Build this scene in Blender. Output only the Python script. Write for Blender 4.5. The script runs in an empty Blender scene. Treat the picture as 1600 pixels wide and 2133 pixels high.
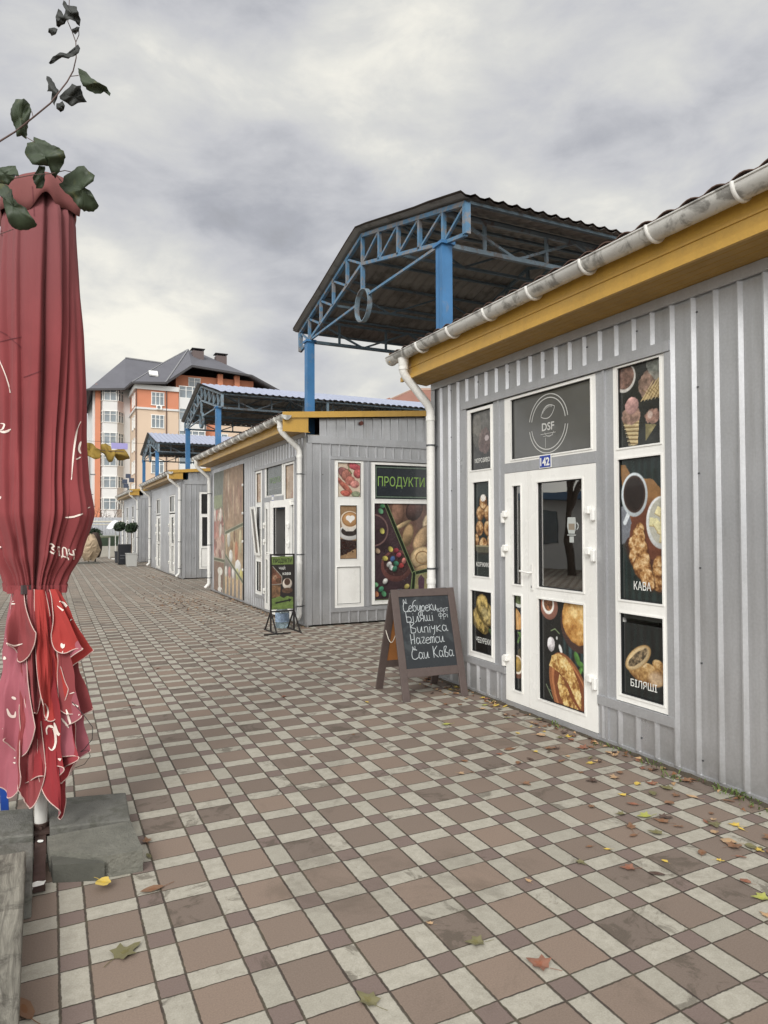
import bpy, bmesh, math, random
import numpy as np
from mathutils import Vector, Matrix, noise
from mathutils.bvhtree import BVHTree

rnd = random.Random(7)
sc = bpy.context.scene
COL = sc.collection

# ------------------------------------------------------------------ camera
CAM_F = 1425.0
CAM_H = 1.6
_th, _psi, _roll = .0217, .4537, -.004
_s, _c = math.sin(_psi), math.cos(_psi)
FW = np.array([_s*math.cos(_th), _c*math.cos(_th), math.sin(_th)])
R0 = np.array([_c, -_s, 0.0])
U0 = np.cross(R0, FW)
RT = R0*math.cos(_roll)+U0*math.sin(_roll)
UP = U0*math.cos(_roll)-R0*math.sin(_roll)
CC = np.array([0, 0, CAM_H])
camd = bpy.data.cameras.new("camera")
cam = bpy.data.objects.new("camera", camd)
COL.objects.link(cam)
camd.sensor_fit = 'HORIZONTAL'
camd.sensor_width = 36
camd.lens = 36*CAM_F/1600
camd.clip_start = .05
camd.clip_end = 3000
mw = Matrix(((RT[0], UP[0], -FW[0], CC[0]), (RT[1], UP[1], -FW[1], CC[1]), (RT[2], UP[2], -FW[2], CC[2]), (0, 0, 0, 1)))
cam.matrix_world = mw
sc.camera = cam


def ray(px, py):
    return FW*CAM_F+RT*(px-800)-UP*(py-1066.5)


def at_ground(px, py, z=0.0):
    d = ray(px, py)
    return CC+d*((z-CAM_H)/d[2])


def at_x(px, py, X):
    d = ray(px, py)
    return CC+d*(X/d[0])


def at_y(px, py, Y):
    d = ray(px, py)
    return CC+d*(Y/d[1])


def at_depth(px, py, D):
    d = ray(px, py)
    return CC+d*(D/CAM_F)


# ------------------------------------------------------------------ world: overcast sky
sc.view_settings.view_transform = 'Standard'
sc.view_settings.look = 'None'
sc.view_settings.gamma = 1
sc.view_settings.exposure = 0.22
sc.view_settings.use_curve_mapping = False
SUN_AZ, SUN_EL = -8.0, 33.0      # azimuth from +Y towards +X, elevation
world = bpy.data.worlds.new("World")
sc.world = world
world.use_nodes = True
nt = world.node_tree
nt.nodes.clear()


class NG:
    """small helper for node graphs"""
    def __init__(s, tree):
        s.t = tree

    def n(s, kind, **kw):
        nd = s.t.nodes.new(kind)
        for k, v in kw.items():
            setattr(nd, k, v)
        return nd

    def link(s, a, b):
        s.t.links.new(a, b)

    def val(s, sock, v):
        if isinstance(v, bpy.types.NodeSocket):
            s.link(v, sock)
        else:
            sock.default_value = v

    def math(s, op, a, b=0.0, c=None, clamp=False):
        nd = s.n('ShaderNodeMath', operation=op, use_clamp=clamp)
        s.val(nd.inputs[0], a)
        s.val(nd.inputs[1], b)
        if c is not None:
            s.val(nd.inputs[2], c)
        return nd.outputs[0]

    def mix(s, f, a, b, mode='MIX'):
        nd = s.n('ShaderNodeMix', data_type='RGBA', blend_type=mode)
        s.val(nd.inputs[0], f)
        s.val(nd.inputs[6], a)
        s.val(nd.inputs[7], b)
        return nd.outputs[2]

    def noise(s, vec, scale, detail=4, rough=.55, dist=0.0, dim='3D'):
        nd = s.n('ShaderNodeTexNoise', noise_dimensions=dim)
        if vec is not None:
            s.link(vec, nd.inputs['Vector'])
        nd.inputs['Scale'].default_value = scale
        nd.inputs['Detail'].default_value = detail
        nd.inputs['Roughness'].default_value = rough
        nd.inputs['Distortion'].default_value = dist
        return nd.outputs['Fac']

    def rng(s, v, a, b, c, d, clamp=True, smooth=False):
        nd = s.n('ShaderNodeMapRange', clamp=clamp)
        if smooth:
            nd.interpolation_type = 'SMOOTHSTEP'
        s.val(nd.inputs[0], v)
        for i, q in enumerate((a, b, c, d)):
            s.val(nd.inputs[1+i], q)
        return nd.outputs[0]


def lin(c):
    """sRGB 0..255 to linear"""
    out = []
    for v in c[:3]:
        v = v/255.0
        out.append(v/12.92 if v <= .04045 else ((v+.055)/1.055)**2.4)
    return (*out, 1.0)


g = NG(nt)
wout = g.n('ShaderNodeOutputWorld')
tc = g.n('ShaderNodeTexCoord')
dvec = tc.outputs['Generated']
sep = g.n('ShaderNodeSeparateXYZ')
g.link(dvec, sep.inputs[0])
dz = g.math('ADD', g.math('MAXIMUM', sep.outputs[2], 0.0), .28)
cx_ = g.math('DIVIDE', sep.outputs[0], dz)
cy_ = g.math('DIVIDE', sep.outputs[1], dz)
comb = g.n('ShaderNodeCombineXYZ')
g.link(cx_, comb.inputs[0])
g.link(cy_, comb.inputs[1])
pv = comb.outputs[0]
mpd = g.n('ShaderNodeMapping')
g.link(dvec, mpd.inputs[0])
mpd.inputs['Scale'].default_value = (1.0, 1.0, 2.1)
mpd.inputs['Location'].default_value = (.37, .2, .11)
n1 = g.noise(mpd.outputs[0], 2.6, 3, .5, .0)
n2 = g.math('ADD', g.math('MULTIPLY', g.noise(mpd.outputs[0], 6.5, 10, .60, .25), .6), g.math('MULTIPLY', g.noise(pv, 1.6, 7, .55, .1), .4))
cloud = g.math('ADD', g.math('MULTIPLY', n1, .52), g.math('MULTIPLY', n2, .48))
cl = g.math('MULTIPLY', g.math('SUBTRACT', cloud, .5), 2.4)
bri = g.math('ADD', cl, .74)
SKY_BLOBS = [((260, 190), 60, .24), ((60, 420), 40, .06), ((120, -20), 24, -.34), ((620, -40), 22, -.17), ((1100, 60), 12, -.05),
             ((300, 480), 60, -.06), ((380, 640), 80, -.08), ((230, 700), 70, .34), ((700, 400), 70, .10), ((760, 650), 60, -.10),
             ((620, 740), 120, -.12), ((790, 790), 150, .22), ((560, 520), 80, -.08), ((900, 380), 60, .08), ((1350, 180), 10, .06),
             ((450, 760), 150, .05), ((190, 870), 160, -.10)]
for (bx, by), k, amp in SKY_BLOBS:
    d = ray(bx, by)
    d = d/np.linalg.norm(d)
    vm = g.n('ShaderNodeVectorMath', operation='DOT_PRODUCT')
    g.link(dvec, vm.inputs[0])
    vm.inputs[1].default_value = tuple(d)
    e = g.math('EXPONENT', g.math('MULTIPLY', g.math('SUBTRACT', vm.outputs['Value'], 1.0), float(k)))
    bri = g.math('ADD', bri, g.math('MULTIPLY', e, amp))
# unseen bright sky lobe low behind the camera, added to light the kiosk walls
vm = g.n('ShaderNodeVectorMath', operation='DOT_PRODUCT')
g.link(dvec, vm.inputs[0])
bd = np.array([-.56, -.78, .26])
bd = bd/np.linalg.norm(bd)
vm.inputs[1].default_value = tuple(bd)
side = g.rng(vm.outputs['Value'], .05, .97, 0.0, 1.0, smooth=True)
bri = g.math('MAXIMUM', bri, .05)
ramp = g.n('ShaderNodeValToRGB')
g.link(bri, ramp.inputs[0])
cr = ramp.color_ramp
stops = [(0.0, (118, 119, 122)), (.25, (146, 147, 151)), (.45, (166, 168, 175)), (.62, (190, 191, 195)), (.8, (208, 208, 205)), (1.0, (238, 235, 224))]
cr.elements[0].position = 0
cr.elements[0].color = lin(stops[0][1])
cr.elements[1].position = 1
cr.elements[1].color = lin(stops[-1][1])
for p_, c_ in stops[1:-1]:
    el = cr.elements.new(p_)
    el.color = lin(c_)
sky = g.n('ShaderNodeTexSky')
sky.sky_type = 'NISHITA'
sky.sun_disc = False
sky.sun_elevation = math.radians(SUN_EL)
sky.sun_rotation = math.radians(SUN_AZ)
sky.air_density = 1.5
sky.dust_density = 3.0
bg1 = g.n('ShaderNodeBackground')
g.link(sky.outputs[0], bg1.inputs[0])
bg1.inputs[1].default_value = .05
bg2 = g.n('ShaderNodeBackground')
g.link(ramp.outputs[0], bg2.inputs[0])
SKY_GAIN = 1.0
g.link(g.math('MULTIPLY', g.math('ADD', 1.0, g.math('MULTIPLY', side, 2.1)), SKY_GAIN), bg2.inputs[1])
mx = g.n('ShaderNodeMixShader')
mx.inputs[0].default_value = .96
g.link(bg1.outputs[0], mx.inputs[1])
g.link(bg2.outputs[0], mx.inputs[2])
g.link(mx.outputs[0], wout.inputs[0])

sund = bpy.data.lights.new("sun", 'SUN')
sund.energy = 1.5
sund.angle = math.radians(20)
sund.color = (1.0, .975, .94)
sun = bpy.data.objects.new("sun", sund)
COL.objects.link(sun)
SUN_LAMP_AZ, SUN_LAMP_EL = -142.0, 36.0
_a, _e = math.radians(SUN_LAMP_AZ), math.radians(SUN_LAMP_EL)
sun.rotation_euler = Vector((math.sin(_a)*math.cos(_e), math.cos(_a)*math.cos(_e), math.sin(_e))).to_track_quat('Z', 'Y').to_euler()
sky.sun_elevation = _e
sky.sun_rotation = _a

# ------------------------------------------------------------------ helpers
LOC = {}


def tag(o, label=None, cat=None, group=None, kind=None):
    if label:
        o['label'] = label
    if cat:
        o['category'] = cat
    if group:
        o['group'] = group
    if kind:
        o['kind'] = kind
    return o


def thing(name, label, cat, loc, group=None):
    o = bpy.data.objects.new(name, None)
    COL.objects.link(o)
    o.location = loc
    o.empty_display_size = .2
    LOC[o.name] = Vector(loc)
    return tag(o, label, cat, group)


class MB:
    def __init__(s):
        s.v = []
        s.f = []
        s.m = []
        s.s = []

    def face(s, pts, m=0, sm=False):
        b = len(s.v)
        s.v.extend([tuple(map(float, p)) for p in pts])
        s.f.append(tuple(range(b, b+len(pts))))
        s.m.append(m)
        s.s.append(sm)

    def grid(s, rows, m=0, sm=True, closed=False, flip=False):
        b = len(s.v)
        n = len(rows[0])
        for r in rows:
            s.v.extend([tuple(map(float, p)) for p in r])
        for i in range(len(rows)-1):
            for j in range(n if closed else n-1):
                k = (j+1) % n
                q = (b+i*n+j, b+i*n+k, b+(i+1)*n+k, b+(i+1)*n+j)
                s.f.append(q[::-1] if flip else q)
                s.m.append(m)
                s.s.append(sm)

    def box8(s, c, m=0):
        """c: 8 corners, bottom 4 ccw then top 4"""
        b = len(s.v)
        s.v.extend([tuple(map(float, p)) for p in c])
        for q in ((3, 2, 1, 0), (4, 5, 6, 7), (0, 1, 5, 4), (1, 2, 6, 5), (2, 3, 7, 6), (3, 0, 4, 7)):
            s.f.append(tuple(b+i for i in q))
            s.m.append(m)
            s.s.append(False)

    def box(s, x0, x1, y0, y1, z0, z1, m=0):
        s.box8([(x0, y0, z0), (x1, y0, z0), (x1, y1, z0), (x0, y1, z0), (x0, y0, z1), (x1, y0, z1), (x1, y1, z1), (x0, y1, z1)], m)

    def beam(s, a, b, w, h=None, m=0, up=(0, 0, 1)):
        a = Vector(a)
        b = Vector(b)
        h = h or w
        d = (b-a).normalized()
        u = Vector(up)
        if abs(d.dot(u)) > .97:
            u = Vector((1, 0, 0))
        x = d.cross(u).normalized()*(w/2)
        y = x.cross(d).normalized()*(h/2)
        s.box8([a-x-y, a+x-y, b+x-y, b-x-y, a-x+y, a+x+y, b+x+y, b-x+y], m)

    def tube(s, pts, r, n=12, m=0, caps=True, sm=True):
        pts = [Vector(p) for p in pts]
        rr = r if hasattr(r, '__len__') else [r]*len(pts)
        rows = []
        prev = None
        for i, p in enumerate(pts):
            d = (pts[min(i+1, len(pts)-1)]-pts[max(i-1, 0)]).normalized()
            if prev is None:
                u = Vector((0, 0, 1)) if abs(d.z) < .9 else Vector((1, 0, 0))
                x = d.cross(u).normalized()
            else:
                x = (prev-d*prev.dot(d)).normalized()
            prev = x
            y = d.cross(x)
            rows.append([p+(x*math.cos(2*math.pi*k/n)+y*math.sin(2*math.pi*k/n))*rr[i] for k in range(n)])
        s.grid(rows, m, sm, closed=True)
        if caps:
            s.face(rows[0][::-1], m)
            s.face(rows[-1], m)

    def build(s, name, mats, parent=None, loc=None, smooth=None):
        if not s.f:
            return None
        org = Vector((0, 0, 0))
        if parent is not None:
            org = LOC[parent.name]
        elif loc is not None:
            org = Vector(loc)
        me = bpy.data.meshes.new(name)
        v = np.array(s.v, dtype=float)-np.array(org)
        me.from_pydata(v.tolist(), [], s.f)
        if not isinstance(mats, (list, tuple)):
            mats = [mats]
        for m_ in mats:
            me.materials.append(m_)
        me.polygons.foreach_set('material_index', s.m)
        me.polygons.foreach_set('use_smooth', s.s if smooth is None else [smooth]*len(s.f))
        o = bpy.data.objects.new(name, me)
        COL.objects.link(o)
        if parent is not None:
            o.parent = parent
        else:
            o.location = org
        LOC[o.name] = org
        me.update()
        return o


class Fr:
    """wall frame: origin, horizontal direction u, outward normal n = u x z"""
    def __init__(s, o, u):
        s.o = Vector(o)
        s.u = Vector(u).normalized()
        s.n = s.u.cross(Vector((0, 0, 1)))

    def p(s, u, z, d=0.0):
        return s.o+s.u*u+Vector((0, 0, z))+s.n*d

    def box(s, mb, u0, u1, z0, z1, d0, d1, m=0):
        P = s.p
        mb.box8([P(u0, z0, d1), P(u1, z0, d1), P(u1, z0, d0), P(u0, z0, d0), P(u0, z1, d1), P(u1, z1, d1), P(u1, z1, d0), P(u0, z1, d0)], m)

    def quad(s, mb, u0, u1, z0, z1, d, m=0):
        P = s.p
        mb.face([P(u0, z0, d), P(u1, z0, d), P(u1, z1, d), P(u0, z1, d)], m)


def rect_minus(u0, u1, z0, z1, holes):
    """vertical strips of the rectangle without the holes"""
    us = sorted({u0, u1, *[min(max(h[i], u0), u1) for h in holes for i in (0, 1)]})
    out = []
    for a, b in zip(us, us[1:]):
        if b-a < 1e-6:
            continue
        mid = (a+b)/2
        cuts = sorted([(max(h[2], z0), min(h[3], z1)) for h in holes if h[0] < mid < h[1]])
        z = z0
        for c0, c1 in cuts:
            if c0 > z+1e-6:
                out.append((a, b, z, c0))
            z = max(z, c1)
        if z < z1-1e-6:
            out.append((a, b, z, z1))
    return out


# ------------------------------------------------------------------ materials
MATS = {}


def M(name, srgb, rough=.5, metal=0.0, var=None, bump=None, spec=.5, dirt=None, coat=0.0, two=None, trans=0.0):
    """var=(scale, amount) brightness variation; bump=(scale, strength); dirt=(scale, thr, colour, amt)"""
    if name in MATS:
        return MATS[name]
    m = bpy.data.materials.new(name)
    m.use_nodes = True
    t = m.node_tree
    g = NG(t)
    b = t.nodes['Principled BSDF']
    tc = g.n('ShaderNodeTexCoord')
    oc = tc.outputs['Object']
    col = lin(srgb)
    b.inputs['Base Color'].default_value = col
    b.inputs['Roughness'].default_value = rough
    b.inputs['Metallic'].default_value = metal
    b.inputs['Specular IOR Level'].default_value = spec
    if coat:
        b.inputs['Coat Weight'].default_value = coat
        b.inputs['Coat Roughness'].default_value = .05
    cur = None
    if two:
        geo = g.n('ShaderNodeNewGeometry')
        cur = g.mix(geo.outputs['Backfacing'], col, lin(two))
    if var:
        f = g.rng(g.noise(oc, var[0], 6, .6), .25, .75, 1-var[1], 1+var[1])
        hv = g.n('ShaderNodeVectorMath', operation='SCALE')
        if cur is not None:
            g.link(cur, hv.inputs[0])
        else:
            hv.inputs[0].default_value = col[:3]
        g.link(f, hv.inputs['Scale'])
        cur = hv.outputs[0]
        g.link(g.rng(g.noise(oc, var[0]*1.7, 4, .6), .3, .7, max(rough-.1, .02), min(rough+.12, 1)), b.inputs['Roughness'])
    if dirt:
        f = g.math('MULTIPLY', g.rng(g.noise(oc, dirt[0], 8, .65, .6), dirt[1], dirt[1]+.12, 0, 1, smooth=True), dirt[3])
        cur = g.mix(f, cur if cur is not None else col, lin(dirt[2]))
    if cur is not None:
        g.link(cur, b.inputs['Base Color'])
    if bump:
        bp = g.n('ShaderNodeBump')
        bp.inputs['Strength'].default_value = bump[1]
        bp.inputs['Distance'].default_value = .01
        g.link(g.noise(oc, bump[0], 6, .6), bp.inputs['Height'])
        g.link(bp.outputs[0], b.inputs['Normal'])
    if trans:
        b.inputs['Transmission Weight'].default_value = trans
    MATS[name] = m
    return m


def glass_mat(name, tint=(60, 66, 66), dark=.35):
    m = bpy.data.materials.new(name)
    m.use_nodes = True
    t = m.node_tree
    t.nodes.clear()
    g = NG(t)
    out = g.n('ShaderNodeOutputMaterial')
    tr = g.n('ShaderNodeBsdfTransparent')
    tr.inputs[0].default_value = (dark, dark*1.02, dark*1.02, 1)
    gl = g.n('ShaderNodeBsdfGlossy')
    gl.inputs['Roughness'].default_value = .015
    gl.inputs[0].default_value = (1, 1, 1, 1)
    fr = g.n('ShaderNodeFresnel')
    fr.inputs[0].default_value = 1.6
    mx = g.n('ShaderNodeMixShader')
    tc = g.n('ShaderNodeTexCoord')
    bp = g.n('ShaderNodeBump')
    bp.inputs['Strength'].default_value = .12
    bp.inputs['Distance'].default_value = .02
    g.link(g.noise(tc.outputs['Object'], 1.6, 2, .4), bp.inputs['Height'])
    g.link(bp.outputs[0], gl.inputs['Normal'])
    g.link(g.math('ADD', fr.outputs[0], .24), mx.inputs[0])
    g.link(tr.outputs[0], mx.inputs[1])
    g.link(gl.outputs[0], mx.inputs[2])
    g.link(mx.outputs[0], out.inputs[0])
    return m


def streak_mat(name, srgb, rough, metal, dirtcol, amt=.35, fine=(60, .05), spec=.5):
    """painted sheet metal: slight mottling, vertical rain streaks, dirt towards the foot"""
    m = bpy.data.materials.new(name)
    m.use_nodes = True
    t = m.node_tree
    g = NG(t)
    b = t.nodes['Principled BSDF']
    tc = g.n('ShaderNodeTexCoord')
    mp = g.n('ShaderNodeMapping')
    g.link(tc.outputs['Object'], mp.inputs[0])
    mp.inputs['Scale'].default_value = (9, 9, .55)
    st = g.rng(g.noise(mp.outputs[0], 1.0, 7, .65), .46, .74, 0, 1)
    f = g.rng(g.noise(tc.outputs['Object'], 1.3, 6, .6), .3, .7, .93, 1.07)
    f2 = g.rng(g.noise(tc.outputs['Object'], fine[0], 2, .5), .3, .7, 1-fine[1], 1+fine[1])
    vs = g.n('ShaderNodeVectorMath', operation='SCALE')
    vs.inputs[0].default_value = lin(srgb)[:3]
    g.link(g.math('MULTIPLY', f, f2), vs.inputs['Scale'])
    sp = g.n('ShaderNodeSeparateXYZ')
    g.link(tc.outputs['Object'], sp.inputs[0])
    foot = g.math('MULTIPLY', g.rng(sp.outputs[2], 0.0, .32, 1, 0), g.rng(g.noise(tc.outputs['Object'], 5, 6, .7), .35, .65, 0, 1))
    dm = g.math('MULTIPLY', g.math('MAXIMUM', g.math('MULTIPLY', st, .6), foot), amt)
    g.link(g.mix(dm, vs.outputs[0], lin(dirtcol)), b.inputs['Base Color'])
    b.inputs['Metallic'].default_value = metal
    b.inputs['Specular IOR Level'].default_value = spec
    g.link(g.rng(g.noise(tc.outputs['Object'], 2.5, 4, .6), .3, .7, rough-.07, rough+.1), b.inputs['Roughness'])
    bp = g.n('ShaderNodeBump')
    bp.inputs['Strength'].default_value = .25
    bp.inputs['Distance'].default_value = .022
    g.link(g.noise(tc.outputs['Object'], 1.7, 4, .55), bp.inputs['Height'])
    g.link(bp.outputs[0], b.inputs['Normal'])
    return m


def paint_mat(name, rough=.3, gain=1.0):
    m = bpy.data.materials.new(name)
    m.use_nodes = True
    t = m.node_tree
    g = NG(t)
    b = t.nodes['Principled BSDF']
    at = g.n('ShaderNodeAttribute', attribute_name='print')
    g.link(at.outputs['Color'], b.inputs['Base Color'])
    tc = g.n('ShaderNodeTexCoord')
    g.link(g.rng(g.noise(tc.outputs['Object'], 6, 4, .6), .3, .7, rough-.06, rough+.08), b.inputs['Roughness'])
    b.inputs['Coat Weight'].default_value = .35 if rough < .4 else 0
    b.inputs['Coat Roughness'].default_value = .04
    return m


CLAD = streak_mat('grey_cladding', (184, 185, 187), .34, .55, (106, 100, 90), .46)
TRIMG = streak_mat('grey_trim', (178, 179, 181), .36, .45, (112, 108, 100), .28)
PVC = streak_mat('white_upvc', (233, 232, 227), .28, 0, (168, 160, 146), .20, fine=(90, .02))
YEL = streak_mat('ochre_sheet', (188, 148, 66), .34, 0, (110, 88, 50), .30)
GUT = M('white_gutter', (198, 197, 192), .3, 0, var=(4, .10), dirt=(5, .49, (112, 110, 105), .75))
PIPE = streak_mat('white_downpipe', (224, 223, 218), .3, 0, (140, 134, 122), .35)
ROOFB = M('brown_roof_sheet', (92, 70, 60), .42, 0, var=(3, .15), spec=.4)
DARK = M('dark_inside', (58, 60, 62), .8)
INW = M('inside_panel', (190, 188, 180), .7)
RUB = M('black_gasket', (26, 26, 27), .6)
GLASS = glass_mat('door_glass', dark=.8)
GLASSD = glass_mat('dark_glass', dark=.18)
BLUE = M('blue_steel', (62, 114, 160), .42, 0, var=(4, .16), dirt=(5, .58, (128, 126, 120), .45), spec=.4)
BLUEW = M('weathered_blue_steel', (84, 122, 152), .5, 0, var=(6, .2), dirt=(7, .47, (132, 124, 116), .8), spec=.35)
STEELG = M('grey_blue_steel', (116, 134, 146), .5, 0, var=(5, .2), dirt=(7, .5, (104, 82, 64), .6), spec=.4)
STEELD = M('dim_steel', (92, 108, 118), .55, 0, var=(5, .2), dirt=(7, .55, (80, 66, 54), .5), spec=.3)
RUST = M('rusty_red_steel', (150, 66, 48), .6, 0, var=(6, .2))
SCREW = M('screw_head', (96, 98, 100), .4, .6)

# ------------------------------------------------------------------ printed pictures (colour per vertex)
def srgb2lin(a):
    a = np.asarray(a, float)/255.0
    return np.where(a <= .04045, a/12.92, ((a+.055)/1.055)**2.4)


def vnoise(X, Y, scale, seed, octv=4):
    out = np.zeros_like(X)
    amp = 1.0
    tot = 0
    r = np.random.RandomState(seed)
    for o in range(octv):
        g_ = r.rand(64, 64)
        x = X*scale*(2**o)+r.rand()*50
        y = Y*scale*(2**o)+r.rand()*50
        xi = np.floor(x).astype(int)
        yi = np.floor(y).astype(int)
        fx = x-xi
        fy = y-yi
        fx = fx*fx*(3-2*fx)
        fy = fy*fy*(3-2*fy)
        a = g_[yi % 64, xi % 64]
        b = g_[yi % 64, (xi+1) % 64]
        c = g_[(yi+1) % 64, xi % 64]
        d = g_[(yi+1) % 64, (xi+1) % 64]
        out += amp*((a*(1-fx)+b*fx)*(1-fy)+(c*(1-fx)+d*fx)*fy)
        tot += amp
        amp *= .55
    return out/tot


class Canvas:
    """x 0..1 left to right, y 0..h/w top to bottom"""
    def __init__(s, w, h, res, bg, seed=1):
        s.w, s.h = w, h
        s.nx = max(int(w/res), 6)
        s.ny = max(int(h/res), 6)
        s.X, s.Y = np.meshgrid(np.linspace(0, 1, s.nx), np.linspace(0, h/w, s.ny))
        s.A = np.zeros((s.ny, s.nx, 3))
        s.A[:] = bg
        s.px = 1.0/s.nx
        s.seed = seed
        s.k = 0

    def N(s, sc_, o=4):
        s.k += 1
        return vnoise(s.X, s.Y, sc_, s.seed*100+s.k, o)

    def put(s, mask, col, a=1.0):
        mk = np.clip(mask, 0, 1)[..., None]*a
        s.A = s.A*(1-mk)+np.asarray(col)*mk

    def bg_noise(s, amt, sc_, col=None):
        n = (s.N(sc_)-.5)[..., None]*amt
        s.A = s.A+n*(np.asarray(col) if col is not None else 1.0)

    def ell(s, cx, cy, rx, ry, col, rot=0, tex=0, ts=10, shade=0, soft=1.2, wob=0, a=1.0, light=(-.5, -.7), edge=None, crust=None):
        c, n = math.cos(math.radians(rot)), math.sin(math.radians(rot))
        dx, dy = s.X-cx, s.Y-cy
        u = (dx*c+dy*n)/rx
        v = (-dx*n+dy*c)/ry
        r = np.sqrt(u*u+v*v)
        if wob:
            r = r+(s.N(4/max(rx, ry), 3)-.5)*wob
        k = min(rx, ry)/(s.px*soft)
        mask = np.clip((1-r)*k+.5, 0, 1)
        cc = np.zeros(s.A.shape)
        cc[:] = col
        if tex:
            cc = cc*(1+tex*(s.N(ts)-.5)[..., None]*2)
        if shade:
            l = (u*light[0]+v*light[1])
            cc = cc*(1+shade*np.clip(l, -1, 1)[..., None]-shade*.4*np.clip(r, 0, 1)[..., None]**3)
        if crust is not None:
            dk, md, lt = [np.asarray(q_, float) for q_ in crust]
            f = s.N(ts)*.65+s.N(ts*2.7)*.35
            rg = 1-np.abs(s.N(ts*.8)*2-1)
            f = np.clip((f-.5)*2.6+.5+(rg-.75)*.5+(u*light[0]+v*light[1])*.38-.25*np.clip(r, 0, 1)**4, 0, 1)[..., None]
            cc = np.where(f < .5, dk+(md-dk)*f*2, md+(lt-md)*(f*2-1))
        if edge is not None:
            em = np.clip((r-.8)/.2, 0, 1)[..., None]
            cc = cc*(1-em)+np.asarray(edge)*em
        s.put(mask, cc, a)

    def ring(s, cx, cy, rx, ry, wd, col, rot=0, a=1.0):
        c, n = math.cos(math.radians(rot)), math.sin(math.radians(rot))
        dx, dy = s.X-cx, s.Y-cy
        r = np.sqrt(((dx*c+dy*n)/rx)**2+((-dx*n+dy*c)/ry)**2)
        d = np.abs(r-1)*min(rx, ry)
        s.put(np.clip((wd/2-d)/s.px+.5, 0, 1), col, a)

    def poly(s, pts, col, tex=0, ts=10, a=1.0, wob=0, crust=None):
        X, Y = s.X, s.Y
        if wob:
            X = X+(s.N(12, 3)-.5)*wob
            Y = Y+(s.N(12, 3)-.5)*wob
        ins = np.zeros(X.shape, bool)
        n = len(pts)
        for i in range(n):
            x0, y0 = pts[i]
            x1, y1 = pts[(i+1) % n]
            if y0 == y1:
                continue
            c = ((y0 > Y) != (y1 > Y)) & (X < (x1-x0)*(Y-y0)/(y1-y0)+x0)
            ins ^= c
        cc = np.zeros(s.A.shape)
        cc[:] = col
        if tex:
            cc = cc*(1+tex*(s.N(ts)-.5)[..., None]*2)
        if crust is not None:
            dk, md, lt = [np.asarray(q_, float) for q_ in crust]
            f = np.clip((s.N(ts)*.6+s.N(ts*2.6)*.4-.5)*3.2+.5, 0, 1)[..., None]
            cc = np.where(f < .5, dk+(md-dk)*f*2, md+(lt-md)*(f*2-1))
        s.put(ins.astype(float), cc, a)

    def line(s, pts, wd, col, a=1.0):
        m = np.zeros(s.X.shape)
        for (x0, y0), (x1, y1) in zip(pts, pts[1:]):
            L = max((x1-x0)**2+(y1-y0)**2, 1e-9)
            t = np.clip(((s.X-x0)*(x1-x0)+(s.Y-y0)*(y1-y0))/L, 0, 1)
            d = np.hypot(s.X-x0-t*(x1-x0), s.Y-y0-t*(y1-y0))
            m = np.maximum(m, np.clip((wd/2-d)/s.px+.5, 0, 1))
        s.put(m, col, a)

    def build(s, name, fr, u0, z1, d, mat, parent, fade=None, gain=1.0):
        A = np.clip(s.A, 3, 250)
        if fade:
            A = A*(1-fade[1])+np.asarray(fade[0])*fade[1]
        gm = A.mean(axis=2, keepdims=True)
        A = gm+(A-gm)*.78
        A = A*(1+(s.N(60, 2)-.5)[..., None]*.22)
        L = np.clip(srgb2lin(A)*gain, 0, .85)
        org = np.array(LOC[parent.name])
        us = u0+s.X*s.w
        zs = z1-s.Y*s.w
        P = np.array(fr.o)[None, None]+us[..., None]*np.array(fr.u)+np.array(fr.n)*d
        P = P+np.array([0, 0, 1.0])*zs[..., None]-org
        me = bpy.data.meshes.new(name)
        idx = np.arange(s.nx*s.ny).reshape(s.ny, s.nx)
        F = np.stack([idx[1:, :-1], idx[1:, 1:], idx[:-1, 1:], idx[:-1, :-1]], -1).reshape(-1, 4)
        me.from_pydata(P.reshape(-1, 3).tolist(), [], F.tolist())
        ca = me.color_attributes.new('print', 'FLOAT_COLOR', 'POINT')
        ca.data.foreach_set('color', np.concatenate([L.reshape(-1, 3), np.ones((s.nx*s.ny, 1))], 1).ravel())
        me.materials.append(mat)
        o = bpy.data.objects.new(name, me)
        COL.objects.link(o)
        o.parent = parent
        LOC[o.name] = LOC[parent.name]
        return o


PRINT = paint_mat('printed_film', .22)
PRINTM = paint_mat('printed_banner', .6)

GOLD = (196, 148, 78)
CREAM = (222, 196, 140)


def p_icecream_dark(w, h, r):
    c = Canvas(w, h, r, (62, 62, 62), 3)
    c.bg_noise(30, 5)
    c.ell(.55, .35, .6, .35, (120, 116, 108), tex=.35, ts=9, wob=.6, a=.55)
    c.ell(.6, .85, .3, .36, (120, 92, 88), tex=.35, ts=12, wob=.5, a=.6)
    c.ell(.72, .78, .1, .08, (205, 190, 190), a=.7, wob=.4)
    c.ell(.25, .55, .22, .5, (128, 122, 110), tex=.4, ts=9, wob=.5, a=.35)
    return c


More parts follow.
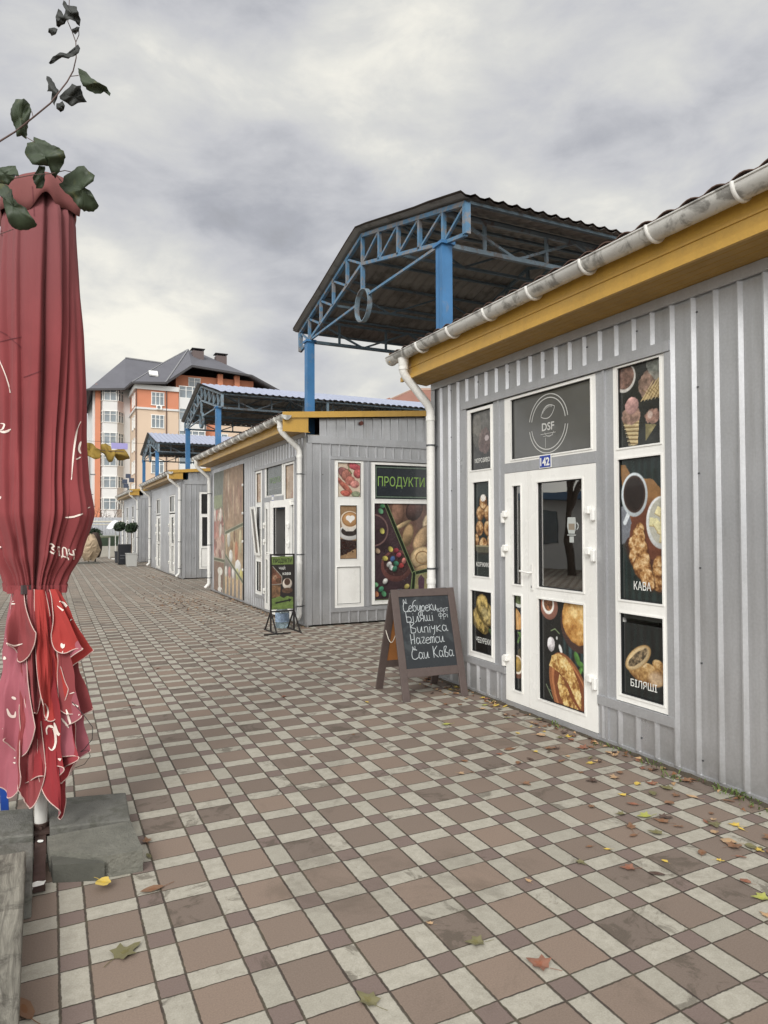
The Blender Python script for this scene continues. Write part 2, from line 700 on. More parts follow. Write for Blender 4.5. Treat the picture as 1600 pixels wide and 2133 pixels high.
def p_buns(w, h, r):
    c = Canvas(w, h, r, (38, 48, 46), 5)
    c.bg_noise(22, 5)
    H = h/w
    c.ell(.5, H*.685, .62, .3, (58, 56, 48), shade=.2)
    for x, y, rx, ry in [(.05, .62, .2, .24), (.95, .62, .2, .24), (.5, .66, .26, .24), (.28, .49, .25, .27), (.78, .49, .25, .27), (.32, .33, .25, .26), (.8, .33, .25, .27), (.52, .215, .25, .26)]:
        c.ell(x, y*H, rx, ry*1.05, (190, 136, 74), ts=6, crust=((104, 64, 32), (182, 128, 70), (226, 190, 136)), edge=(96, 60, 32))
    c.ell(.52, H*.17, .16, .12, (226, 218, 208), tex=.2, ts=20, wob=.5)
    c.poly([(-.1, H*.67), (1.1, H*.67), (1.1, H*.72), (.8, H*.75), (.2, H*.75), (-.1, H*.72)], (86, 84, 66), tex=.2)
    c.line([(-.1, H*.68), (1.1, H*.68)], .05, (150, 140, 104))
    return c


def p_cheb(w, h, r):
    c = Canvas(w, h, r, (26, 28, 28), 6)
    c.bg_noise(14, 5)
    H = h/w
    for x, y, rx, ry, ro, col in [(.4, .95, .42, .2, 15, (120, 112, 62)), (.72, .62, .42, .3, 30, (156, 134, 70)), (.38, .82, .44, .3, 40, (170, 142, 72)), (.55, .58, .46, .27, 35, (196, 166, 92)), (.45, .38, .3, .3, 70, (178, 150, 78))]:
        c.ell(x+.02, y+.03, rx, ry, (20, 20, 16), rot=ro, a=.6, soft=5)
        c.ell(x, y, rx, ry, col, rot=ro, ts=8, crust=(tuple(.5*q_ for q_ in col), col, tuple(min(240, 1.28*q_) for q_ in col)), edge=(110, 88, 40), wob=.15)
    c.ell(.6, .6, .22, .12, (210, 188, 120), rot=30, tex=.4, ts=16, soft=8, a=.7)
    c.ell(.9, 1.1, .15, .07, (70, 96, 50), rot=40, wob=.6)
    return c


def p_cones(w, h, r):
    c = Canvas(w, h, r, (44, 46, 44), 7)
    c.Y = c.Y/.92
    c.bg_noise(40, 4, (.9, 1, .95))
    H = h/w
    c.ell(.13, .2, .27, .27, (196, 192, 184), tex=.1)
    c.ell(.13, .18, .23, .23, (120, 88, 76), tex=.5, ts=14)
    c.ell(.72, .42, .26, .24, (132, 104, 88), tex=.5, ts=12, wob=.3)
    c.ell(.82, .14, .25, .14, (130, 134, 124), tex=.4, ts=10, rot=60, wob=.5, a=.8)
    c.poly([(.5, .68), (.98, .3), (1.05, .68)], (168, 142, 92), tex=.3, ts=16, wob=.05)
    for k in range(6):
        c.line([(.52+k*.08, .7), (.8+k*.07, .38)], .014, (214, 188, 134))
        c.line([(.56+k*.09, .5), (.8+k*.07, .68)], .012, (120, 92, 54))
    c.poly([(.06, .96), (.48, .9), (.43, H-.03), (.28, H-.03)], (186, 160, 108), tex=.25, ts=10)
    for k in range(9):
        y = 1.05+k*.075
        c.line([(.1+.022*k, y), (.46-.008*k, y+.03)], .02, (116, 92, 58))
        c.line([(.1+.022*k, y+.03), (.46-.008*k, y+.06)], .014, (222, 202, 152))
    c.ell(.28, .92, .23, .17, (148, 114, 98), tex=.45, ts=12, wob=.3)
    c.ell(.3, .74, .16, .16, (196, 146, 138), tex=.3, ts=12, shade=.3, wob=.2)
    c.poly([(.62, 1.12), (.86, 1.16), (.62, 1.42)], (140, 128, 82), tex=.3)
    c.ell(.78, 1.0, .17, .13, (150, 112, 96), tex=.6, ts=14, wob=.5)
    c.ell(.72, .97, .06, .07, (206, 184, 170), wob=.5, a=.7)
    return c


def croissant(c, pts, r0, seed):
    n = len(pts)
    for i, (x, y, rr, ro) in enumerate(pts):
        c.ell(x+.012, y+.02, rr*1.03, rr*.86, (60, 34, 20), rot=ro, a=.75, soft=5)
        c.ell(x, y, rr, rr*.84, (0, 0, 0), rot=ro, ts=11, crust=((112, 64, 28), (186, 130, 68), (232, 196, 140)), wob=.16, soft=2)


def p_kava(w, h, r):
    c = Canvas(w, h, r, (32, 44, 42), 8)
    X = c.X
    c.Y = c.Y/.885
    c.A += (np.sin(X*38+c.N(2)*6)*7)[..., None]*np.array([.6, 1, 1])
    c.bg_noise(16, 5)
    H = h/w
    c.poly([(0, .1), (.12, .1), (.3, .36), (.75, .4), (.95, .6), (1, .85), (.9, 1.9), (.25, 1.6), (.1, .9), (.02, .3)], (150, 104, 56), tex=.2, ts=5)
    c.ell(.6, 1.4, .5, .6, (104, 50, 36), tex=.15, soft=20, a=.8)
    c.ell(.05, 1.2, .2, .34, (112, 116, 124), tex=.2, wob=.25)
    c.line([(.18, 1.02), (.1, 1.17)], .085, (206, 214, 218))
    c.ell(.33, .66, .31, .4, (196, 206, 210), shade=.15)
    c.ell(.33, .65, .26, .34, (42, 32, 28), tex=.12, edge=(70, 50, 42))
    c.ell(.94, 1.17, .34, .46, (206, 208, 206), shade=.15)
    c.ell(.95, 1.15, .29, .4, (178, 176, 160))
    for x, y, ro in [(.9, .98, 25), (1.0, 1.12, 0), (.76, 1.16, 5), (.95, 1.32, 30), (.86, 1.22, 50), (1.02, .96, 10), (.98, 1.45, 10)]:
        a, b = math.cos(math.radians(ro)), math.sin(math.radians(ro))
        q = [(-.085, -.075), (.085, -.075), (.085, .075), (-.085, .075)]
        c.poly([(x+p*a-v*b, y+p*b+v*a) for p, v in q], (224-rnd.random()*16, 206, 150), tex=.12)
        c.line([(x+p*a-v*b, y+p*b+v*a) for p, v in (q[2], q[3])], .014, (168, 140, 82))
    croissant(c, [(.94, 1.98, .24, 70), (.86, 2.16, .22, 80), (.98, 2.22, .16, 60)], .2, 1)
    croissant(c, [(.46, 1.28, .11, 80), (.42, 1.42, .17, 70), (.4, 1.6, .23, 40), (.43, 1.8, .25, 30), (.5, 1.98, .23, 40), (.6, 2.14, .18, 60), (.68, 2.27, .1, 70)], .2, 2)
    c.A[int(c.ny*.9):] *= .7
    return c


def p_bil(w, h, r):
    c = Canvas(w, h, r, (26, 32, 32), 9)
    c.Y = c.Y+.17
    c.A += (np.sin(c.X*38+c.N(2)*5)*5)[..., None]*np.array([.3, 1, .9])
    c.bg_noise(10, 5)
    c.ell(.86, .86, .17, .11, (176, 128, 66), rot=25, ts=9, crust=((100, 62, 30), (170, 122, 62), (210, 172, 112)))
    c.ell(.55, 1.03, .42, .2, (190, 146, 80), rot=8, ts=6, crust=((122, 80, 38), (188, 142, 76), (226, 196, 146)), wob=.12)
    c.ell(.78, 1.08, .16, .12, (206, 176, 140), tex=.25, soft=8, a=.8)
    c.ell(.37, .78, .36, .17, (206, 176, 124), rot=-38, shade=.15, edge=(160, 118, 62))
    c.ell(.37, .78, .28, .09, (110, 92, 66), rot=-38, tex=.9, ts=26, wob=.3)
    return c


def p_door_narrow(w, h, r):
    c = Canvas(w, h, r, (30, 34, 34), 10)
    c.bg_noise(12, 4)
    H = h/w
    k = H/7.0
    c.ell(.4, .35*k, .75, .55, (206, 208, 200))
    c.ell(.4, .2*k, .62, .45, (84, 98, 56), tex=.5, ts=4)
    c.poly([(0, .95*k), (.35, 1.15*k), (.8, 1.6*k), (.85, 2.1*k), (.6, 2.5*k), (0, 2.6*k)], (206, 146, 74), tex=.3, ts=4, wob=.1)
    c.line([(.1, 1.2*k), (.3, 2.4*k)], .2, (232, 184, 112), a=.5)
    for x, y, ro in [(.6, 3.0*k, 40), (.35, 3.3*k, 110), (.75, 3.4*k, 70), (.5, 2.8*k, 10)]:
        c.ell(x, y, .28, .1, (92, 132, 60), rot=ro, tex=.3)
    c.ell(.6, 4.2*k, .35, .3, (84, 76, 56), tex=.3)
    c.ell(.25, 5.3*k, .75, .85, (132, 78, 56), shade=.2)
    c.ell(.2, 5.15*k, .62, .68, (232, 220, 200))
    c.ell(.18, 5.12*k, .5, .56, (190, 150, 66), tex=.3, ts=4, shade=.3)
    return c


def p_door_wide(w, h, r):
    c = Canvas(w, h, r, (26, 28, 28), 11)
    X, Y = c.X, c.Y
    c.bg_noise(8, 5)
    m = np.clip(1-np.hypot((X-.75)/.35, (Y-.62)/.4), 0, 1)
    c.A += m[..., None]*np.array([40, 80, 84])*(.6+.5*np.sin(X*50)[..., None])
    c.ell(.2, .1, .2, .2, (164, 104, 84), shade=.2)
    c.ell(.18, .07, .135, .15, (236, 230, 220))
    c.ell(.18, .06, .1, .11, (150, 92, 56), tex=.6, ts=24)
    c.ell(.86, .28, .4, .42, (72, 48, 42), rot=20)
    c.ell(.86, .2, .36, .4, (216, 154, 70), rot=20, ts=6, crust=((168, 104, 36), (216, 156, 72), (244, 204, 128)), wob=.12)
    c.ell(.24, .66, .085, .11, (214, 206, 208), tex=.3, ts=18, wob=.2, shade=.25)
    c.ell(.45, .7, .03, .07, (226, 224, 220), rot=-25)
    c.ell(.37, .55, .02, .025, (200, 200, 196))
    c.line([(.24, .46), (.33, .42), (.43, .48)], .016, (120, 140, 96))
    c.line([(.12, 1.28), (.26, 1.46)], .014, (130, 150, 110))
    c.line([(.17, 1.34), (.25, 1.36)], .01, (110, 130, 96))
    for x, y, ro, a_ in [(.8, .78, 60, .1), (.88, .86, 20, .09), (.95, .94, 50, .09), (.86, .95, 120, .07), (1.0, .84, 80, .09)]:
        c.ell(x, y, a_, a_*.5, (72, 122, 48), rot=ro, tex=.3, shade=.3)
    c.ell(.64, 1.32, .38, .62, (150, 86, 46), rot=-30, shade=.1)
    c.ell(.66, 1.34, .34, .58, (186, 110, 60), rot=-30)
    c.ell(.68, 1.36, .31, .54, (132, 66, 34), rot=-30)
    c.poly([(.19, .98), (.26, .83), (.4, .77), (.55, .8), (.7, .92), (.82, 1.12), (.88, 1.3), (.88, 1.5), (.8, 1.42), (.62, 1.18), (.42, 1.05)], (220, 178, 98), ts=12, wob=.02, crust=((150, 92, 36), (214, 166, 84), (240, 212, 140)))
    c.poly([(.42, 1.07), (.5, 1.12), (.66, 1.36), (.84, 1.52), (1.0, 1.62), (1.02, 1.78), (.88, 1.86), (.74, 1.8), (.56, 1.6), (.42, 1.36), (.38, 1.22)], (214, 166, 84), ts=13, wob=.02, crust=((140, 84, 32), (208, 156, 74), (238, 206, 128)))
    for i in range(34):
        x = .3+rnd.random()*.6
        y = .84+rnd.random()*.95
        if abs((y-.8)-(x-.2)*1.3) < .33:
            c.ell(x, y, .012+rnd.random()*.02, .01+rnd.random()*.02, (128, 76, 34), a=.55, wob=.5)
    return c


def p_meat(w, h, r):
    c = Canvas(w, h, r, (206, 184, 158), 12)
    c.bg_noise(30, 5)
    c.ell(.12, .3, .16, .13, (226, 224, 214))
    for x, y, rx, ry, ro, col in [(.3, .42, .3, .2, 40, (150, 92, 88)), (.75, .15, .32, .14, 15, (186, 76, 84)), (.9, .42, .2, .2, 60, (190, 84, 84)), (.4, .5, .22, .25, 20, (170, 104, 88)), (.55, .72, .22, .2, 10, (196, 112, 96)), (.75, .85, .2, .16, 0, (204, 128, 116)), (.2, .85, .36, .09, 50, (176, 92, 78)), (.4, 1.0, .36, .1, 45, (188, 100, 80)), (.35, 1.22, .22, .12, 10, (190, 90, 74)), (.8, 1.25, .2, .12, 0, (140, 150, 116))]:
        c.ell(x, y, rx, ry, col, rot=ro, tex=.35, ts=12, shade=.3, edge=tuple(.75*v for v in col), wob=.15)
    c.line([(.5, .05), (.5, .3), (.62, .42)], .04, (92, 116, 66))
    return c


def p_coffee(w, h, r):
    c = Canvas(w, h, r, (158, 122, 84), 13)
    c.bg_noise(26, 6)
    H = h/w
    c.poly([(0, H*.62), (1, H*.66), (1, H*.8), (.6, H*.87), (0, H*.95)], (60, 44, 40), tex=.6, ts=26, wob=.06)
    c.ell(.6, H*.505, .66, .42, (206, 204, 200), shade=.15)
    c.ell(.6, H*.48, .5, .28, (60, 52, 48), tex=.3)
    c.poly([(.06, H*.26), (.16, H*.42), (.4, H*.485), (.8, H*.485), (1.05, H*.4), (1.05, H*.26)], (214, 206, 194), tex=.08)
    c.ell(.6, H*.265, .54, .46, (224, 208, 184))
    c.ell(.62, H*.26, .47, .4, (190, 138, 84), shade=.15, edge=(150, 96, 48))
    c.ell(.52, H*.235, .15, .14, (238, 230, 220))
    c.ell(.75, H*.235, .15, .14, (238, 230, 220))
    c.poly([(.39, H*.25), (.88, H*.25), (.64, H*.33)], (238, 230, 220))
    for i in range(26):
        c.ell(rnd.random(), H*(.68+.24*rnd.random()), .05, .035, (44+rnd.random()*30, 30, 24), rot=rnd.random()*180, edge=(24, 18, 16))
    return c


def p_collage(w, h, r):
    c = Canvas(w, h, r, (58, 44, 46), 14)
    H = h/w
    c.bg_noise(22, 5)
    hub = (.59, .93)
    # bread, top right
    c.poly([(.2, 0), (1, 0), (1, .86), hub], (108, 76, 62), tex=.3, ts=8)
    for x, y, rx, ry, ro, col in [(.35, .12, .1, .2, 0, (140, 100, 80)), (.6, .08, .12, .16, 30, (92, 64, 58)), (.85, .22, .16, .1, -50, (196, 170, 130)), (.72, .45, .2, .1, -50, (184, 148, 104)), (.93, .12, .07, .14, 20, (200, 176, 140)), (.5, .42, .08, .16, 15, (170, 136, 92)), (.72, .72, .18, .15, 0, (202, 170, 120)), (.95, .62, .1, .11, 0, (180, 150, 116)), (.8, .88, .2, .07, 0, (160, 130, 88)), (.42, .28, .14, .03, -25, (190, 160, 112))]:
        c.ell(x, y, rx, ry, col, rot=ro, tex=.2, ts=10, shade=.45, edge=tuple(.7*v for v in col))
    c.ring(.72, .72, .1, .08, .015, (150, 112, 66))
    # sweets, left
    c.poly([(0, 0), (.17, 0), hub, (.54, 1.27), (0, 1.27)], (64, 46, 50), tex=.3, ts=6)
    c.ring(.0, .35, .2, .2, .02, (120, 88, 84))
    c.ell(.33, .82, .23, .21, (112, 66, 60), shade=.2)
    c.ell(.33, .8, .19, .16, (70, 44, 42))
    for x, y, col in [(.24, .6, (206, 190, 80)), (.32, .62, (150, 50, 60)), (.16, .72, (206, 190, 80)), (.22, .8, (226, 224, 218)), (.27, .73, (66, 100, 160)), (.32, .79, (60, 130, 100)), (.4, .82, (196, 62, 62)), (.36, .68, (180, 70, 86)), (.25, .84, (220, 220, 214)), (.3, .86, (60, 130, 100)), (.44, .76, (214, 120, 110)),
                      (.12, .36, (210, 200, 90)), (.13, .03, (80, 160, 100)), (.1, .1, (100, 170, 120)), (.16, 1.02, (220, 218, 210)), (.1, 1.12, (70, 150, 110)), (.03, 1.18, (180, 110, 70)), (.35, 1.22, (206, 190, 70)), (.25, 1.2, (70, 130, 100)), (.48, 1.1, (200, 180, 90)), (.05, .62, (170, 140, 110)), (.02, 1.06, (100, 160, 110)), (.14, 1.18, (80, 150, 100))]:
        c.ell(x+.008, y+.012, .036, .044, (30, 22, 24), a=.6, soft=4)
        c.ell(x, y, .033, .042, tuple(.9*q_ for q_ in col), rot=rnd.random()*180, shade=.4, tex=.15, ts=30)
    # ice bars right middle
    c.poly([hub, (1, .86), (1, 1.34), (.6, 1.17)], (150, 140, 92), tex=.2)
    for x, col in [(.7, (86, 56, 72)), (.85, (140, 166, 70)), (.97, (96, 50, 70))]:
        c.poly([(x-.05, 1.0), (x, .95), (x+.05, 1.0), (x+.04, 1.2), (x-.04, 1.18)], col)
        c.line([(x, 1.18), (x, 1.28)], .02, (206, 180, 130))
    # biscuits lower right
    c.poly([(.6, 1.2), (1, 1.38), (1, H), (.42, H)], (44, 36, 38), tex=.2)
    for x, y in [(.7, 1.3), (.62, 1.42), (.76, 1.46), (.72, 1.62), (.78, 1.7), (.9, 1.78), (.65, 1.74)]:
        c.ell(x, y, .1, .085, (206, 182, 118), shade=.3, edge=(150, 120, 66), tex=.1, rot=30)
    c.line([(.86, 1.6), (.98, 1.6)], .03, (190, 196, 200), a=.7)
    # baking lower left
    c.poly([(0, 1.3), (.5, 1.3), (.4, H), (0, H)], (150, 108, 70), tex=.35, ts=7)
    c.ell(.25, 1.45, .09, .08, (220, 216, 208))
    c.ell(.12, 1.5, .14, .04, (140, 80, 60), rot=30)
    c.ell(.08, 1.78, .11, .14, (200, 190, 120), shade=.2)
    c.ell(.28, 1.84, .14, .1, (190, 140, 84), tex=.3, shade=.3)
    c.ell(.42, 1.4, .1, .05, (206, 184, 120), rot=20)
    c.ell(.35, 1.68, .06, .11, (206, 180, 140), shade=.3)
    G1, G2 = (26, 40, 20), (128, 148, 92)
    for pts in [[(.17, 0), hub], [hub, (1, .86)], [hub, (.54, 1.27)], [(0, 1.28), (.52, 1.28)], [(.6, 1.17), (1, 1.36)], [(.56, 1.2), (.42, H)], [hub, (.57, 1.2)]]:
        c.line(pts, .055, G2)
        c.line(pts, .04, G1)
    return c


def p_faded(w, h, r):
    c = Canvas(w, h, r, (146, 120, 96), 15)
    H = h/w
    c.bg_noise(40, 5)
    hub1, hub2 = (.42, .52), (.44, .7)
    c.poly([(0, 0), (.38, 0), (.33, .3), (0, .33)], (104, 112, 104), tex=.1)
    c.poly([(0, .2), (.32, .2), (.31, .3), (0, .32)], (132, 144, 106))
    c.poly([(.38, 0), (1, 0), (1, .44), hub1, (.33, .3)], (156, 122, 92), tex=.25, ts=6)
    for i in range(22):
        x = .42+rnd.random()*.55
        y = .02+rnd.random()*.38
        c.ell(x, y, .09, .03, rnd.choice([(196, 164, 130), (140, 96, 80), (206, 186, 160), (128, 96, 76)]), rot=60+rnd.random()*50, tex=.3, a=.6, soft=4)
    c.poly([(0, .33), (.33, .32), hub1, hub2, (.38, .74), (0, .74)], (176, 140, 122), tex=.3, ts=8)
    for i in range(20):
        c.ell(rnd.random()*.36, .36+rnd.random()*.36, .06, .035, rnd.choice([(176, 92, 84), (216, 200, 180), (190, 120, 104), (128, 72, 66), (216, 214, 204)]), rot=rnd.random()*180, tex=.3, a=.8)
    c.poly([hub1, (1, .47), (1, .85), hub2], (170, 140, 100), tex=.3)
    for x, y, rx, ry, col in [(.55, .56, .05, .07, (214, 212, 200)), (.65, .62, .05, .04, (150, 110, 70)), (.8, .66, .05, .08, (196, 110, 70)), (.92, .58, .04, .09, (190, 176, 130)), (.62, .7, .06, .05, (222, 220, 212)), (.85, .77, .09, .05, (224, 224, 220)), (.74, .54, .03, .05, (130, 90, 60))]:
        c.ell(x, y, rx, ry, col, tex=.15, shade=.2)
    c.poly([(0, .76), (.4, .75), (.36, H), (0, H)], (120, 88, 70), tex=.3)
    c.ell(.24, .84, .09, .035, (226, 222, 208))
    c.ell(.22, .92, .05, .07, (210, 204, 190))
    c.ell(.24, 1.0, .09, .03, (224, 222, 214))
    for i in range(10):
        c.ell(rnd.random()*.3, 1.0+rnd.random()*.1, .02, .015, (90, 60, 48), wob=.3)
    c.poly([hub2, (1, .88), (1, H), (.37, H)], (120, 112, 104), tex=.25)
    for i, x in enumerate([.46, .58, .7, .83, .95]):
        c.poly([(x-.05, .86), (x+.04, .86), (x-.01, 1.1)], (206, 166, 116), tex=.1)
        c.ell(x, .83, .045, .045, [(220, 214, 204), (200, 120, 110), (226, 220, 214), (206, 206, 110), (214, 200, 90)][i], shade=.2)
    G1, G2 = (78, 84, 60), (168, 170, 140)
    for pts in [[hub1, (1, .45)], [(0, .745), (.42, .75)], [(.44, .7), (1, .88)], [(.42, .5), (.43, .72)], [(.41, .74), (.37, H)], [(.33, .3), hub1]]:
        c.line(pts, .032, G2)
        c.line(pts, .02, G1)
    return c


def p_beige(w, h, r, seed=16):
    c = Canvas(w, h, r, (176, 146, 112), seed)
    c.bg_noise(50, 4)
    for i in range(9):
        c.ell(rnd.random(), rnd.random()*h/w, .25, .1, rnd.choice([(200, 170, 140), (150, 100, 80), (190, 150, 104)]), rot=rnd.random()*180, tex=.3, a=.5, soft=4)
    return c


def p_stand(w, h, r):
    c = Canvas(w, h, r, (40, 34, 32), 18)
    H = h/w
    c.poly([(0, 0), (1, 0), (1, .36), (0, .36)], (104, 126, 56), tex=.1)
    c.poly([(.0, .4), (.45, .9), (.45, 1.18), (.4, 1.2), (0, 1.2)], (110, 66, 46), tex=.6, ts=9)
    c.ell(.15, .9, .1, .1, (160, 120, 90), tex=.5)
    c.ell(.3, 1.05, .1, .1, (90, 60, 40), tex=.5)
    c.line([(.05, .42), (.47, .88), (.46, 1.2), (0, 1.22)], .02, (200, 190, 170))
    c.poly([(0, 1.25), (.42, 1.25), (.38, 1.78), (0, 1.78)], (120, 84, 54), tex=.5, ts=9)
    c.ell(.72, 1.2, .22, .24, (206, 192, 176), shade=.2)
    c.ell(.72, 1.12, .14, .15, (80, 54, 40))
    c.ell(.72, 1.5, .25, .12, (90, 62, 44), tex=.5)
    c.poly([(0, 1.82), (.4, 1.74), (.55, 1.82), (.7, 1.74), (1, 1.8), (1, H), (0, H)], (98, 122, 52), tex=.2, wob=.04)
    c.line([(.2, 2.02), (.8, 1.93)], .07, (28, 26, 26))
    c.poly([(.78, 1.84), (.93, 1.91), (.8, 2.02)], (28, 26, 26))
    return c


def text_obj(body, fr, uc, z, d, height, mat, parent, name='lettering', width=None, bold=.0, shear=0.0):
    """flat raised lettering from the built-in font, centred on uc, baseline z"""
    cu = bpy.data.curves.new(name, 'FONT')
    cu.body = body
    cu.size = 1.0
    cu.offset = bold
    cu.shear = shear
    cu.resolution_u = 3
    tmp = bpy.data.objects.new('tmp_text', cu)
    COL.objects.link(tmp)
    bpy.context.view_layer.update()
    dg = bpy.context.evaluated_depsgraph_get()
    me = bpy.data.meshes.new_from_object(tmp.evaluated_get(dg))
    bpy.data.objects.remove(tmp)
    bpy.data.curves.remove(cu)
    n = len(me.vertices)
    co = np.zeros(n*3)
    me.vertices.foreach_get('co', co)
    co = co.reshape(-1, 3)
    x0, x1 = co[:, 0].min(), co[:, 0].max()
    ymax = .729
    k = height/ymax
    kx = k if width is None else width/(x1-x0)
    us = uc+(co[:, 0]-(x0+x1)/2)*kx
    zs = z+co[:, 1]*k
    P = np.array(fr.o)[None]+us[:, None]*np.array(fr.u)+zs[:, None]*np.array([0, 0, 1.0])+d*np.array(fr.n)-np.array(LOC[parent.name])
    me.vertices.foreach_set('co', P.ravel())
    me.materials.clear()
    me.materials.append(mat)
    me.name = name
    o = bpy.data.objects.new(name, me)
    COL.objects.link(o)
    o.parent = parent
    LOC[o.name] = LOC[parent.name]
    return o


LETW = M('white_lettering', (226, 226, 220), .5)
LETG = M('green_lettering', (138, 172, 88), .5)
LETK = M('black_lettering', (24, 26, 24), .5)

# ------------------------------------------------------------------ kiosks
FX = 3.70           # facade plane
RIBS = .1655
ROOT = {}


def corr_wall(mb, fr, u0, u1, z0, z1, holes, ph=0.0, m=0, rib=.020, top=.022, sp=RIBS):
    """sheet with narrow trapezoid ribs standing proud of it"""
    half = .019
    for a, b, c0, c1 in rect_minus(u0, u1, z0, z1, holes):
        pts = [(a, None)]
        k0 = math.floor((a-ph)/sp)-1
        prof = []
        k = k0
        while ph+k*sp < b+sp:
            c = ph+k*sp
            prof += [(c-.024, 0), (c-.008, top), (c+.002, top), (c+.021, 0)]
            # faint stiffening crease in the middle of the flat
            prof += [(c+sp*.5-.004, 0), (c+sp*.5, -.0003), (c+sp*.5+.004, 0)]
            k += 1

        def dz(u):
            for (p0, q0), (p1, q1) in zip(prof, prof[1:]):
                if p0 <= u <= p1:
                    return q0+(q1-q0)*(u-p0)/max(p1-p0, 1e-9)
            return 0
        us = [(a, dz(a))]+[q for q in prof if a+1e-4 < q[0] < b-1e-4]+[(b, dz(b))]
        for (p0, q0), (p1, q1) in zip(us, us[1:]):
            mb.face([fr.p(p0, c0, q0), fr.p(p1, c0, q1), fr.p(p1, c1, q1), fr.p(p0, c1, q0)], m)


def frame_mesh(mb, fr, u0, u1, z0, z1, holes, d0, d1, m=0):
    for a, b, c0, c1 in rect_minus(u0, u1, z0, z1, holes):
        fr.box(mb, a, b, c0, c1, d0, d1, m)


def bead(mb, fr, h, d, w=.012, m=0, dd=.006):
    """slim raised bead round a pane, and the dark gasket inside it"""
    u0, u1, z0, z1 = h
    for q in ((u0-w, u1+w, z0-w, z0), (u0-w, u1+w, z1, z1+w), (u0-w, u0, z0, z1), (u1, u1+w, z0, z1)):
        fr.box(mb, *q, d, d+dd, m)


def window(par, fr, name, u0, u1, z0, z1, panes, front=.008, label=None):
    """panes: list of (u0,u1,z0,z1,kind,painter,text)"""
    mb = MB()
    holes = [p[:4] for p in panes]
    frame_mesh(mb, fr, u0, u1, z0, z1, holes, -.055, front)
    for h in holes:
        bead(mb, fr, h, front)
    w = mb.build(name, PVC, par)
    if label:
        w['label'] = label
    g2 = MB()
    for h in holes:
        a, b, c, e = h
        k = .006
        for q in ((a, b, c, c+k), (a, b, e-k, e), (a, a+k, c+k, e-k), (b-k, b, c+k, e-k)):
            fr.box(g2, *q, -.016, -.002)
    g2.build('gasket', RUB, w)
    for p in panes:
        a, b, c, e, kind = p[:5]
        if kind == 'print':
            cv = p[5](b-a, e-c, p[7] if len(p) > 7 else .0040)
            o = cv.build('printed_picture', fr, a, e, -.014, PRINT, w)
        elif kind == 'glass':
            q = MB()
            fr.box(q, a, b, c, e, -.022, -.016)
            q.build('glass_pane', GLASS, w)
        elif kind == 'dark':
            q = MB()
            fr.box(q, a, b, c, e, -.022, -.016)
            q.build('glass_pane', GLASSD, w)
        elif kind == 'grey':
            q = MB()
            fr.box(q, a, b, c, e, -.024, -.016)
            q.build('tinted_pane', FILM, w)
        elif kind == 'white':
            q = MB()
            fr.box(q, a, b, c, e, -.03, -.012)
            q.build('panel', PVC, w)
        if len(p) > 6 and p[6]:
            txt, tz, th, tw, tm = p[6]
            text_obj(txt, fr, (a+b)/2, tz, -.012, th, tm, w, width=tw, bold=.006)
    return w


FILM = M('grey_window_film', (92, 92, 90), .06, 0, var=(2.5, .12), spec=.9)
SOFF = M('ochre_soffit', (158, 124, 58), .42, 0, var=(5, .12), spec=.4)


def hinge(mb, fr, u, z):
    fr.box(mb, u-.05, u+.035, z-.02, z+.045, .01, .05)
    fr.box(mb, u-.02, u+.05, z-.085, z-.022, .01, .035)


def handle_mesh(fr, u, z, side=1):
    mb = MB()
    fr.box(mb, u-.014, u+.014, z-.11, z+.11, .014, .022)
    mb.tube([fr.p(u, z+.04, .022), fr.p(u, z+.04, .055), fr.p(u-.02*side, z+.042, .062), fr.p(u-.11*side, z+.05, .06)], .009, 8)
    return mb


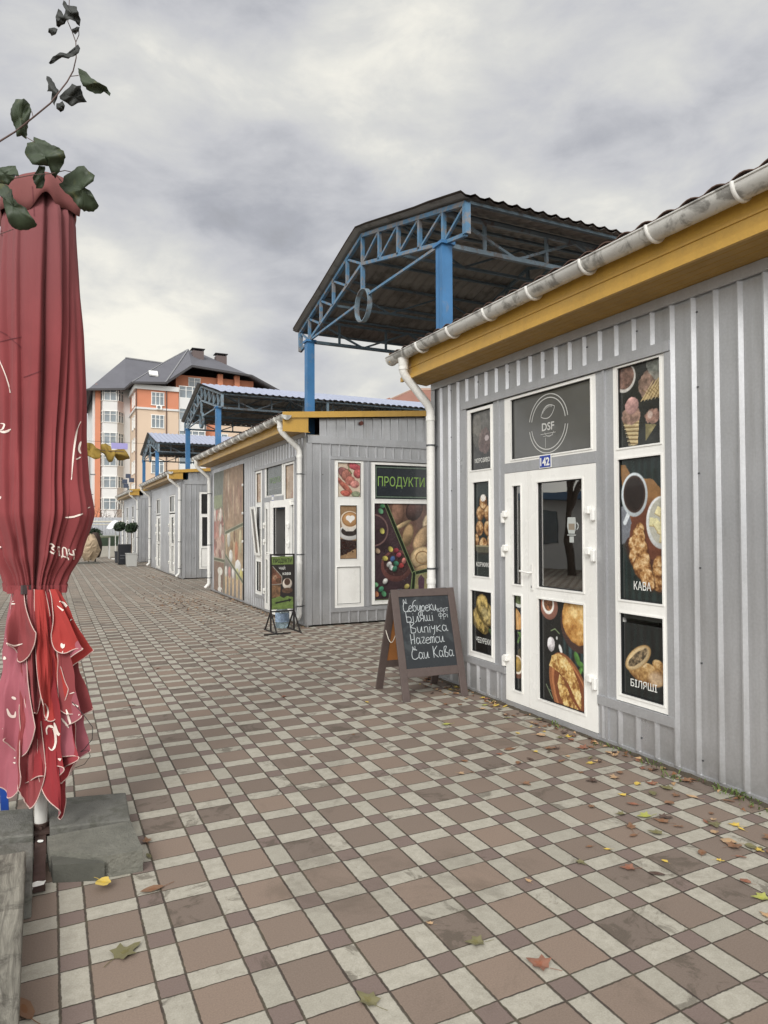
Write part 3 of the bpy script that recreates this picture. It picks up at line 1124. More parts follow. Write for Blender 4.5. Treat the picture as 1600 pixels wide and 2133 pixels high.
def kiosk(label, y0, y1, gz, units, side_units, depth=4.2, zt=3.13, grp='grey shop kiosks in the row', near_pipe=True, far_pipe=True, holes_f=(), holes_s=(), phase_f=0.0, gpipe=None, pre=None):
    """y0 near end, y1 far end (away from the camera)"""
    K = thing('kiosk', label, 'kiosk', (FX+depth/2, (y0+y1)/2, 0), grp)
    F = Fr((FX, y1, 0), (0, -1, 0))
    L = y1-y0
    S = Fr((FX, y0, 0), (1, 0, 0))
    # walls
    mb = MB()
    corr_wall(mb, F, 0, L, .03, zt, holes_f, phase_f)
    corr_wall(mb, Fr((FX+depth, y1, 0), (-1, 0, 0)), 0, depth, .03, zt+.2, [])
    Sx = S
    corr_wall(mb, S, 0, depth, .03, 2.96, holes_s, .07)
    mb.build('cladding', CLAD, K)
    mb = MB()
    # recessed upper strip of the side wall, follows the mono-pitch roof
    up = Fr((FX, y0+.02, 0), (1, 0, 0))
    sl = (3.58-3.38)/2.6
    n = int(depth/.1655)
    for i in range(n):
        a = (.22 if gz > 3.35 and gz < 3.4 else .16)+i*.1655
        b = a+.1655
        if b > depth:
            break
        za = gz-.05+(FX-3.25+a)*sl
        zb = gz-.05+(FX-3.25+b)*sl
        P = up.p
        mb.face([P(a, 3.07, 0), P(a+.12, 3.07, 0), P(a+.12, zb, 0), P(a, za, 0)])
        mb.face([P(a+.12, 3.07, 0), P(a+.128, 3.07, .016), P(a+.128, zb, .016), P(a+.12, zb, 0)])
        mb.face([P(a+.128, 3.07, .016), P(a+.157, 3.07, .016), P(a+.157, zb, .016), P(a+.128, zb, .016)])
        mb.face([P(a+.157, 3.07, .016), P(b, 3.07, 0), P(b, zb, 0), P(a+.157, zb, .016)])
    mb.build('upper_cladding', CLAD, K)
    # inner shell, floor and back
    mb = MB()
    mb.box(FX+.12, FX+depth-.1, y0+.1, y1-.1, .04, .06, 0)
    for q in ((FX+depth-.06, FX+depth-.04, y0+.06, y1-.06, .06, zt), (FX+.06, FX+depth-.06, y0+.04, y0+.06, .06, 2.9), (FX+.06, FX+depth-.06, y1-.06, y1-.04, .06, zt)):
        mb.box(*q, 0)
    mb.box(FX+.02, FX+depth-.06, y0+.06, y1-.06, zt-.05, zt-.03, 0)
    mb.build('inside_lining', INW, K)
    # trims
    mb = MB()
    F.box(mb, 0, L, zt-.07, zt+.0, .017, .034)
    F.box(mb, 0, L, .0, .03, -.02, .012)
    S.box(mb, .0, depth, 2.955, 3.075, .0, .03)
    F.box(mb, L-.06, L+.024, .03, zt-.072, .0175, .0215)
    S.box(mb, -.0215, .075, .03, 2.953, .0175, .0215)
    F.box(mb, -.02, .06, .03, zt-.072, .0175, .0215)
    mb.build('wall_trim', TRIMG, K)
    # screws on the cladding
    mb = MB()
    kk = 0
    while phase_f+kk*RIBS < L-.1:
        uu = phase_f+kk*RIBS+.03
        kk += 1
        if uu < .05 or kk % 3:
            continue
        for zz in (.14, .75, 1.35, 1.95, 2.5, 2.98):
            if any(h[0]-.02 < uu < h[1]+.02 and h[2]-.02 < zz < h[3]+.02 for h in holes_f):
                continue
            zz += ((kk*37) % 7-3)*.006
            F.box(mb, uu-.005, uu+.005, zz-.005, zz+.005, 0, .006)
    o = mb.build('screws', SCREW, K)
    o['kind'] = 'stuff'
    # soffit + fascia
    zf = 3.16
    mb = MB()
    P = F.p
    x1 = FX-3.385
    ys0, ys1 = -.12, L+.12
    seg = 5
    for i in range(seg):
        a0, a1 = .02+(x1-.02)*i/seg, .02+(x1-.02)*(i+1)/seg
        z0_, z1_ = zt+.002+(zf-zt)*i/seg, zt+.002+(zf-zt)*(i+1)/seg
        am = a0+(a1-a0)*.82
        zm = z0_+(z1_-z0_)*.82
        mb.face([P(ys0, z0_, a0), P(ys1, z0_, a0), P(ys1, zm, am), P(ys0, zm, am)], 0)
        mb.face([P(ys0, zm, am), P(ys1, zm, am), P(ys1, z1_+.006, am+.008), P(ys0, z1_+.006, am+.008)], 0)
        mb.face([P(ys0, z1_+.006, am+.008), P(ys1, z1_+.006, am+.008), P(ys1, z1_, a1), P(ys0, z1_, a1)], 0)
    mb.build('soffit', SOFF, K)
    mb = MB()
    F.box(mb, ys0, ys1, zf+.035, gz+.0, x1, x1+.012)
    F.box(mb, ys0, ys1, zf-.012, zf+.035, x1-.002, x1+.024)
    F.box(mb, ys0, ys1, zf+.10, zf+.115, x1+.0125, x1+.02)
    mb.build('fascia', YEL, K)
    # end box closing the eave and the verge board
    mb = MB()
    yb = y0-.135
    mb.box(FX-.45, FX-.03, yb-.012, yb, 3.10, gz+.0, 0)
    mb.box(FX-.45, FX+.0, yb, y0-.12, 3.10, 3.112, 0)
    for sgn, yy in ((0, yb-.02),):
        a = (FX-.46, gz+.005)
        b = (FX+depth, gz+.005+(depth+.46)*sl)
        mb.box8([(a[0], yy-.02, a[1]-.06), (b[0], yy-.02, b[1]-.06), (b[0], yy, b[1]-.06), (a[0], yy, a[1]-.06),
                 (a[0], yy-.02, a[1]+.035), (b[0], yy-.02, b[1]+.035), (b[0], yy, b[1]+.035), (a[0], yy, a[1]+.035)], 0)
    mb.build('verge_board', YEL, K)
    mb = MB()
    yy = y1+.15
    mb.box8([(a[0], yy-.02, a[1]-.06), (b[0], yy-.02, b[1]-.06), (b[0], yy, b[1]-.06), (a[0], yy, a[1]-.06),
             (a[0], yy-.02, a[1]+.035), (b[0], yy-.02, b[1]+.035), (b[0], yy, b[1]+.035), (a[0], yy, a[1]+.035)], 0)
    mb.build('verge_board', YEL, K)
    # roof: metal tile, waves run up the slope
    mb = MB()
    xs = [FX-.47, FX-.2, FX+.5, FX+1.5, FX+depth+.1]
    ny = int((L+.26)/.0275)
    rows = []
    for i in range(ny+1):
        y = y0-.13+(L+.26)*i/ny
        wv = .5+.5*math.sin(2*math.pi*y/.165)
        w = .026*wv**.6
        rows.append([(x, y, gz+.012+(x-(FX-.47))*sl+w) for x in xs])
    mb.grid(rows, 0, sm=True)
    rows2 = [[(p[0], p[1], p[2]-.006) for p in r] for r in rows]
    mb.grid(rows2, 0, sm=True, flip=True)
    for i in range(ny):
        mb.face([rows[i][0], rows2[i][0], rows2[i+1][0], rows[i+1][0]], 0)
    mb.build('roof', ROOFB, K)
    # gutter: half-round channel
    gx, gr = 3.295, .072
    gzc = gz-.005
    ya, yb2 = y0-.2, y1+.2
    mb = MB()
    nseg = max(int((yb2-ya)/.6), 2)
    rows = []
    rin = []
    for i in range(nseg+1):
        y = ya+(yb2-ya)*i/nseg
        sag = .006*math.sin(i*1.7)+(.012*((y-ya)/(yb2-ya)-.5))
        rows.append([(gx+gr*math.cos(t), y, gzc+sag+gr*math.sin(t)) for t in np.linspace(math.pi, 2*math.pi, 15)])
        rin.append([(gx+(gr-.004)*math.cos(t), y, gzc+sag+(gr-.004)*math.sin(t)) for t in np.linspace(math.pi, 2*math.pi, 15)])
    mb.grid(rows, 0)
    mb.grid(rin, 0, flip=True)
    for i in range(nseg):
        for e in (0, -1):
            mb.face([rows[i][e], rin[i][e], rin[i+1][e], rows[i+1][e]])
    # rolled front lip and end caps
    mb.tube([(gx-gr, ya, rows[0][0][2]+.004), (gx-gr, yb2, rows[-1][0][2]+.004)], .007, 8)
    for r_, yy in ((rows[0], ya), (rows[-1], yb2)):
        mb.face([(p[0], yy, p[2]) for p in r_])
        mb.tube([(p[0], yy, p[2]) for p in r_], .006, 6)
    gut = mb.build('gutter', GUT, K)
    nb = int((yb2-ya-.3)/.58)
    for i in range(nb+1):
        y = ya+.42+i*.58
        if y > yb2-.15:
            break
        mb = MB()
        pr = [(gx+(gr+.006)*math.cos(t), y, gzc+(gr+.006)*math.sin(t)) for t in np.linspace(math.pi*.97, 2*math.pi, 12)]
        mb.tube([(FX-.32, y, gzc-.02), pr[-1]], .007, 6)
        mb.tube(pr, .0125, 6)
        mb.build('gutter_bracket', PIPE, gut)
    # downpipes
    def pipe(y, foot=1):
        r = .044
        mb = MB()
        px = FX-.085
        kink = 2.84
        pts = [(gx, y, gzc-gr+.02), (gx, y, gzc-gr-.12), (gx+.02, y, gzc-gr-.16), (px-.03, y, kink+.05), (px, y, kink-.02), (px, y, .2), (px-.02, y, .15), (px-.10, y, .075)]
        mb.tube(pts, [.058, r, r, r, r, r, r, r], 16)
        for z in (kink-.12, 1.0, .42):
            mb.tube([(px, y, z), (px, y, z+.05)], r+.006, 16)
        mb.tube([(gx, y, gzc-gr-.10), (gx, y, gzc-gr-.07)], r+.008, 16)
        o = mb.build('downpipe', PIPE, K)
        b = MB()
        for z in (2.45, 1.15, .32):
            b.tube([(px, y, z), (px, y, z+.018)], r+.005, 14, m=0)
            b.beam((px+.03, y, z+.009), (FX, y, z+.009), .012)
        b.build('pipe_clamp', SCREW, o)
        return o
    if near_pipe:
        pipe(y0+.13)
    if far_pipe:
        pipe(y1-.08 if gpipe is None else gpipe)
    for fn in units:
        fn(K, F)
    for fn in side_units:
        fn(K, S)
    return K, F, S


# ---- the door group that every kiosk has; YL = u of its left edge, in frame F (u grows to the right)
def door_unit(K, F, u, painters, number=None, doorkind='prints', number_label=None, sign=None):
    """u = left edge of door frame; widths from the nearest kiosk"""
    wd = 1.145
    # transom
    pane = (u+.095, u+1.10, 2.195, 2.727)
    w = window(K, F, 'transom_window', u, u+wd+.005, 2.165, 2.752, [(*pane, sign[0] if sign else 'grey', sign[1] if sign else None)])
    # strip above door, sill
    mb = MB()
    F.box(mb, u, u+wd, 2.079, 2.163, -.03, .010)
    mb.build('door_strip', TRIMG, K)
    mb = MB()
    F.box(mb, u-.0, u+wd, .0, .046, -.03, .016)
    mb.build('door_sill', TRIMG, K)
    if number:
        mb = MB()
        F.box(mb, u+.50, u+.65, 2.082, 2.192, .0145, .02, 0)
        F.box(mb, u+.507, u+.643, 2.089, 2.185, .0202, .022, 1)
        p = mb.build('house_number_plate', [LETW, M('blue_enamel', (38, 62, 148), .3)], K)
        text_obj(number, F, u+.575, 2.104, .0235, .066, LETW, p, width=.118, bold=.035)
    return w


def leaf(K, F, u0, u1, z0, z1, gl, pn, label, glk='glass', painter=None, hinges=(), handle=None, d=.012, name='door'):
    mb = MB()
    frame_mesh(mb, F, u0, u1, z0, z1, [gl, pn], -.05, d)
    bead(mb, F, gl, d, .014)
    bead(mb, F, pn, d, .014)
    o = mb.build(name, PVC, K)
    if label:
        o['label'] = label
    q = MB()
    for h in (gl, pn):
        a, b, c, e = h
        k = .006
        for r_ in ((a, b, c, c+k), (a, b, e-k, e), (a, a+k, c+k, e-k), (b-k, b, c+k, e-k)):
            F.box(q, *r_, -.016, 0)
    q.build('gasket', RUB, o)
    q = MB()
    F.box(q, *gl, -.022, -.016)
    q.build('glass_pane', GLASS if glk == 'glass' else GLASSD, o)
    if painter:
        painter(pn[1]-pn[0], pn[3]-pn[2], .004).build('printed_picture', F, pn[0], pn[3], -.014, PRINT, o)
    else:
        q = MB()
        F.box(q, *pn, -.03, -.012)
        q.build('panel', PVC, o)
    for hu, hz, s_ in hinges:
        mb = MB()
        mb_u = hu
        F.box(mb, mb_u-.045*s_ if s_ > 0 else mb_u, mb_u if s_ > 0 else mb_u+.045, hz-.018, hz+.04, .012, .052)
        F.box(mb, min(mb_u, mb_u+.038*s_), max(mb_u, mb_u+.038*s_), hz-.07, hz+.022, .012, .04)
        hb = mb.build('hinge', PVC, o)
        bv = hb.modifiers.new('bevel', 'BEVEL')
        bv.width = .008
        bv.segments = 2
    if handle:
        hm = handle_mesh(F, handle[0], handle[1], handle[2])
        hm.build('handle', M('white_handle', (220, 219, 214), .3), o)
        kq = MB()
        F.box(kq, handle[0]-.004, handle[0]+.004, handle[1]-.09, handle[1]-.07, .0222, .0235)
        kq.build('keyhole', RUB, o)
    return o


# ---------------- kiosk 1 (nearest)
Y1F = 6.36


def U1(y):
    return Y1F-y


def units1(K, F):
    L_ = lambda t, z, h, w: (t, z, h, w, LETW)
    window(K, F, 'side_window', U1(5.69), U1(5.255), .340, 2.742,
           [(U1(5.635), U1(5.29), 2.145, 2.71, 'print', p_icecream_dark, L_('МОРОЗИВО', 2.215, .042, .25)),
            (U1(5.592), U1(5.325), 1.124, 2.026, 'print', p_buns, L_('КОРЖИКИ', 1.215, .042, .235)),
            (U1(5.64), U1(5.297), .394, .982, 'print', p_cheb, L_('ЧЕБУРЕКИ', .485, .052, .24))])
    window(K, F, 'side_window', U1(3.742), U1(3.272), .345, 2.757,
           [(U1(3.702), U1(3.315), 2.161, 2.742, 'print', p_cones, None),
            (U1(3.702), U1(3.312), 1.072, 2.078, 'print', p_kava, L_('КАВА', 1.15, .060, .155)),
            (U1(3.702), U1(3.312), .396, .976, 'print', p_bil, L_('БІЛЯШІ', .465, .052, .235))])
    u = U1(5.073)
    w = door_unit(K, F, u, None, number='142')
    # round emblem on the transom
    cu, cz = U1(4.50), 2.455
    MBX = [None]

    def ringarc(r, wd, a0, a1, sx=1.0, sz=1.0, dx=0, dz=0, n=40):
        for i in range(n):
            t0 = a0+(a1-a0)*i/n
            t1 = a0+(a1-a0)*(i+1)/n
            q = []
            for rr, t in ((r-wd/2, t0), (r+wd/2, t0), (r+wd/2, t1), (r-wd/2, t1)):
                q.append(F.p(cu+dx+rr*math.cos(t)*sx, cz+dz+rr*math.sin(t)*sz, -.0145))
            MBX[0].face(q)
    D_ = math.pi/180
    for r_ in (.215, .245):
        for a0_, a1_ in ((8, 170), (190, 352)):
            mb = MB()
            MBX[0] = mb
            ringarc(r_, .008, a0_*D_, a1_*D_)
            mb.build('emblem_arc', M('pale_line_print', (190, 190, 186), .5), w)
    mb = MB()
    MBX[0] = mb
    # pastry outline: two arcs, tilted
    for s_ in (1, -1):
        for i in range(16):
            t0, t1 = -1+2*i/16, -1+2*(i+1)/16
            q = []
            for t, o_ in ((t0, 0), (t1, 0), (t1, .007), (t0, .007)):
                x = .095*t
                z = s_*.052*(1-t*t)+o_
                q.append(F.p(cu+x*.93-z*.35, cz+.095+x*.35+z*.93, -.0145))
            mb.face(q)
    for i in range(9):
        t = -.75+1.5*i/8
        x = .08*t
        z = .032*(1-t*t)+.012
        a = (cu+x*.93-z*.35, cz+.095+x*.35+z*.93)
        mb.face([F.p(a[0]-.004, a[1]-.010, -.0144), F.p(a[0]+.001, a[1]-.010, -.0144), F.p(a[0]+.006, a[1]+.010, -.0144), F.p(a[0]+.001, a[1]+.010, -.0144)])
    mb.build('emblem_pastry', M('pale_line_print', (190, 190, 186), .5), w)
    mb = MB()
    MBX[0] = mb
    F.quad(mb, cu-.095, cu+.095, cz-.085, cz-.081, -.0145)
    F.quad(mb, cu-.062, cu+.062, cz-.104, cz-.101, -.0145)
    ringarc(.06, .004, 200*D_, 340*D_, dz=-.05, dx=.015)
    F.quad(mb, cu-.035, cu-.031, cz-.20, cz-.115, -.0145)
    mb.build('emblem_lines', M('pale_line_print', (190, 190, 186), .5), w)
    text_obj('DSF', F, cu, cz-.055, -.0144, .066, M('pale_line_print', (190, 190, 186), .5), w, width=.155, bold=.02)
    leaf(K, F, U1(5.073), U1(4.741), .05, 2.075, (U1(4.958), U1(4.84), 1.091, 1.957), (U1(4.963), U1(4.842), .158, .992), 'narrow left door leaf with a slim food picture',
         painter=p_door_narrow, hinges=[(u+.005, 1.70, -1), (u+.005, 1.395, -1), (u+.005, .415, -1)])
    leaf(K, F, U1(4.737), U1(3.93), .05, 2.075, (U1(4.617), U1(4.07), 1.092, 1.968), (U1(4.617), U1(4.066), .158, .992), 'wide right door leaf with two fried pasties pictured below the glass',
         painter=p_door_wide, hinges=[(U1(3.965), 1.71, 1), (U1(3.965), 1.40, 1), (U1(3.965), .44, 1)], handle=(U1(4.69), 1.165, 1))
    # cup transfer on the door glass
    mb = MB()
    cu, cz = U1(4.225), 1.60
    pts = [(-.045, .07), (-.052, .0), (-.035, -.06), (.035, -.06), (.052, .0), (.045, .07)]
    mb.face([F.p(cu+x, cz+z, -.0145) for x, z in pts[::-1]], 0)
    F.quad(mb, cu-.05, cu+.05, cz-.075, cz-.067, -.0145, 0)
    F.quad(mb, cu-.025, cu+.025, cz-.13, cz-.082, -.0145, 0)
    F.quad(mb, cu-.035, cu+.035, cz-.03, cz+.02, -.0140, 1)
    for i in range(8):
        t0, t1 = -1.3+2.6*i/8, -1.3+2.6*(i+1)/8
        mb.face([F.p(cu+.05+r_*math.cos(t), cz+r_*math.sin(t), -.0145) for r_, t in ((.022, t0), (.032, t0), (.032, t1), (.022, t1))], 0)
    mb.build('cup_transfer', [M('transfer_white', (176, 180, 176), .5), M('transfer_beige', (140, 128, 112), .5)], K)
    # flat strips between the units and the casing round the group
    mb = MB()
    for a, b in ((5.255, 5.075), (3.927, 3.744)):
        F.box(mb, U1(a), U1(b), .03, 2.757, -.02, .004)
        F.box(mb, U1((a+b)/2)-.012, U1((a+b)/2)+.012, .03, 2.757, .004, .016)
    F.box(mb, U1(5.765), U1(3.22), 2.76, 2.83, .006, .030)
    F.box(mb, U1(5.765), U1(5.693), .30, 2.758, -.02, .0195)
    F.box(mb, U1(3.269), U1(3.215), .28, 2.758, -.02, .0195)
    F.box(mb, U1(5.765), U1(5.08), .275, .335, -.02, .024)
    F.box(mb, U1(3.92), U1(3.215), .275, .340, -.02, .024)
    mb.build('door_group_casing', TRIMG, K)
    # things seen inside through the glass
    mb = MB()
    mb.box(4.3, 4.9, 3.9, 5.6, .06, 1.0, 0)
    mb.box(4.25, 4.95, 3.85, 5.65, 1.0, 1.04, 1)
    mb.box(5.4, 5.7, 3.2, 6.1, 1.0, 1.04, 1)
    for z in (1.45, 1.85, 2.2):
        mb.box(5.3, 5.7, 3.2, 6.1, z, z+.03, 1)
    for i in range(22):
        y = 3.3+rnd.random()*2.7
        z = rnd.choice((1.04, 1.48, 1.88))
        mb.box(5.35, 5.5, y, y+.08+rnd.random()*.08, z, z+.12+rnd.random()*.16, 2+i % 3)
    mb.build('counter_and_shelves', [M('counter_front', (196, 190, 178), .5), M('counter_top', (120, 96, 76), .4), M('goods_red', (150, 52, 48), .4), M('goods_yellow', (200, 160, 62), .4), M('goods_pale', (206, 206, 196), .4)], K)
    mb = MB()
    mb.box(4.4, 4.75, 4.75, 5.15, 1.04, 1.42, 0)
    mb.box(4.37, 4.4, 4.80, 5.10, 1.30, 1.40, 1)
    mb.box(4.33, 4.75, 4.78, 5.12, 1.42, 1.47, 0)
    mb.box(4.3, 4.42, 4.86, 5.04, 1.06, 1.10, 1)
    mb.tube([(4.36, 4.55, 1.05), (4.36, 4.55, 1.2)], [.04, .055], 14, m=2)
    mb.tube([(4.38, 4.62, 1.3), (4.38, 4.62, 1.5)], [.06, .05], 14, m=2)
    mb.build('coffee_machine', [M('machine_grey', (130, 134, 136), .35, .3), M('machine_dark', (40, 42, 44), .3), M('cup_white', (230, 228, 222), .4)], K)


H1 = [(U1(5.76), U1(3.22), .28, 2.765)]
# the door itself reaches the ground
H1b = [(U1(5.0755), U1(3.9265), -.1, .281)]
ph1 = (U1(3.215)) % RIBS
kiosk('nearest grey ribbed kiosk, with food pictures in its windows and plate 142 above the door', -1.3, Y1F, 3.41, [units1], [], holes_f=H1+H1b, phase_f=ph1, near_pipe=False, gpipe=6.28, zt=3.13)

# ---------------- kiosk 2
Y2N, Y2F_ = 10.40, 17.62


def U2(y):
    return Y2F_-y


def units2(K, F):
    # faded banner
    mb = MB()
    F.box(mb, U2(17.22), U2(14.36), .06, 2.955, .018, .028)
    b = mb.build('faded_food_banner', M('banner_back', (190, 188, 180), .6), K)
    p_faded(2.86, 2.895, .011).build('printed_picture', F, U2(17.22), 2.955, .0295, PRINTM, b, fade=((176, 170, 160), .24))
    mb = MB()
    for z in (.7, 1.3, 1.9, 2.5):
        mb.tube([F.p(U2(14.36)+.005, z, .028), F.p(U2(14.36)+.005, z, .05)], .03, 10)
    mb.build('fixing_knobs', PVC, b)
    mb = MB()
    F.box(mb, U2(14.355), U2(14.32), .06, 2.955, .0, .03)
    mb.build('dark_edge_strip', RUB, K)
    # left side window: fixed top, tilted middle sash, fixed bottom
    window(K, F, 'side_window', U2(13.44), U2(13.0), .28, 2.72,
           [(U2(13.385), U2(13.04), 2.09, 2.672, 'print', p_beige, None, .012),
            (U2(13.36), U2(13.06), 1.08, 2.0, 'dark', None, None),
            (U2(13.385), U2(13.04), .345, .925, 'dark', None, None)])
    # tilted sash, hinged at its foot and leaning outwards at the top
    mb = MB()
    T = Fr(F.p(U2(13.36), 1.05, .02), F.u)
    q = MB()
    for (a, b, c, e) in [(0, .32, 0, .05), (0, .32, .92, .97), (0, .05, .05, .92), (.27, .32, .05, .92)]:
        dd = lambda z: .02-.0+z*-.0
        P = lambda u, z, d: T.p(u, z*.985, .012+.10*(z/.97)+d)
        q.box8([P(a, c, .02), P(b, c, .02), P(b, c, 0), P(a, c, 0), P(a, e, .02), P(b, e, .02), P(b, e, 0), P(a, e, 0)])
    q.face([P(.05, .05, .01), P(.27, .05, .01), P(.27, .92, .01), P(.05, .92, .01)], 1)
    q.build('tilted_sash', [PVC, GLASSD], K)
    u = U2(12.79)
    w = door_unit(K, F, u, None, number='1', sign=('print', lambda w_, h_, r_: signcanvas(w_, h_)))
    text_obj('ПРОДУКТИ', F, u+.595, 2.42, -.012, .10, M('dim_green_print', (118, 146, 92), .4), w, width=.66)
    # left fixed leaf
    leaf(K, F, U2(12.79), U2(12.50), .05, 2.075, (U2(12.70), U2(12.58), 1.09, 1.95), (U2(12.70), U2(12.58), .16, .99), 'narrow closed door leaf', glk='dark',
         hinges=[(u+.005, 1.65, -1), (u+.005, 1.33, -1), (u+.005, .4, -1)], painter=lambda a, b, c: Canvas(a, b, c, (52, 54, 54), 3))
    # open leaf, swung outwards about its right edge
    hp = F.p(U2(11.20), 0, .03)
    ang = math.radians(7)
    du = Vector(F.u)*(-math.cos(ang))+Vector(F.n)*math.sin(ang)
    O = hp+du*.80
    OF = Fr(O, -du)
    o = leaf(K, OF, 0, .80, .05, 2.075, (.12, .66, 1.09, 1.95), (.12, .66, .16, .99), 'wide door leaf standing open with a green glow on its glass', glk='dark', hinges=[(.78, 1.65, 1), (.78, 1.33, 1), (.78, .4, 1)], handle=(.05, 1.1, 1))
    mb = MB()
    OF.box(mb, .13, .65, 1.1, 1.89, -.03, -.024)  # teal panel behind the glass, coloured to stand for light through the pane
    mb.build('teal_light_panel', M('painted_teal_light', (96, 150, 140), .4, var=(9, .35)), o)
    # right side window
    window(K, F, 'side_window', U2(11.60), U2(11.0), 2.04, 2.72, [(U2(11.53), U2(11.05), 2.09, 2.68, 'print', lambda a, b, c: p_beige(a, b, c, 19), None, .012)])
    window(K, F, 'side_window', U2(11.60), U2(11.0), .28, 2.035, [(U2(11.53), U2(11.05), 1.05, 1.98, 'dark', None, None), (U2(11.53), U2(11.05), .34, .98, 'dark', None, None)])
    mb = MB()
    F.box(mb, U2(13.52), U2(10.93), 2.725, 2.785, .006, .03)
    F.box(mb, U2(12.998), U2(12.795), .03, 2.72, -.02, .004)
    F.box(mb, U2(13.52), U2(13.442), .26, 2.723, -.02, .0195)
    F.box(mb, U2(10.998), U2(10.93), .26, 2.723, -.02, .0195)
    F.box(mb, U2(13.52), U2(12.8), .22, .277, -.02, .024)
    F.box(mb, U2(11.60), U2(10.93), .22, .277, -.02, .024)
    mb.build('door_group_casing', TRIMG, K)
    mb = MB()
    mb.box(4.6, 4.9, 11.2, 13.4, .06, 2.2, 0)
    for i in range(30):
        y = 11.3+rnd.random()*2.0
        z = .3+.4*int(rnd.random()*5)
        mb.box(4.5, 4.6, y, y+.1, z, z+.2, 1+i % 3)
    mb.build('goods_shelf', [M('shelf_dark', (60, 46, 44), .6), M('goods_red', (150, 52, 48), .4), M('goods_yellow', (200, 160, 62), .4), M('goods_pale', (206, 206, 196), .4)], K)


def signcanvas(w, h):
    c = Canvas(w, h, .012, (92, 98, 92), 20)
    c.bg_noise(20, 4)
    c.poly([(0, h/w*.75), (1, h/w*.75), (1, h/w*.8), (0, h/w*.8)], (120, 122, 116), a=.6)
    return c


def dark_sign(w, h, r):
    c = Canvas(w, h, .006, (34, 46, 42), 22)
    H = h/w
    c.line([(.025, .03), (1.2, .03)], .012, (110, 130, 112))
    c.line([(.025, H-.03), (1.2, H-.03)], .012, (110, 130, 112))
    c.line([(.025, .03), (.025, H-.03)], .012, (110, 130, 112))
    c.poly([(.045, .05), (1, .05), (1, H-.05), (.045, H-.05)], (40, 46, 52))
    return c


def sides2(K, S):
    X = lambda x: x-FX
    window(K, S, 'side_window', X(4.165), X(4.69), .28, 2.70,
           [(X(4.228), X(4.642), 2.095, 2.662, 'print', p_meat, None, .006),
            (X(4.264), X(4.570), 1.073, 1.957, 'print', p_coffee, None, .006),
            (X(4.208), X(4.632), .337, .945, 'white', None, None)])
    w = window(K, S, 'shop_window', X(4.835), X(6.25), .30, 2.69,
               [(X(4.90), X(6.18), 2.07, 2.65, 'print', dark_sign, None, .006),
                (X(4.888), X(6.18), .363, 1.996, 'print', lambda a, b, r: p_collage(a*1.0, b, .0065), None, .0065)])
    text_obj('ПРОДУКТИ', S, X(5.415), 2.29, -.012, .165, LETG, w, width=.90, bold=.0)
    mb = MB()
    S.box(mb, X(4.10), X(6.36), 2.705, 2.76, .0, .03)
    S.box(mb, X(4.10), X(4.163), .22, 2.703, -.02, .0195)
    S.box(mb, X(4.692), X(4.832), .28, 2.703, -.02, .004)
    S.box(mb, X(4.765), X(4.79), .28, 2.703, .004, .022)
    S.box(mb, X(4.10), X(6.36), .215, .277, -.02, .024)
    S.box(mb, X(6.252), X(6.36), .28, 2.703, -.02, .0195)
    mb.build('window_casing', TRIMG, K)
    mb = MB()
    mb.tube([S.p(.95, 3.33, 0), S.p(.95, 3.33, .03)], .035, 12)
    mb.build('vent_cap', M('rusty_cap', (120, 70, 60), .6), K)


H2 = [(U2(13.51), U2(10.94), .25, 2.73), (U2(12.79), U2(11.645), -.1, .251)]
HS2 = [(4.105-FX, 6.355-FX, .25, 2.72)]
kiosk('second grey kiosk with a green ПРОДУКТИ side sign and an open door', Y2N, Y2F_, 3.36, [units2], [sides2], holes_f=H2, holes_s=HS2, phase_f=.05, depth=4.2)


# ---------------- kiosks 3 and 4
def simple_door(K, F, u, lit=False):
    window(K, F, 'transom_window', u, u+1.15, 2.10, 2.70, [(u+.1, u+1.05, 2.15, 2.66, 'refl', None)])
    q = MB()
    F.box(q, u+.1, u+1.05, 2.15, 2.66, -.022, -.016)
    q.build('glass_pane', GLASSY, K)
    leaf(K, F, u, u+.34, .05, 2.06, (u+.1, u+.24, 1.09, 1.95), (u+.1, u+.24, .16, .99), None, glk='dark', painter=lambda a, b, c: Canvas(a, b, .03, (200, 200, 196), 3), hinges=[(u+.005, 1.7, -1), (u+.005, 1.4, -1), (u+.005, .42, -1)])
    leaf(K, F, u+.345, u+1.15, .05, 2.06, (u+.46, u+1.02, 1.09, 1.95), (u+.46, u+1.02, .16, .99), None, glk='dark', painter=lambda a, b, c: Canvas(a, b, .03, (204, 204, 200), 3), handle=(u+.40, 1.16, 1), hinges=[(u+1.13, 1.7, 1), (u+1.13, 1.4, 1), (u+1.13, .42, 1)])


def glass_bright(name):
    m = bpy.data.materials.new(name)
    m.use_nodes = True
    b = m.node_tree.nodes['Principled BSDF']
    b.inputs['Base Color'].default_value = (.02, .02, .02, 1)
    b.inputs['Roughness'].default_value = .02
    b.inputs['Specular IOR Level'].default_value = 1.0
    b.inputs['IOR'].default_value = 2.2
    return m


GLASSY = glass_bright('mirror_film_glass')


def mk_units(y1, doors, wins):
    def fn(K, F):
        for yl in doors:
            simple_door(K, F, y1-yl)
        for yl in wins:
            window(K, F, 'side_window', y1-yl, y1-yl+.5, .3, 2.7, [(y1-yl+.06, y1-yl+.44, 2.1, 2.65, 'dark', None), (y1-yl+.06, y1-yl+.44, 1.05, 2.0, 'dark', None), (y1-yl+.06, y1-yl+.44, .36, .96, 'white', None)])
    return fn


def side_win(K, S):
    window(K, S, 'side_window', .5, .98, .30, 2.72, [(.56, .93, 2.03, 2.66, 'dark', None, None), (.585, .905, 1.02, 1.93, 'dark', None, None), (.56, .93, .36, .95, 'white', None, None)])


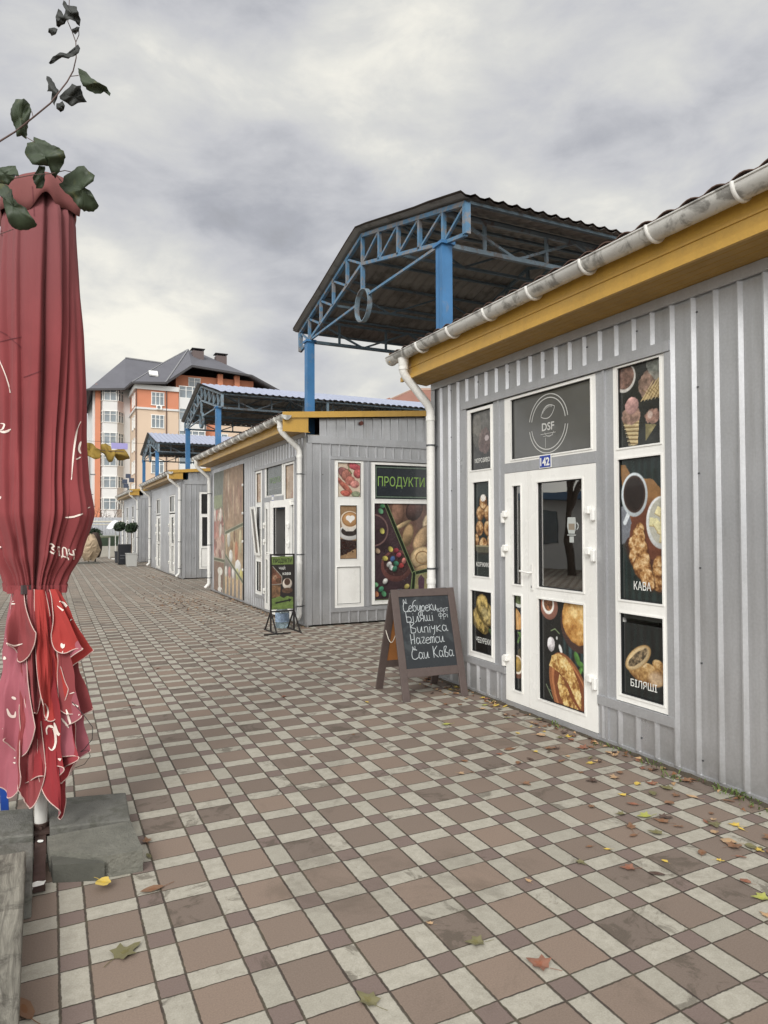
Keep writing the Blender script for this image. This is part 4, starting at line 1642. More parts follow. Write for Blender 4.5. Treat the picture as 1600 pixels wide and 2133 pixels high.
for lab, ya, yb, dz, wz, gr in (
    ('third kiosk, with two white doors side by side under bright glass transoms', 21.85, 29.2, (27.7, 24.5), (), None),
    ('farthest grey kiosk, standing behind the two potted bay trees', 33.4, 40.7, (39.4, 36.6), (), None)):
    hs = [(yb-y, yb-y+1.15, -.1, 2.71) for y in dz]
    kiosk(lab, ya, yb, 3.33, [mk_units(yb, dz, wz)], [side_win], holes_f=hs, holes_s=[(.49, .99, .29, 2.73)], phase_f=.03)

# ------------------------------------------------------------------ steel canopies in the gaps
TILE_T = M('canopy_roof_dark', (84, 74, 68), .5, var=(4, .15))
TILE_U = M('canopy_underside', (128, 126, 122), .7, var=(3, .18), dirt=(2.5, .5, (72, 68, 62), .5))
TILE_B = M('canopy_roof_blue_white', (156, 162, 180), .55, var=(3, .08))
TILE_W = M('brown_canopy_roof', (96, 66, 56), .45)


def canopy(label, yc, top, steel, zoff=0.0, ring=True, X1=19.0, ringmat=None):
    Yn, Yf = yc-2.215, yc+2.215          # column lines
    En, Ef = yc-2.68, yc+2.68            # eaves
    X0 = 3.95
    zr, ze = 5.755, 5.06
    T = thing('steel_canopy', label, 'canopy', (X0+7, yc, 0), 'blue steel canopies over the passages')
    # roof
    for nm, mat_, dz, fl in (('roof', top, .03, False), ('roof_underside', TILE_U, .0, True)):
        mb = MB()
        n = int((X1-X0+.3)/.06)
        for sgn in (-1, 1):
            rows = []
            for i in range(n+1):
                x = X0-.12+(X1-X0+.3)*i/n
                ph = (x/.18) % 1
                w = .028*(1 if ph < .5 else 0) if dz else .028*(1 if ph < .5 else 0)
                row = []
                for j in range(9):
                    t = j/8
                    st = .012*((t*8*.8) % 1)
                    row.append((x, yc+sgn*2.76*t, zr+.02+dz-(zr-ze+.03)*t+w+st))
                rows.append(row)
            mb.grid(rows, 0, sm=False, flip=(sgn < 0) ^ fl)
        mb.build(nm, mat_, T)
    # gable frames
    def truss(x, full):
        m = BLUE if full else STEELD
        mb = MB()
        w = .05 if full else .045
        N = lambda y, z: (x, y, z)
        zb0 = 4.78
        zk = 5.32
        top_n, ridge, top_f = N(En, ze-.03), N(yc, zr-.03), N(Ef, ze-.03)
        mb.beam(top_n, ridge, w)
        mb.beam(ridge, top_f, w)
        mb.beam(N(En, ze-.36), N(Yn, zb0), w*.8)
        mb.beam(N(Ef, ze-.36), N(Yf, zb0), w*.8)
        mb.beam(N(Yn, zb0), N(yc, zk), w*.9)
        mb.beam(N(yc, zk), N(Yf, zb0), w*.9)
        for sg in (-1, 1):
            pts_t, pts_b = [], []
            for k in range(6):
                t = k/5
                y = yc+sg*(2.68*t if k == 5 else 2.215*k/4) if k < 5 else yc+sg*2.68
                zt_ = zr-.03-(zr-ze)*abs(y-yc)/2.68
                zb_ = zk-(zk-zb0)*min(abs(y-yc)/2.215, 1) if k < 5 else ze-.36
                pts_t.append(N(y, zt_))
                pts_b.append(N(y, zb_))
            for k in range(6):
                if k == 0 and sg == 1:
                    continue
                mb.beam(pts_b[k], pts_t[k], w*(1.3 if k in (5,) else .9))
            for k in range(5):
                mb.beam(pts_b[k], pts_t[k+1], w*.6)
        return mb
    truss(X0, True).build('gable_truss', steel, T)
    mb = MB()
    # tie rods and the hanger of the ring
    zc, rr = 4.73, .235
    if ring:
        mb.beam((X0, Yn, 4.78), (X0, yc-rr*.8, zc+.10), .032)
        mb.beam((X0, Yf, 4.78), (X0, yc+rr*.9, zc+.06), .032)
        mb.beam((X0, yc, zc+rr), (X0, yc, 5.34), .05)
        mb.build('tie_rods', steel, T)
        mb = MB()
        n = 40
        for i in range(n):
            a, b = 2*math.pi*i/n, 2*math.pi*(i+1)/n
            q = []
            for r_ in (rr, rr-.012):
                q.append([(X0-.03, yc+r_*.98*math.cos(t), zc+r_*math.sin(t)) for t in (a, b)]+[(X0+.04, yc+r_*.98*math.cos(t), zc+r_*math.sin(t)) for t in (b, a)])
            mb.face(q[0])
            mb.face(q[1][::-1])
            mb.face([q[0][0], q[0][1], q[1][1], q[1][0]])
            mb.face([q[0][3], q[0][2], q[1][2], q[1][3]])
        mb.build('ring', STEELG, T)
    x = X0+2.9
    while x < X1:
        mb = truss(x, False)
        mb.build('inner_truss', STEELD, T)
        x += 2.9
    # eave lattice girders along the canopy
    for y in (Yn, Yf):
        mb = MB()
        zb_, zt_ = 4.76, 5.12
        mb.beam((X0, y, zb_), (X1, y, zb_), .05)
        mb.beam((X0, y, zt_), (X1, y, zt_), .04)
        k = 0
        x = X0+.1
        while x < X1-.9:
            mb.beam((x+.45, y, zb_), (x+.45, y, zt_), .035)
            mb.beam((x, y, zb_ if k % 2 else zt_), (x+.9, y, zt_ if k % 2 else zb_), .03)
            x += .9
            k += 1
        mb.build('eave_girder', STEELG if y == Yn else STEELD, T)
    if ringmat:
        mb = MB()
        mb.beam((X0+1.85, Yn-.02, 4.78), (X0+2.28, Yn-.02, 5.12), .045)
        mb.build('rusty_brace', ringmat, T)
    # purlins
    for k in range(1, 6):
        for sg in (-1, 1):
            y = yc+sg*2.68*k/5
            z = zr-.02-(zr-ze)*k/5
            mb = MB()
            mb.beam((X0+.03, y, z+.0), (X1, y, z+.0), .045, .03)
            mb.build('purlin', STEELD, T)
    # low cross lattice between the trusses
    for y in (yc-1.1, yc+1.1):
        mb = MB()
        zb_ = 5.05
        zt_ = 5.45
        mb.beam((X0, y, zb_), (X1, y, zb_), .035)
        x = X0
        k = 0
        while x < X1-.9:
            mb.beam((x, y, zb_ if k % 2 else zt_), (x+.97, y, zt_ if k % 2 else zb_), .025)
            x += .97
            k += 1
        mb.build('cross_lattice', STEELD, T)
    # columns: two channels welded face to face
    for y in (Yn, Yf):
        for i, x in enumerate((X0, X0+5.8, X0+11.6)):
            mb = MB()
            mb.box(x-.065, x+.065, y-.072, y-.004, .0, 4.76)
            mb.box(x-.065, x+.065, y+.004, y+.072, .0, 4.76)
            mb.box(x-.05, x+.05, y-.01, y+.01, .05, 4.7)
            mb.box(x-.12, x+.12, y-.12, y+.12, .0, .015)
            mb.box(x-.09, x+.09, y-.10, y+.10, 4.74, 4.775)
            mb.build('column', BLUE, T)
    return T


canopy('tallest and nearest steel canopy with dark tile roof and a steel ring in its gable', 8.755, TILE_T, BLUEW, ringmat=RUST)
canopy('middle steel canopy with blue-white sheet roof, rising behind the second kiosk', 20.25, TILE_B, STEELG)
canopy('farthest and smallest-looking steel canopy with blue-white sheet roof', 31.72, TILE_B, STEELG)

# ------------------------------------------------------------------ closed market umbrella
def cloth_mat(name, out, inn, fade=None):
    m = bpy.data.materials.new(name)
    m.use_nodes = True
    g = NG(m.node_tree)
    b = m.node_tree.nodes['Principled BSDF']
    tc = g.n('ShaderNodeTexCoord')
    geo = g.n('ShaderNodeNewGeometry')
    base = lin(out)
    f = g.rng(g.noise(tc.outputs['Object'], 2.2, 6, .6), .3, .7, 0, 1)
    c1 = g.mix(f, lin(out), lin(tuple(.86*v for v in out)))
    if fade:
        sp = g.n('ShaderNodeSeparateXYZ')
        g.link(tc.outputs['Object'], sp.inputs[0])
        c1 = g.mix(g.rng(sp.outputs[2], fade[1], fade[2], 0, 1, smooth=True), c1, lin(fade[0]))
    cur = g.mix(geo.outputs['Backfacing'], c1, lin(inn))
    g.link(cur, b.inputs['Base Color'])
    b.inputs['Roughness'].default_value = .95
    b.inputs['Specular IOR Level'].default_value = .1
    b.inputs['Sheen Weight'].default_value = .05
    b.inputs['Subsurface Weight'].default_value = 0
    bp = g.n('ShaderNodeBump')
    bp.inputs['Strength'].default_value = .25
    bp.inputs['Distance'].default_value = .01
    mp = g.n('ShaderNodeMapping')
    g.link(tc.outputs['Object'], mp.inputs[0])
    mp.inputs['Scale'].default_value = (14, 14, 3)
    g.link(g.noise(mp.outputs[0], 1, 5, .6), bp.inputs['Height'])
    g.link(bp.outputs[0], b.inputs['Normal'])
    return m


UB = at_ground(85, 1742)
UX, UY = float(UB[0]), float(UB[1])
TC_ = math.atan2(-UX-0, -(UY))          # direction from the pole to the camera
camdir = Vector((-UX, -UY, 0)).normalized()
rightdir = Vector((RT[0], RT[1], 0)).normalized()


def interp(x, tab):
    for (a, va), (b, vb) in zip(tab, tab[1:]):
        if x <= b:
            t = max(0, (x-a)/(b-a))
            t = t*t*(3-2*t)*.5+t*.5
            return va+(vb-va)*t
    return tab[-1][1]


# right-hand silhouette measured from the pole axis
R_TAB = [(1.20, .150), (1.294, .148), (1.34, .165), (1.47, .235), (1.675, .292), (1.85, .268), (2.105, .252), (2.6, .236), (2.87, .222), (3.19, .206), (3.42, .12), (3.5, .05)]
C_TAB = [(0, .0), (1.1, -.03), (1.294, -.045), (1.7, -.042), (2.6, -.036), (3.4, -.028)]
# valleys: (angle at top, angle at strap, depth, width)  angle from the camera direction, + to the right
# pleats: (angle at top, angle at strap, depth, sharp side width, slack side width)  angle from the camera direction, + to the right
VAL = [(-27, -8, .050, 2.2, 26), (13, 4, .075, 4.5, 9), (36, 17, .045, 2.0, 10), (52, 26, .040, 3.0, 14), (84, 58, .04, 5, 16), (-52, -18, .045, 2.2, 22), (-80, -42, .06, 3, 20),
       (-115, -80, .06, 4, 20), (115, 95, .05, 5, 20), (150, 140, .06, 6, 20), (185, 190, .05, 6, 20), (-150, -130, .05, 6, 20)]
FOLDS = [(-1, 3, .018, 1.6, 7), (-14, -26, .016, 1.5, 8), (30, 13, .012, 1.3, 5), (62, 34, .018, 2, 9), (-35, -12, .012, 1.5, 6), (8, 0, .012, 1.5, 5), (70, 46, .016, 2, 9), (-60, -34, .016, 2, 8)]


def um_pt(th, z, dr=0.0):
    """th degrees from camera direction, + = to the right as seen"""
    R = interp(z, R_TAB)
    t = min(max((3.3-z)/(3.3-1.3), 0), 1)
    disp = 0.0
    for a0, a1, dp, ws, wl in VAL:
        a = a0+(a1-a0)*t**1.7
        d = (th-a+180) % 360-180
        sc_ = 1-.45*t**3
        amp = dp*(.45+.55*math.sin(min(t*1.2, 1)*math.pi/2))*(1-.35*t**6)
        w = (ws if d < 0 else wl)*sc_
        disp -= amp*(math.exp(-(d/w)**2) if w < 6 else math.exp(-abs(d)/w*1.3))
    for a0, a1, dp, ws, wl in FOLDS:
        a = a0+(a1-a0)*t**1.5
        d = (th-a+180) % 360-180
        k = min(max((t-.45)/.5, 0), 1)
        w = ws if d < 0 else wl
        disp -= dp*k*math.exp(-(d/w)**2)
    pul = min(max((1.50-z)/.2, 0), 1)
    disp += .006*pul*math.sin(math.radians(th*13+40*math.sin(th*.07)))
    disp += noise.noise(Vector((math.sin(math.radians(th))*3.2, math.cos(math.radians(th))*3.2, z*1.1)))*.030+noise.noise(Vector((math.sin(math.radians(th))*8, math.cos(math.radians(th))*8, z*2.6)))*.005
    disp += .004*math.sin(math.radians(th*2.1+z*70))+.004*math.sin(math.radians(th*4.3-z*110))*t
    big = .020*math.exp(-((th-60)/26)**2)*math.exp(-((z-1.62)/.25)**2)
    r = max(R*1.0+disp+.012+big+dr, .02)
    cx = interp(z, C_TAB)
    c = Vector((UX, UY, z))+rightdir*cx
    a = math.radians(th)
    return c+(camdir*math.cos(a)+rightdir*math.sin(a))*r


UMB = thing('market_umbrella', 'closed red market umbrella tied with a strap, on a white pole in the left foreground', 'umbrella', (UX, UY, 0))
RED = cloth_mat('faded_red_canvas', (142, 70, 72), (146, 82, 90), fade=((124, 76, 78), 2.3, 3.3))
REDB = cloth_mat('bright_red_canvas', (168, 64, 60), (160, 92, 102))
REDD = cloth_mat('deep_red_canvas', (142, 52, 56), (162, 88, 98))
PINK = cloth_mat('pink_canvas_back', (166, 96, 106), (150, 64, 70))
MARK = M('white_umbrella_print', (228, 214, 204), .8)
HEM = M('pale_hem', (196, 168, 160), .85)
nz, nth = 130, 640
rows = [[um_pt(-180+360*j/nth, 1.285+(3.36-1.285)*i/nz) for j in range(nth)] for i in range(nz+1)]
mb = MB()
mb.grid(rows, 0, sm=True, closed=True)
body = mb.build('canopy_cloth', RED, UMB)
# top cap with a loose wavy rim
mb = MB()
rows = []
ncap = 220
for i in range(15):
    t = i/14
    row = []
    for j in range(ncap):
        th = 360*j/ncap-180
        rim = .012*math.sin(math.radians(th*9+30))+.016*math.sin(math.radians(th*5))+.03*math.exp(-((th-10)/14)**2)
        r = .012+.200*math.sin(t*math.pi/2)**.8+(t**3)*(.012+.018*math.sin(math.radians(th*6+50)))
        z = 3.437-.205*t**3.0+(t**4)*rim
        if t > .93:
            r -= .012
        a = math.radians(th)
        row.append(Vector((UX, UY, z))+rightdir*-.035+(camdir*math.cos(a)+rightdir*math.sin(a))*r)
    rows.append(row)
mb.grid(rows, 0, sm=True, closed=True, flip=True)
cap = mb.build('top_cap', cloth_mat('cap_canvas', (126, 78, 76), (96, 50, 54)), UMB)
cap.modifiers.new('t', 'SOLIDIFY').thickness = .003
# strap with buckle
mb = MB()
for z0, z1 in ((1.268, 1.31),):
    rows = [[um_pt(-180+360*j/160, z, .006) for j in range(160)] for z in (z0, z1)]
    mb.grid(rows, 0, sm=True, closed=True)
st = mb.build('strap', RED, UMB)
mb = MB()
for a in (-16, -11):
    pass
p0, p1 = um_pt(-22, 1.29, .012), um_pt(-8, 1.29, .012)
mb.beam(p0, p1, .02, .045)
mb.build('buckle', M('dark_buckle', (70, 62, 62), .5), st)

# skirt: overlapping ruffled panels hanging below the strap
PANELS = []


def panel(c_th, w0, w1, zlow, r0, r1, mat, waves, amp, seed, tilt=0.0, slant=0.0, zt=1.29, curl=0.0, dip=0.0):
    rs = random.Random(seed)
    ph = rs.random()*6.28
    n, k = 44, 96
    rows = []
    for i in range(n+1):
        t = i/n
        row = []
        for j in range(k+1):
            s_ = -1+2*j/k
            th = c_th+tilt*t+s_*(w0+(w1-w0)*t**.8)
            zl = zlow+slant*s_+(.01+amp*.9)*math.sin(s_*waves*1.05*math.pi+ph+.9)*t**2+.6*dip*abs(s_)**2.2+.07*abs(s_)**7
            z = zt-(zt-zl)*t
            a = amp*t**1.25
            r = r0+(r1-r0)*(t**.65)+a*1.3*math.sin(s_*waves*1.05*math.pi+ph+t*1.1)+a*.4*math.sin(s_*waves*2.3*math.pi+2*ph)
            r += curl*max(0, abs(s_)-.6)*t*2.0
            r -= .02*(abs(s_)**3)
            r += (noise.noise(Vector((s_*2.2+seed*3.1, z*5.0, seed)))*.030+noise.noise(Vector((s_*6+seed, z*11, seed*2.0)))*.010)*min(t*2, 1)
            th2 = th+a*240*math.cos(s_*waves*1.05*math.pi+ph)*t
            ang = math.radians(th2)
            c = Vector((UX, UY, z))+rightdir*(-.04+.035*t)
            row.append(c+(camdir*math.cos(ang)+rightdir*math.sin(ang))*max(r, .03))
        rows.append(row)
    mb = MB()
    mb.grid(rows, 0, sm=True, flip=True)
    # hem piping
    mb.tube(rows[-1], .0028, 5, m=1, caps=False)
    mb.tube([r_[0] for r_ in rows], .0022, 5, m=1, caps=False)
    mb.tube([r_[-1] for r_ in rows], .0022, 5, m=1, caps=False)
    o = mb.build('skirt_panel', [mat, HEM], UMB)
    PANELS.append(o)
    return o


panel(0, 60, 105, .34, .11, .14, REDD, 3, .02, 1)
panel(180, 90, 120, .35, .12, .18, RED, 3, .03, 2)
panel(28, 16, 36, .15, .12, .175, REDD, 1.0, .022, 8, slant=-.06, tilt=4, dip=.22)
panel(-68, 16, 36, .27, .12, .225, PINK, 1.3, .035, 21, dip=.04)
panel(-22, 12, 26, .22, .125, .160, RED, 1.0, .024, 9, dip=.16)
panel(60, 16, 32, .40, .13, .205, PINK, 1.8, .034, 5, dip=.10)
panel(33, 12, 28, .36, .135, .190, REDD, 1.5, .028, 7, slant=-.04, dip=.14)
panel(-46, 16, 32, .50, .135, .205, PINK, 1.5, .034, 3, slant=-.05, dip=.12)
panel(60, 16, 30, .62, .14, .218, RED, 2.0, .034, 6, slant=.03, dip=.10)
panel(-9, 7, 16, .66, .15, .188, RED, 1.0, .020, 14, tilt=-3, dip=.12)
panel(11, 11, 23, .67, .152, .205, REDB, .9, .024, 11, slant=-.02, tilt=3, dip=.10)
panel(46, 12, 28, .94, .15, .228, REDB, 1.9, .032, 12, slant=-.04, tilt=6, dip=.08)
panel(-36, 12, 28, .98, .15, .212, RED, 1.6, .030, 13, slant=-.05, tilt=-4, dip=.08)

bpy.context.view_layer.update()


def bvh_of(objs):
    vs, fs = [], []
    for o in objs:
        b = len(vs)
        mwx = Matrix.Translation(LOC[o.name])
        vs += [mwx @ v.co for v in o.data.vertices]
        fs += [tuple(b+i for i in p.vertices) for p in o.data.polygons]
    return BVHTree.FromPolygons(vs, fs)


BV = bvh_of([body]+PANELS+[cap])
CV = Vector(CC)


def hit(px, py):
    d = Vector(ray(px, py)).normalized()
    loc, nrm, idx, dist = BV.ray_cast(CV, d)
    if loc is None or dist > 6:
        return None
    if nrm.dot(d) > 0:
        nrm = -nrm
    return loc+nrm*.003


def sew(mb, pts, w, taper=True):
    """printed stroke that lies on the cloth; pts in photo pixels, w stroke width in px"""
    P = [np.array(p, float) for p in pts]
    seg = []
    for i in range(len(P)-1):
        n = max(int(np.linalg.norm(P[i+1]-P[i])/2), 1)
        p0 = P[max(i-1, 0)]
        p3 = P[min(i+2, len(P)-1)]
        for k in range(n):
            t = k/n
            seg.append(.5*((2*P[i])+(-p0+P[i+1])*t+(2*p0-5*P[i]+4*P[i+1]-p3)*t*t+(-p0+3*P[i]-3*P[i+1]+p3)*t**3))
    seg.append(P[-1])
    N = len(seg)
    prev = None
    n_done = [0]
    for i, q in enumerate(seg):
        d = seg[min(i+1, N-1)]-seg[max(i-1, 0)]
        d = d/max(np.linalg.norm(d), 1e-6)
        nn = np.array([-d[1], d[0]])
        ww = w/2*(min(1, .35+2.4*min(i, N-1-i)/max(N, 1)) if taper else 1)
        a, b = hit(*(q+nn*ww)), hit(*(q-nn*ww))
        cur = (a, b) if a is not None and b is not None and (a-b).length < .03 else None
        if n_done[0] and prev is None and cur:
            break
        if cur and prev and (cur[0]-prev[0]).length < .03 and (cur[1]-prev[1]).length < .03:
            mb.face([prev[0], prev[1], cur[1], cur[0]])
            n_done[0] += 1
        elif cur and prev and n_done[0]:
            break
        prev = cur


mb = MB()
for pts, w in [
    ([(0, 750), (14, 790), (28, 840), (35, 880), (34, 920), (28, 950), (18, 985), (0, 1008)], 3.2),
    ([(2, 882), (9, 884), (6, 894), (0, 896)], 3), ([(0, 898), (10, 900), (24, 894)], 5),
    ([(168, 878), (160, 895), (156, 920), (153, 950), (151, 975), (150, 992)], 3.2),
    ([(168, 920), (164, 935), (168, 945)], 5), ([(158, 957), (168, 952)], 3),
    ([(136, 1078), (155, 1076), (172, 1070)], 3.6), ([(181, 1060), (187, 1056)], 2),
    ([(150, 992), (149, 1000)], 2),
    ([(0, 1040), (3, 1034)], 4), ([(0, 1138), (6, 1148), (6, 1160), (0, 1166)], 7),
    ([(155, 1144), (164, 1148)], 3.5), ([(152, 1165), (162, 1152), (168, 1146)], 5)]:
    mb = MB()
    sew(mb, pts, w)
    mb.build('white_print', MARK, UMB)


def txt(mb, strokes, ox, oy, sx, sy, w):
    mb = MB()
    for s_ in strokes:
        sew(mb, [(ox+x*sx+y*sy*.12, oy+y*sy+x*sx*.30) for x, y in s_], w, taper=False)
    mb.build('printed_letter', MARK, UMB)


txt(mb, [[(0, .12), (.3, 0), (.55, .2), (.25, .45), (.6, .7), (.35, 1), (0, .85)]], 103, 1131, 17, 20, 3.2)       # З
txt(mb, [[(0, 0), (0, 1)]], 122, 1138, 17, 20, 3.2)                                                              # І
txt(mb, [[(0, 1.15), (0, .95), (.75, .95), (.75, 1.15)], [(.12, .95), (.25, 0), (.62, 0), (.62, .95)]], 127, 1140, 18, 19, 2.6)   # Д
txt(mb, [[(0, 0), (.05, .5), (.5, .55)], [(.55, 0), (.55, 1)]], 143, 1143, 17, 19, 2.8)                             # Ч
# scrolls and letters on the skirt
for pts, w in [
    ([(124, 1253), (133, 1256), (138, 1262), (146, 1268), (150, 1282)], 5), ([(120, 1262), (132, 1272), (141, 1284)], 3),
    ([(148, 1290), (153, 1296), (158, 1300)], 9), ([(12, 1330), (24, 1330), (31, 1336), (22, 1340), (14, 1332)], 2.6), ([(14, 1340), (28, 1345), (48, 1341)], 3),
    ([(0, 1262), (14, 1258), (32, 1258)], 4), ([(0, 1272), (12, 1262), (30, 1252)], 2.6), ([(0, 1278), (3, 1282)], 5),
    ([(128, 1340), (131, 1348), (134, 1342)], 6), ([(130, 1358), (138, 1360), (133, 1366)], 8),
    ([(88, 1465), (98, 1470), (101, 1485), (96, 1500), (90, 1490), (87, 1472)], 3), ([(98, 1530), (97, 1518), (104, 1512), (114, 1520), (117, 1545), (110, 1562), (101, 1556)], 5),
    ([(114, 1505), (120, 1525), (128, 1532), (132, 1526)], 6), ([(126, 1494), (138, 1508), (144, 1516)], 4), ([(138, 1478), (142, 1490), (150, 1514)], 5),
    ([(146, 1445), (158, 1442), (172, 1446), (170, 1456), (152, 1458), (148, 1448)], 3), ([(152, 1466), (166, 1474), (158, 1480), (150, 1476)], 4), ([(164, 1490), (176, 1478)], 3),
    ([(14, 1476), (20, 1490), (30, 1492), (32, 1482)], 6), ([(5, 1518), (24, 1512), (38, 1509)], 2.6), ([(24, 1452), (34, 1456)], 6),
    ([(30, 1578), (44, 1578)], 4), ([(28, 1588), (46, 1592)], 4), ([(122, 1580), (134, 1586), (140, 1592)], 6), ([(2, 1368), (14, 1372)], 7)]:
    mb = MB()
    sew(mb, pts, w)
    mb.build('white_print', MARK, UMB)
# seams
mb = MB()
for pts, w in [([(0, 483), (10, 479), (28, 476)], 1.6), ([(0, 489), (22, 492), (40, 500), (62, 508)], 1.6), ([(0, 712), (24, 706), (46, 702)], 1.4), ([(0, 690), (20, 702), (44, 725)], 1.2), ([(50, 786), (72, 778), (96, 768)], 1.2), ([(68, 388), (70, 420), (72, 450)], 1.2)]:
    sew(mb, pts, w, taper=False)
mb.build('seam', M('dark_seam', (96, 36, 44), .8), UMB)
# pole, feet
mb = MB()
mb.tube([(UX, UY, .0), (UX, UY, 3.3)], .031, 18)
mb.build('pole', M('worn_white_pole', (202, 200, 194), .4, var=(10, .06), dirt=(9, .58, (120, 100, 84), .7)), UMB)
# loose guy wire at the skirt
mb = MB()
ws = []
for px, py, dd in [(150, 1462, 3.4), (175, 1490, 3.35), (193, 1515, 3.32), (192, 1540, 3.32), (176, 1560, 3.34), (168, 1566, 3.36)]:
    ws.append(at_depth(px, py, dd))
mb.tube([Vector(w) for w in ws], .0018, 5)
ws = [at_depth(px, py, dd) for px, py, dd in [(168, 1566, 3.36), (183, 1562, 3.36), (188, 1575, 3.36), (176, 1592, 3.4), (155, 1600, 3.45)]]
mb.tube([Vector(w) for w in ws], .0015, 5)
mb.build('loose_wire', RUB, UMB)

# steel cross base with the slabs that weigh it down
BASE = thing('umbrella_base', 'rusty steel cross base under the red umbrella pole between grey slabs', 'base', (UX, UY, 0))
RSTEEL = M('rusty_dark_steel', (70, 52, 46), .7, var=(12, .3))
mb = MB()
mb.box(UX-.62, UX+.36, UY-.025, UY+.025, .006, .04)
mb.box(UX-.025, UX+.025, UY-.62, UY-.026, .006, .04)
mb.box(UX-.025, UX+.025, UY+.026, UY+.62, .006, .04)
mb.build('cross_bars', RSTEEL, BASE)
mb = MB()
mb.tube([(UX, UY, .04), (UX, UY, .075)], .037, 16)
for a_ in (0, 1.57, 3.14, 4.71):
    mb.tube([(UX+.036*math.cos(a_), UY+.036*math.sin(a_), .06), (UX+.056*math.cos(a_), UY+.056*math.sin(a_), .06)], .008, 6)
mb.box(UX-.09, UX+.09, UY-.09, UY+.09, .0405, .05)
mb.build('socket', RSTEEL, BASE)
CONC = M('grey_concrete', (106, 105, 99), .85, var=(9, .22), bump=(60, .8), dirt=(7, .50, (78, 78, 68), .6))
CONCD = M('worn_concrete', (108, 107, 98), .88, var=(9, .25), bump=(55, .9), dirt=(3.5, .60, (176, 174, 164), .5))


def slab(name, label, corners, z0, z1, mat, crack=False, grp=None, loc=None):
    mb = MB()
    c = [Vector((x, y, 0)) for x, y in corners]
    b = [Vector((p.x, p.y, z0)) for p in c]+[Vector((p.x, p.y, z1)) for p in c]
    mb.box8(b)
    cen = sum(c, Vector())/4
    o = mb.build(name, mat, None, loc=(cen.x, cen.y, 0))
    tag(o, label, 'slab', grp)
    bv = o.modifiers.new('bevel', 'BEVEL')
    bv.width = .008
    bv.segments = 2
    return o


sg = 'slabs weighing down the umbrella base'
gp = lambda px, py, z=0: tuple(at_ground(px, py, z)[:2])
Z = .085
slab('concrete_slab', 'smooth grey slab behind the umbrella pole, to its right', [gp(104, 1724, Z), gp(272, 1706, Z), gp(262, 1650, Z), gp(100, 1664, Z)], .0, Z, CONC, grp=sg)
slab('concrete_slab', 'grey slab behind the umbrella pole, cut by the left edge of the photo', [gp(-90, 1752, Z), gp(70, 1738, Z), gp(70, 1682, Z), gp(-80, 1694, Z)], .0, Z, CONC, grp=sg)
# broken slab in two pieces
CK = thing('broken_slab', 'cracked grey slab with pale paint patches in front of the umbrella pole, to its right', 'slab', tuple(at_ground(200, 1790)), sg)
Z2 = .10
a, b, c_, d_ = gp(108, 1788, Z2), gp(298, 1770, Z2), gp(272, 1710, Z2), gp(98, 1742, Z2)
e1, e2 = gp(103, 1771, Z2), gp(226, 1788, Z2)
mid = gp(218, 1782, Z2)
DARKC = M('dark_broken_concrete', (80, 80, 73), .9, var=(8, .2), bump=(30, .5))
for poly, dz, nm in (([e1, mid, gp(228, 1782, Z2), b, c_, d_], 0, 'larger_piece'), ([gp(110, 1802, Z2-.02), gp(218, 1797, Z2-.02), gp(212, 1793, Z2-.02), gp(106, 1783, Z2-.02)], -.02, 'smaller_piece')):
    mb = MB()
    n = len(poly)
    top = [(x, y, Z2+dz) for x, y in poly]
    bot = [(x, y, .0) for x, y in poly]
    mb.face(top)
    mb.face(bot[::-1])
    for i in range(n):
        j = (i+1) % n
        mb.face([bot[i], bot[j], top[j], top[i]])
    o = mb.build(nm, CONCD if dz == 0 else DARKC, CK)
    bv = o.modifiers.new('bevel', 'BEVEL')
    bv.width = .006
    bv.segments = 2
slab('concrete_slab', 'stained grey slab in front of the umbrella pole, beside the grey plank', [gp(-60, 1900, Z), gp(66, 1870, Z), gp(70, 1752, Z), gp(-60, 1765, Z)], .0, Z, CONC, grp=sg)
# weathered plank
WOOD = bpy.data.materials.new('weathered_grey_wood')
WOOD.use_nodes = True
g = NG(WOOD.node_tree)
tc = g.n('ShaderNodeTexCoord')
mp = g.n('ShaderNodeMapping')
g.link(tc.outputs['Object'], mp.inputs[0])
mp.inputs['Scale'].default_value = (22, 2.2, 22)
f = g.rng(g.noise(mp.outputs[0], 1.5, 9, .7, 1.0), .35, .68, 0, 1)
c1 = g.mix(f, lin((84, 80, 72)), lin((150, 146, 134)))
f2 = g.rng(g.noise(tc.outputs['Object'], 7, 7, .7, .6), .5, .62, 0, .75)
c1 = g.mix(f2, c1, lin((66, 62, 55)))
bs = WOOD.node_tree.nodes['Principled BSDF']
g.link(c1, bs.inputs['Base Color'])
bs.inputs['Roughness'].default_value = .9
bp = g.n('ShaderNodeBump')
bp.inputs['Strength'].default_value = .5
bp.inputs['Distance'].default_value = .01
g.link(f, bp.inputs['Height'])
g.link(bp.outputs[0], bs.inputs['Normal'])
mb = MB()
zp = .16
q = [at_ground(54, 1772, zp), at_ground(38, 2150, zp), at_ground(-120, 2150, zp), at_ground(-60, 1790, zp)]
mb.box8([(p[0], p[1], .10) for p in (q[1], q[0], q[3], q[2])]+[(p[0], p[1], zp) for p in (q[1], q[0], q[3], q[2])])
PL = thing('wooden_plank', 'weathered grey wooden plank lying along the lower left edge of the photo', 'plank', (float(q[0][0])-.2, float(q[0][1])-.3, 0))
o = mb.build('board', WOOD, PL)
bv = o.modifiers.new('bevel', 'BEVEL')
bv.width = .006
bv.segments = 2
mb = MB()
for t in (.25, .75):
    p = q[0]*(1-t)+q[1]*t
    mb.box(p[0]-.32, p[0]-.04, p[1]-.05, p[1]+.05, .0, .10)
mb.build('batten', WOOD, PL)
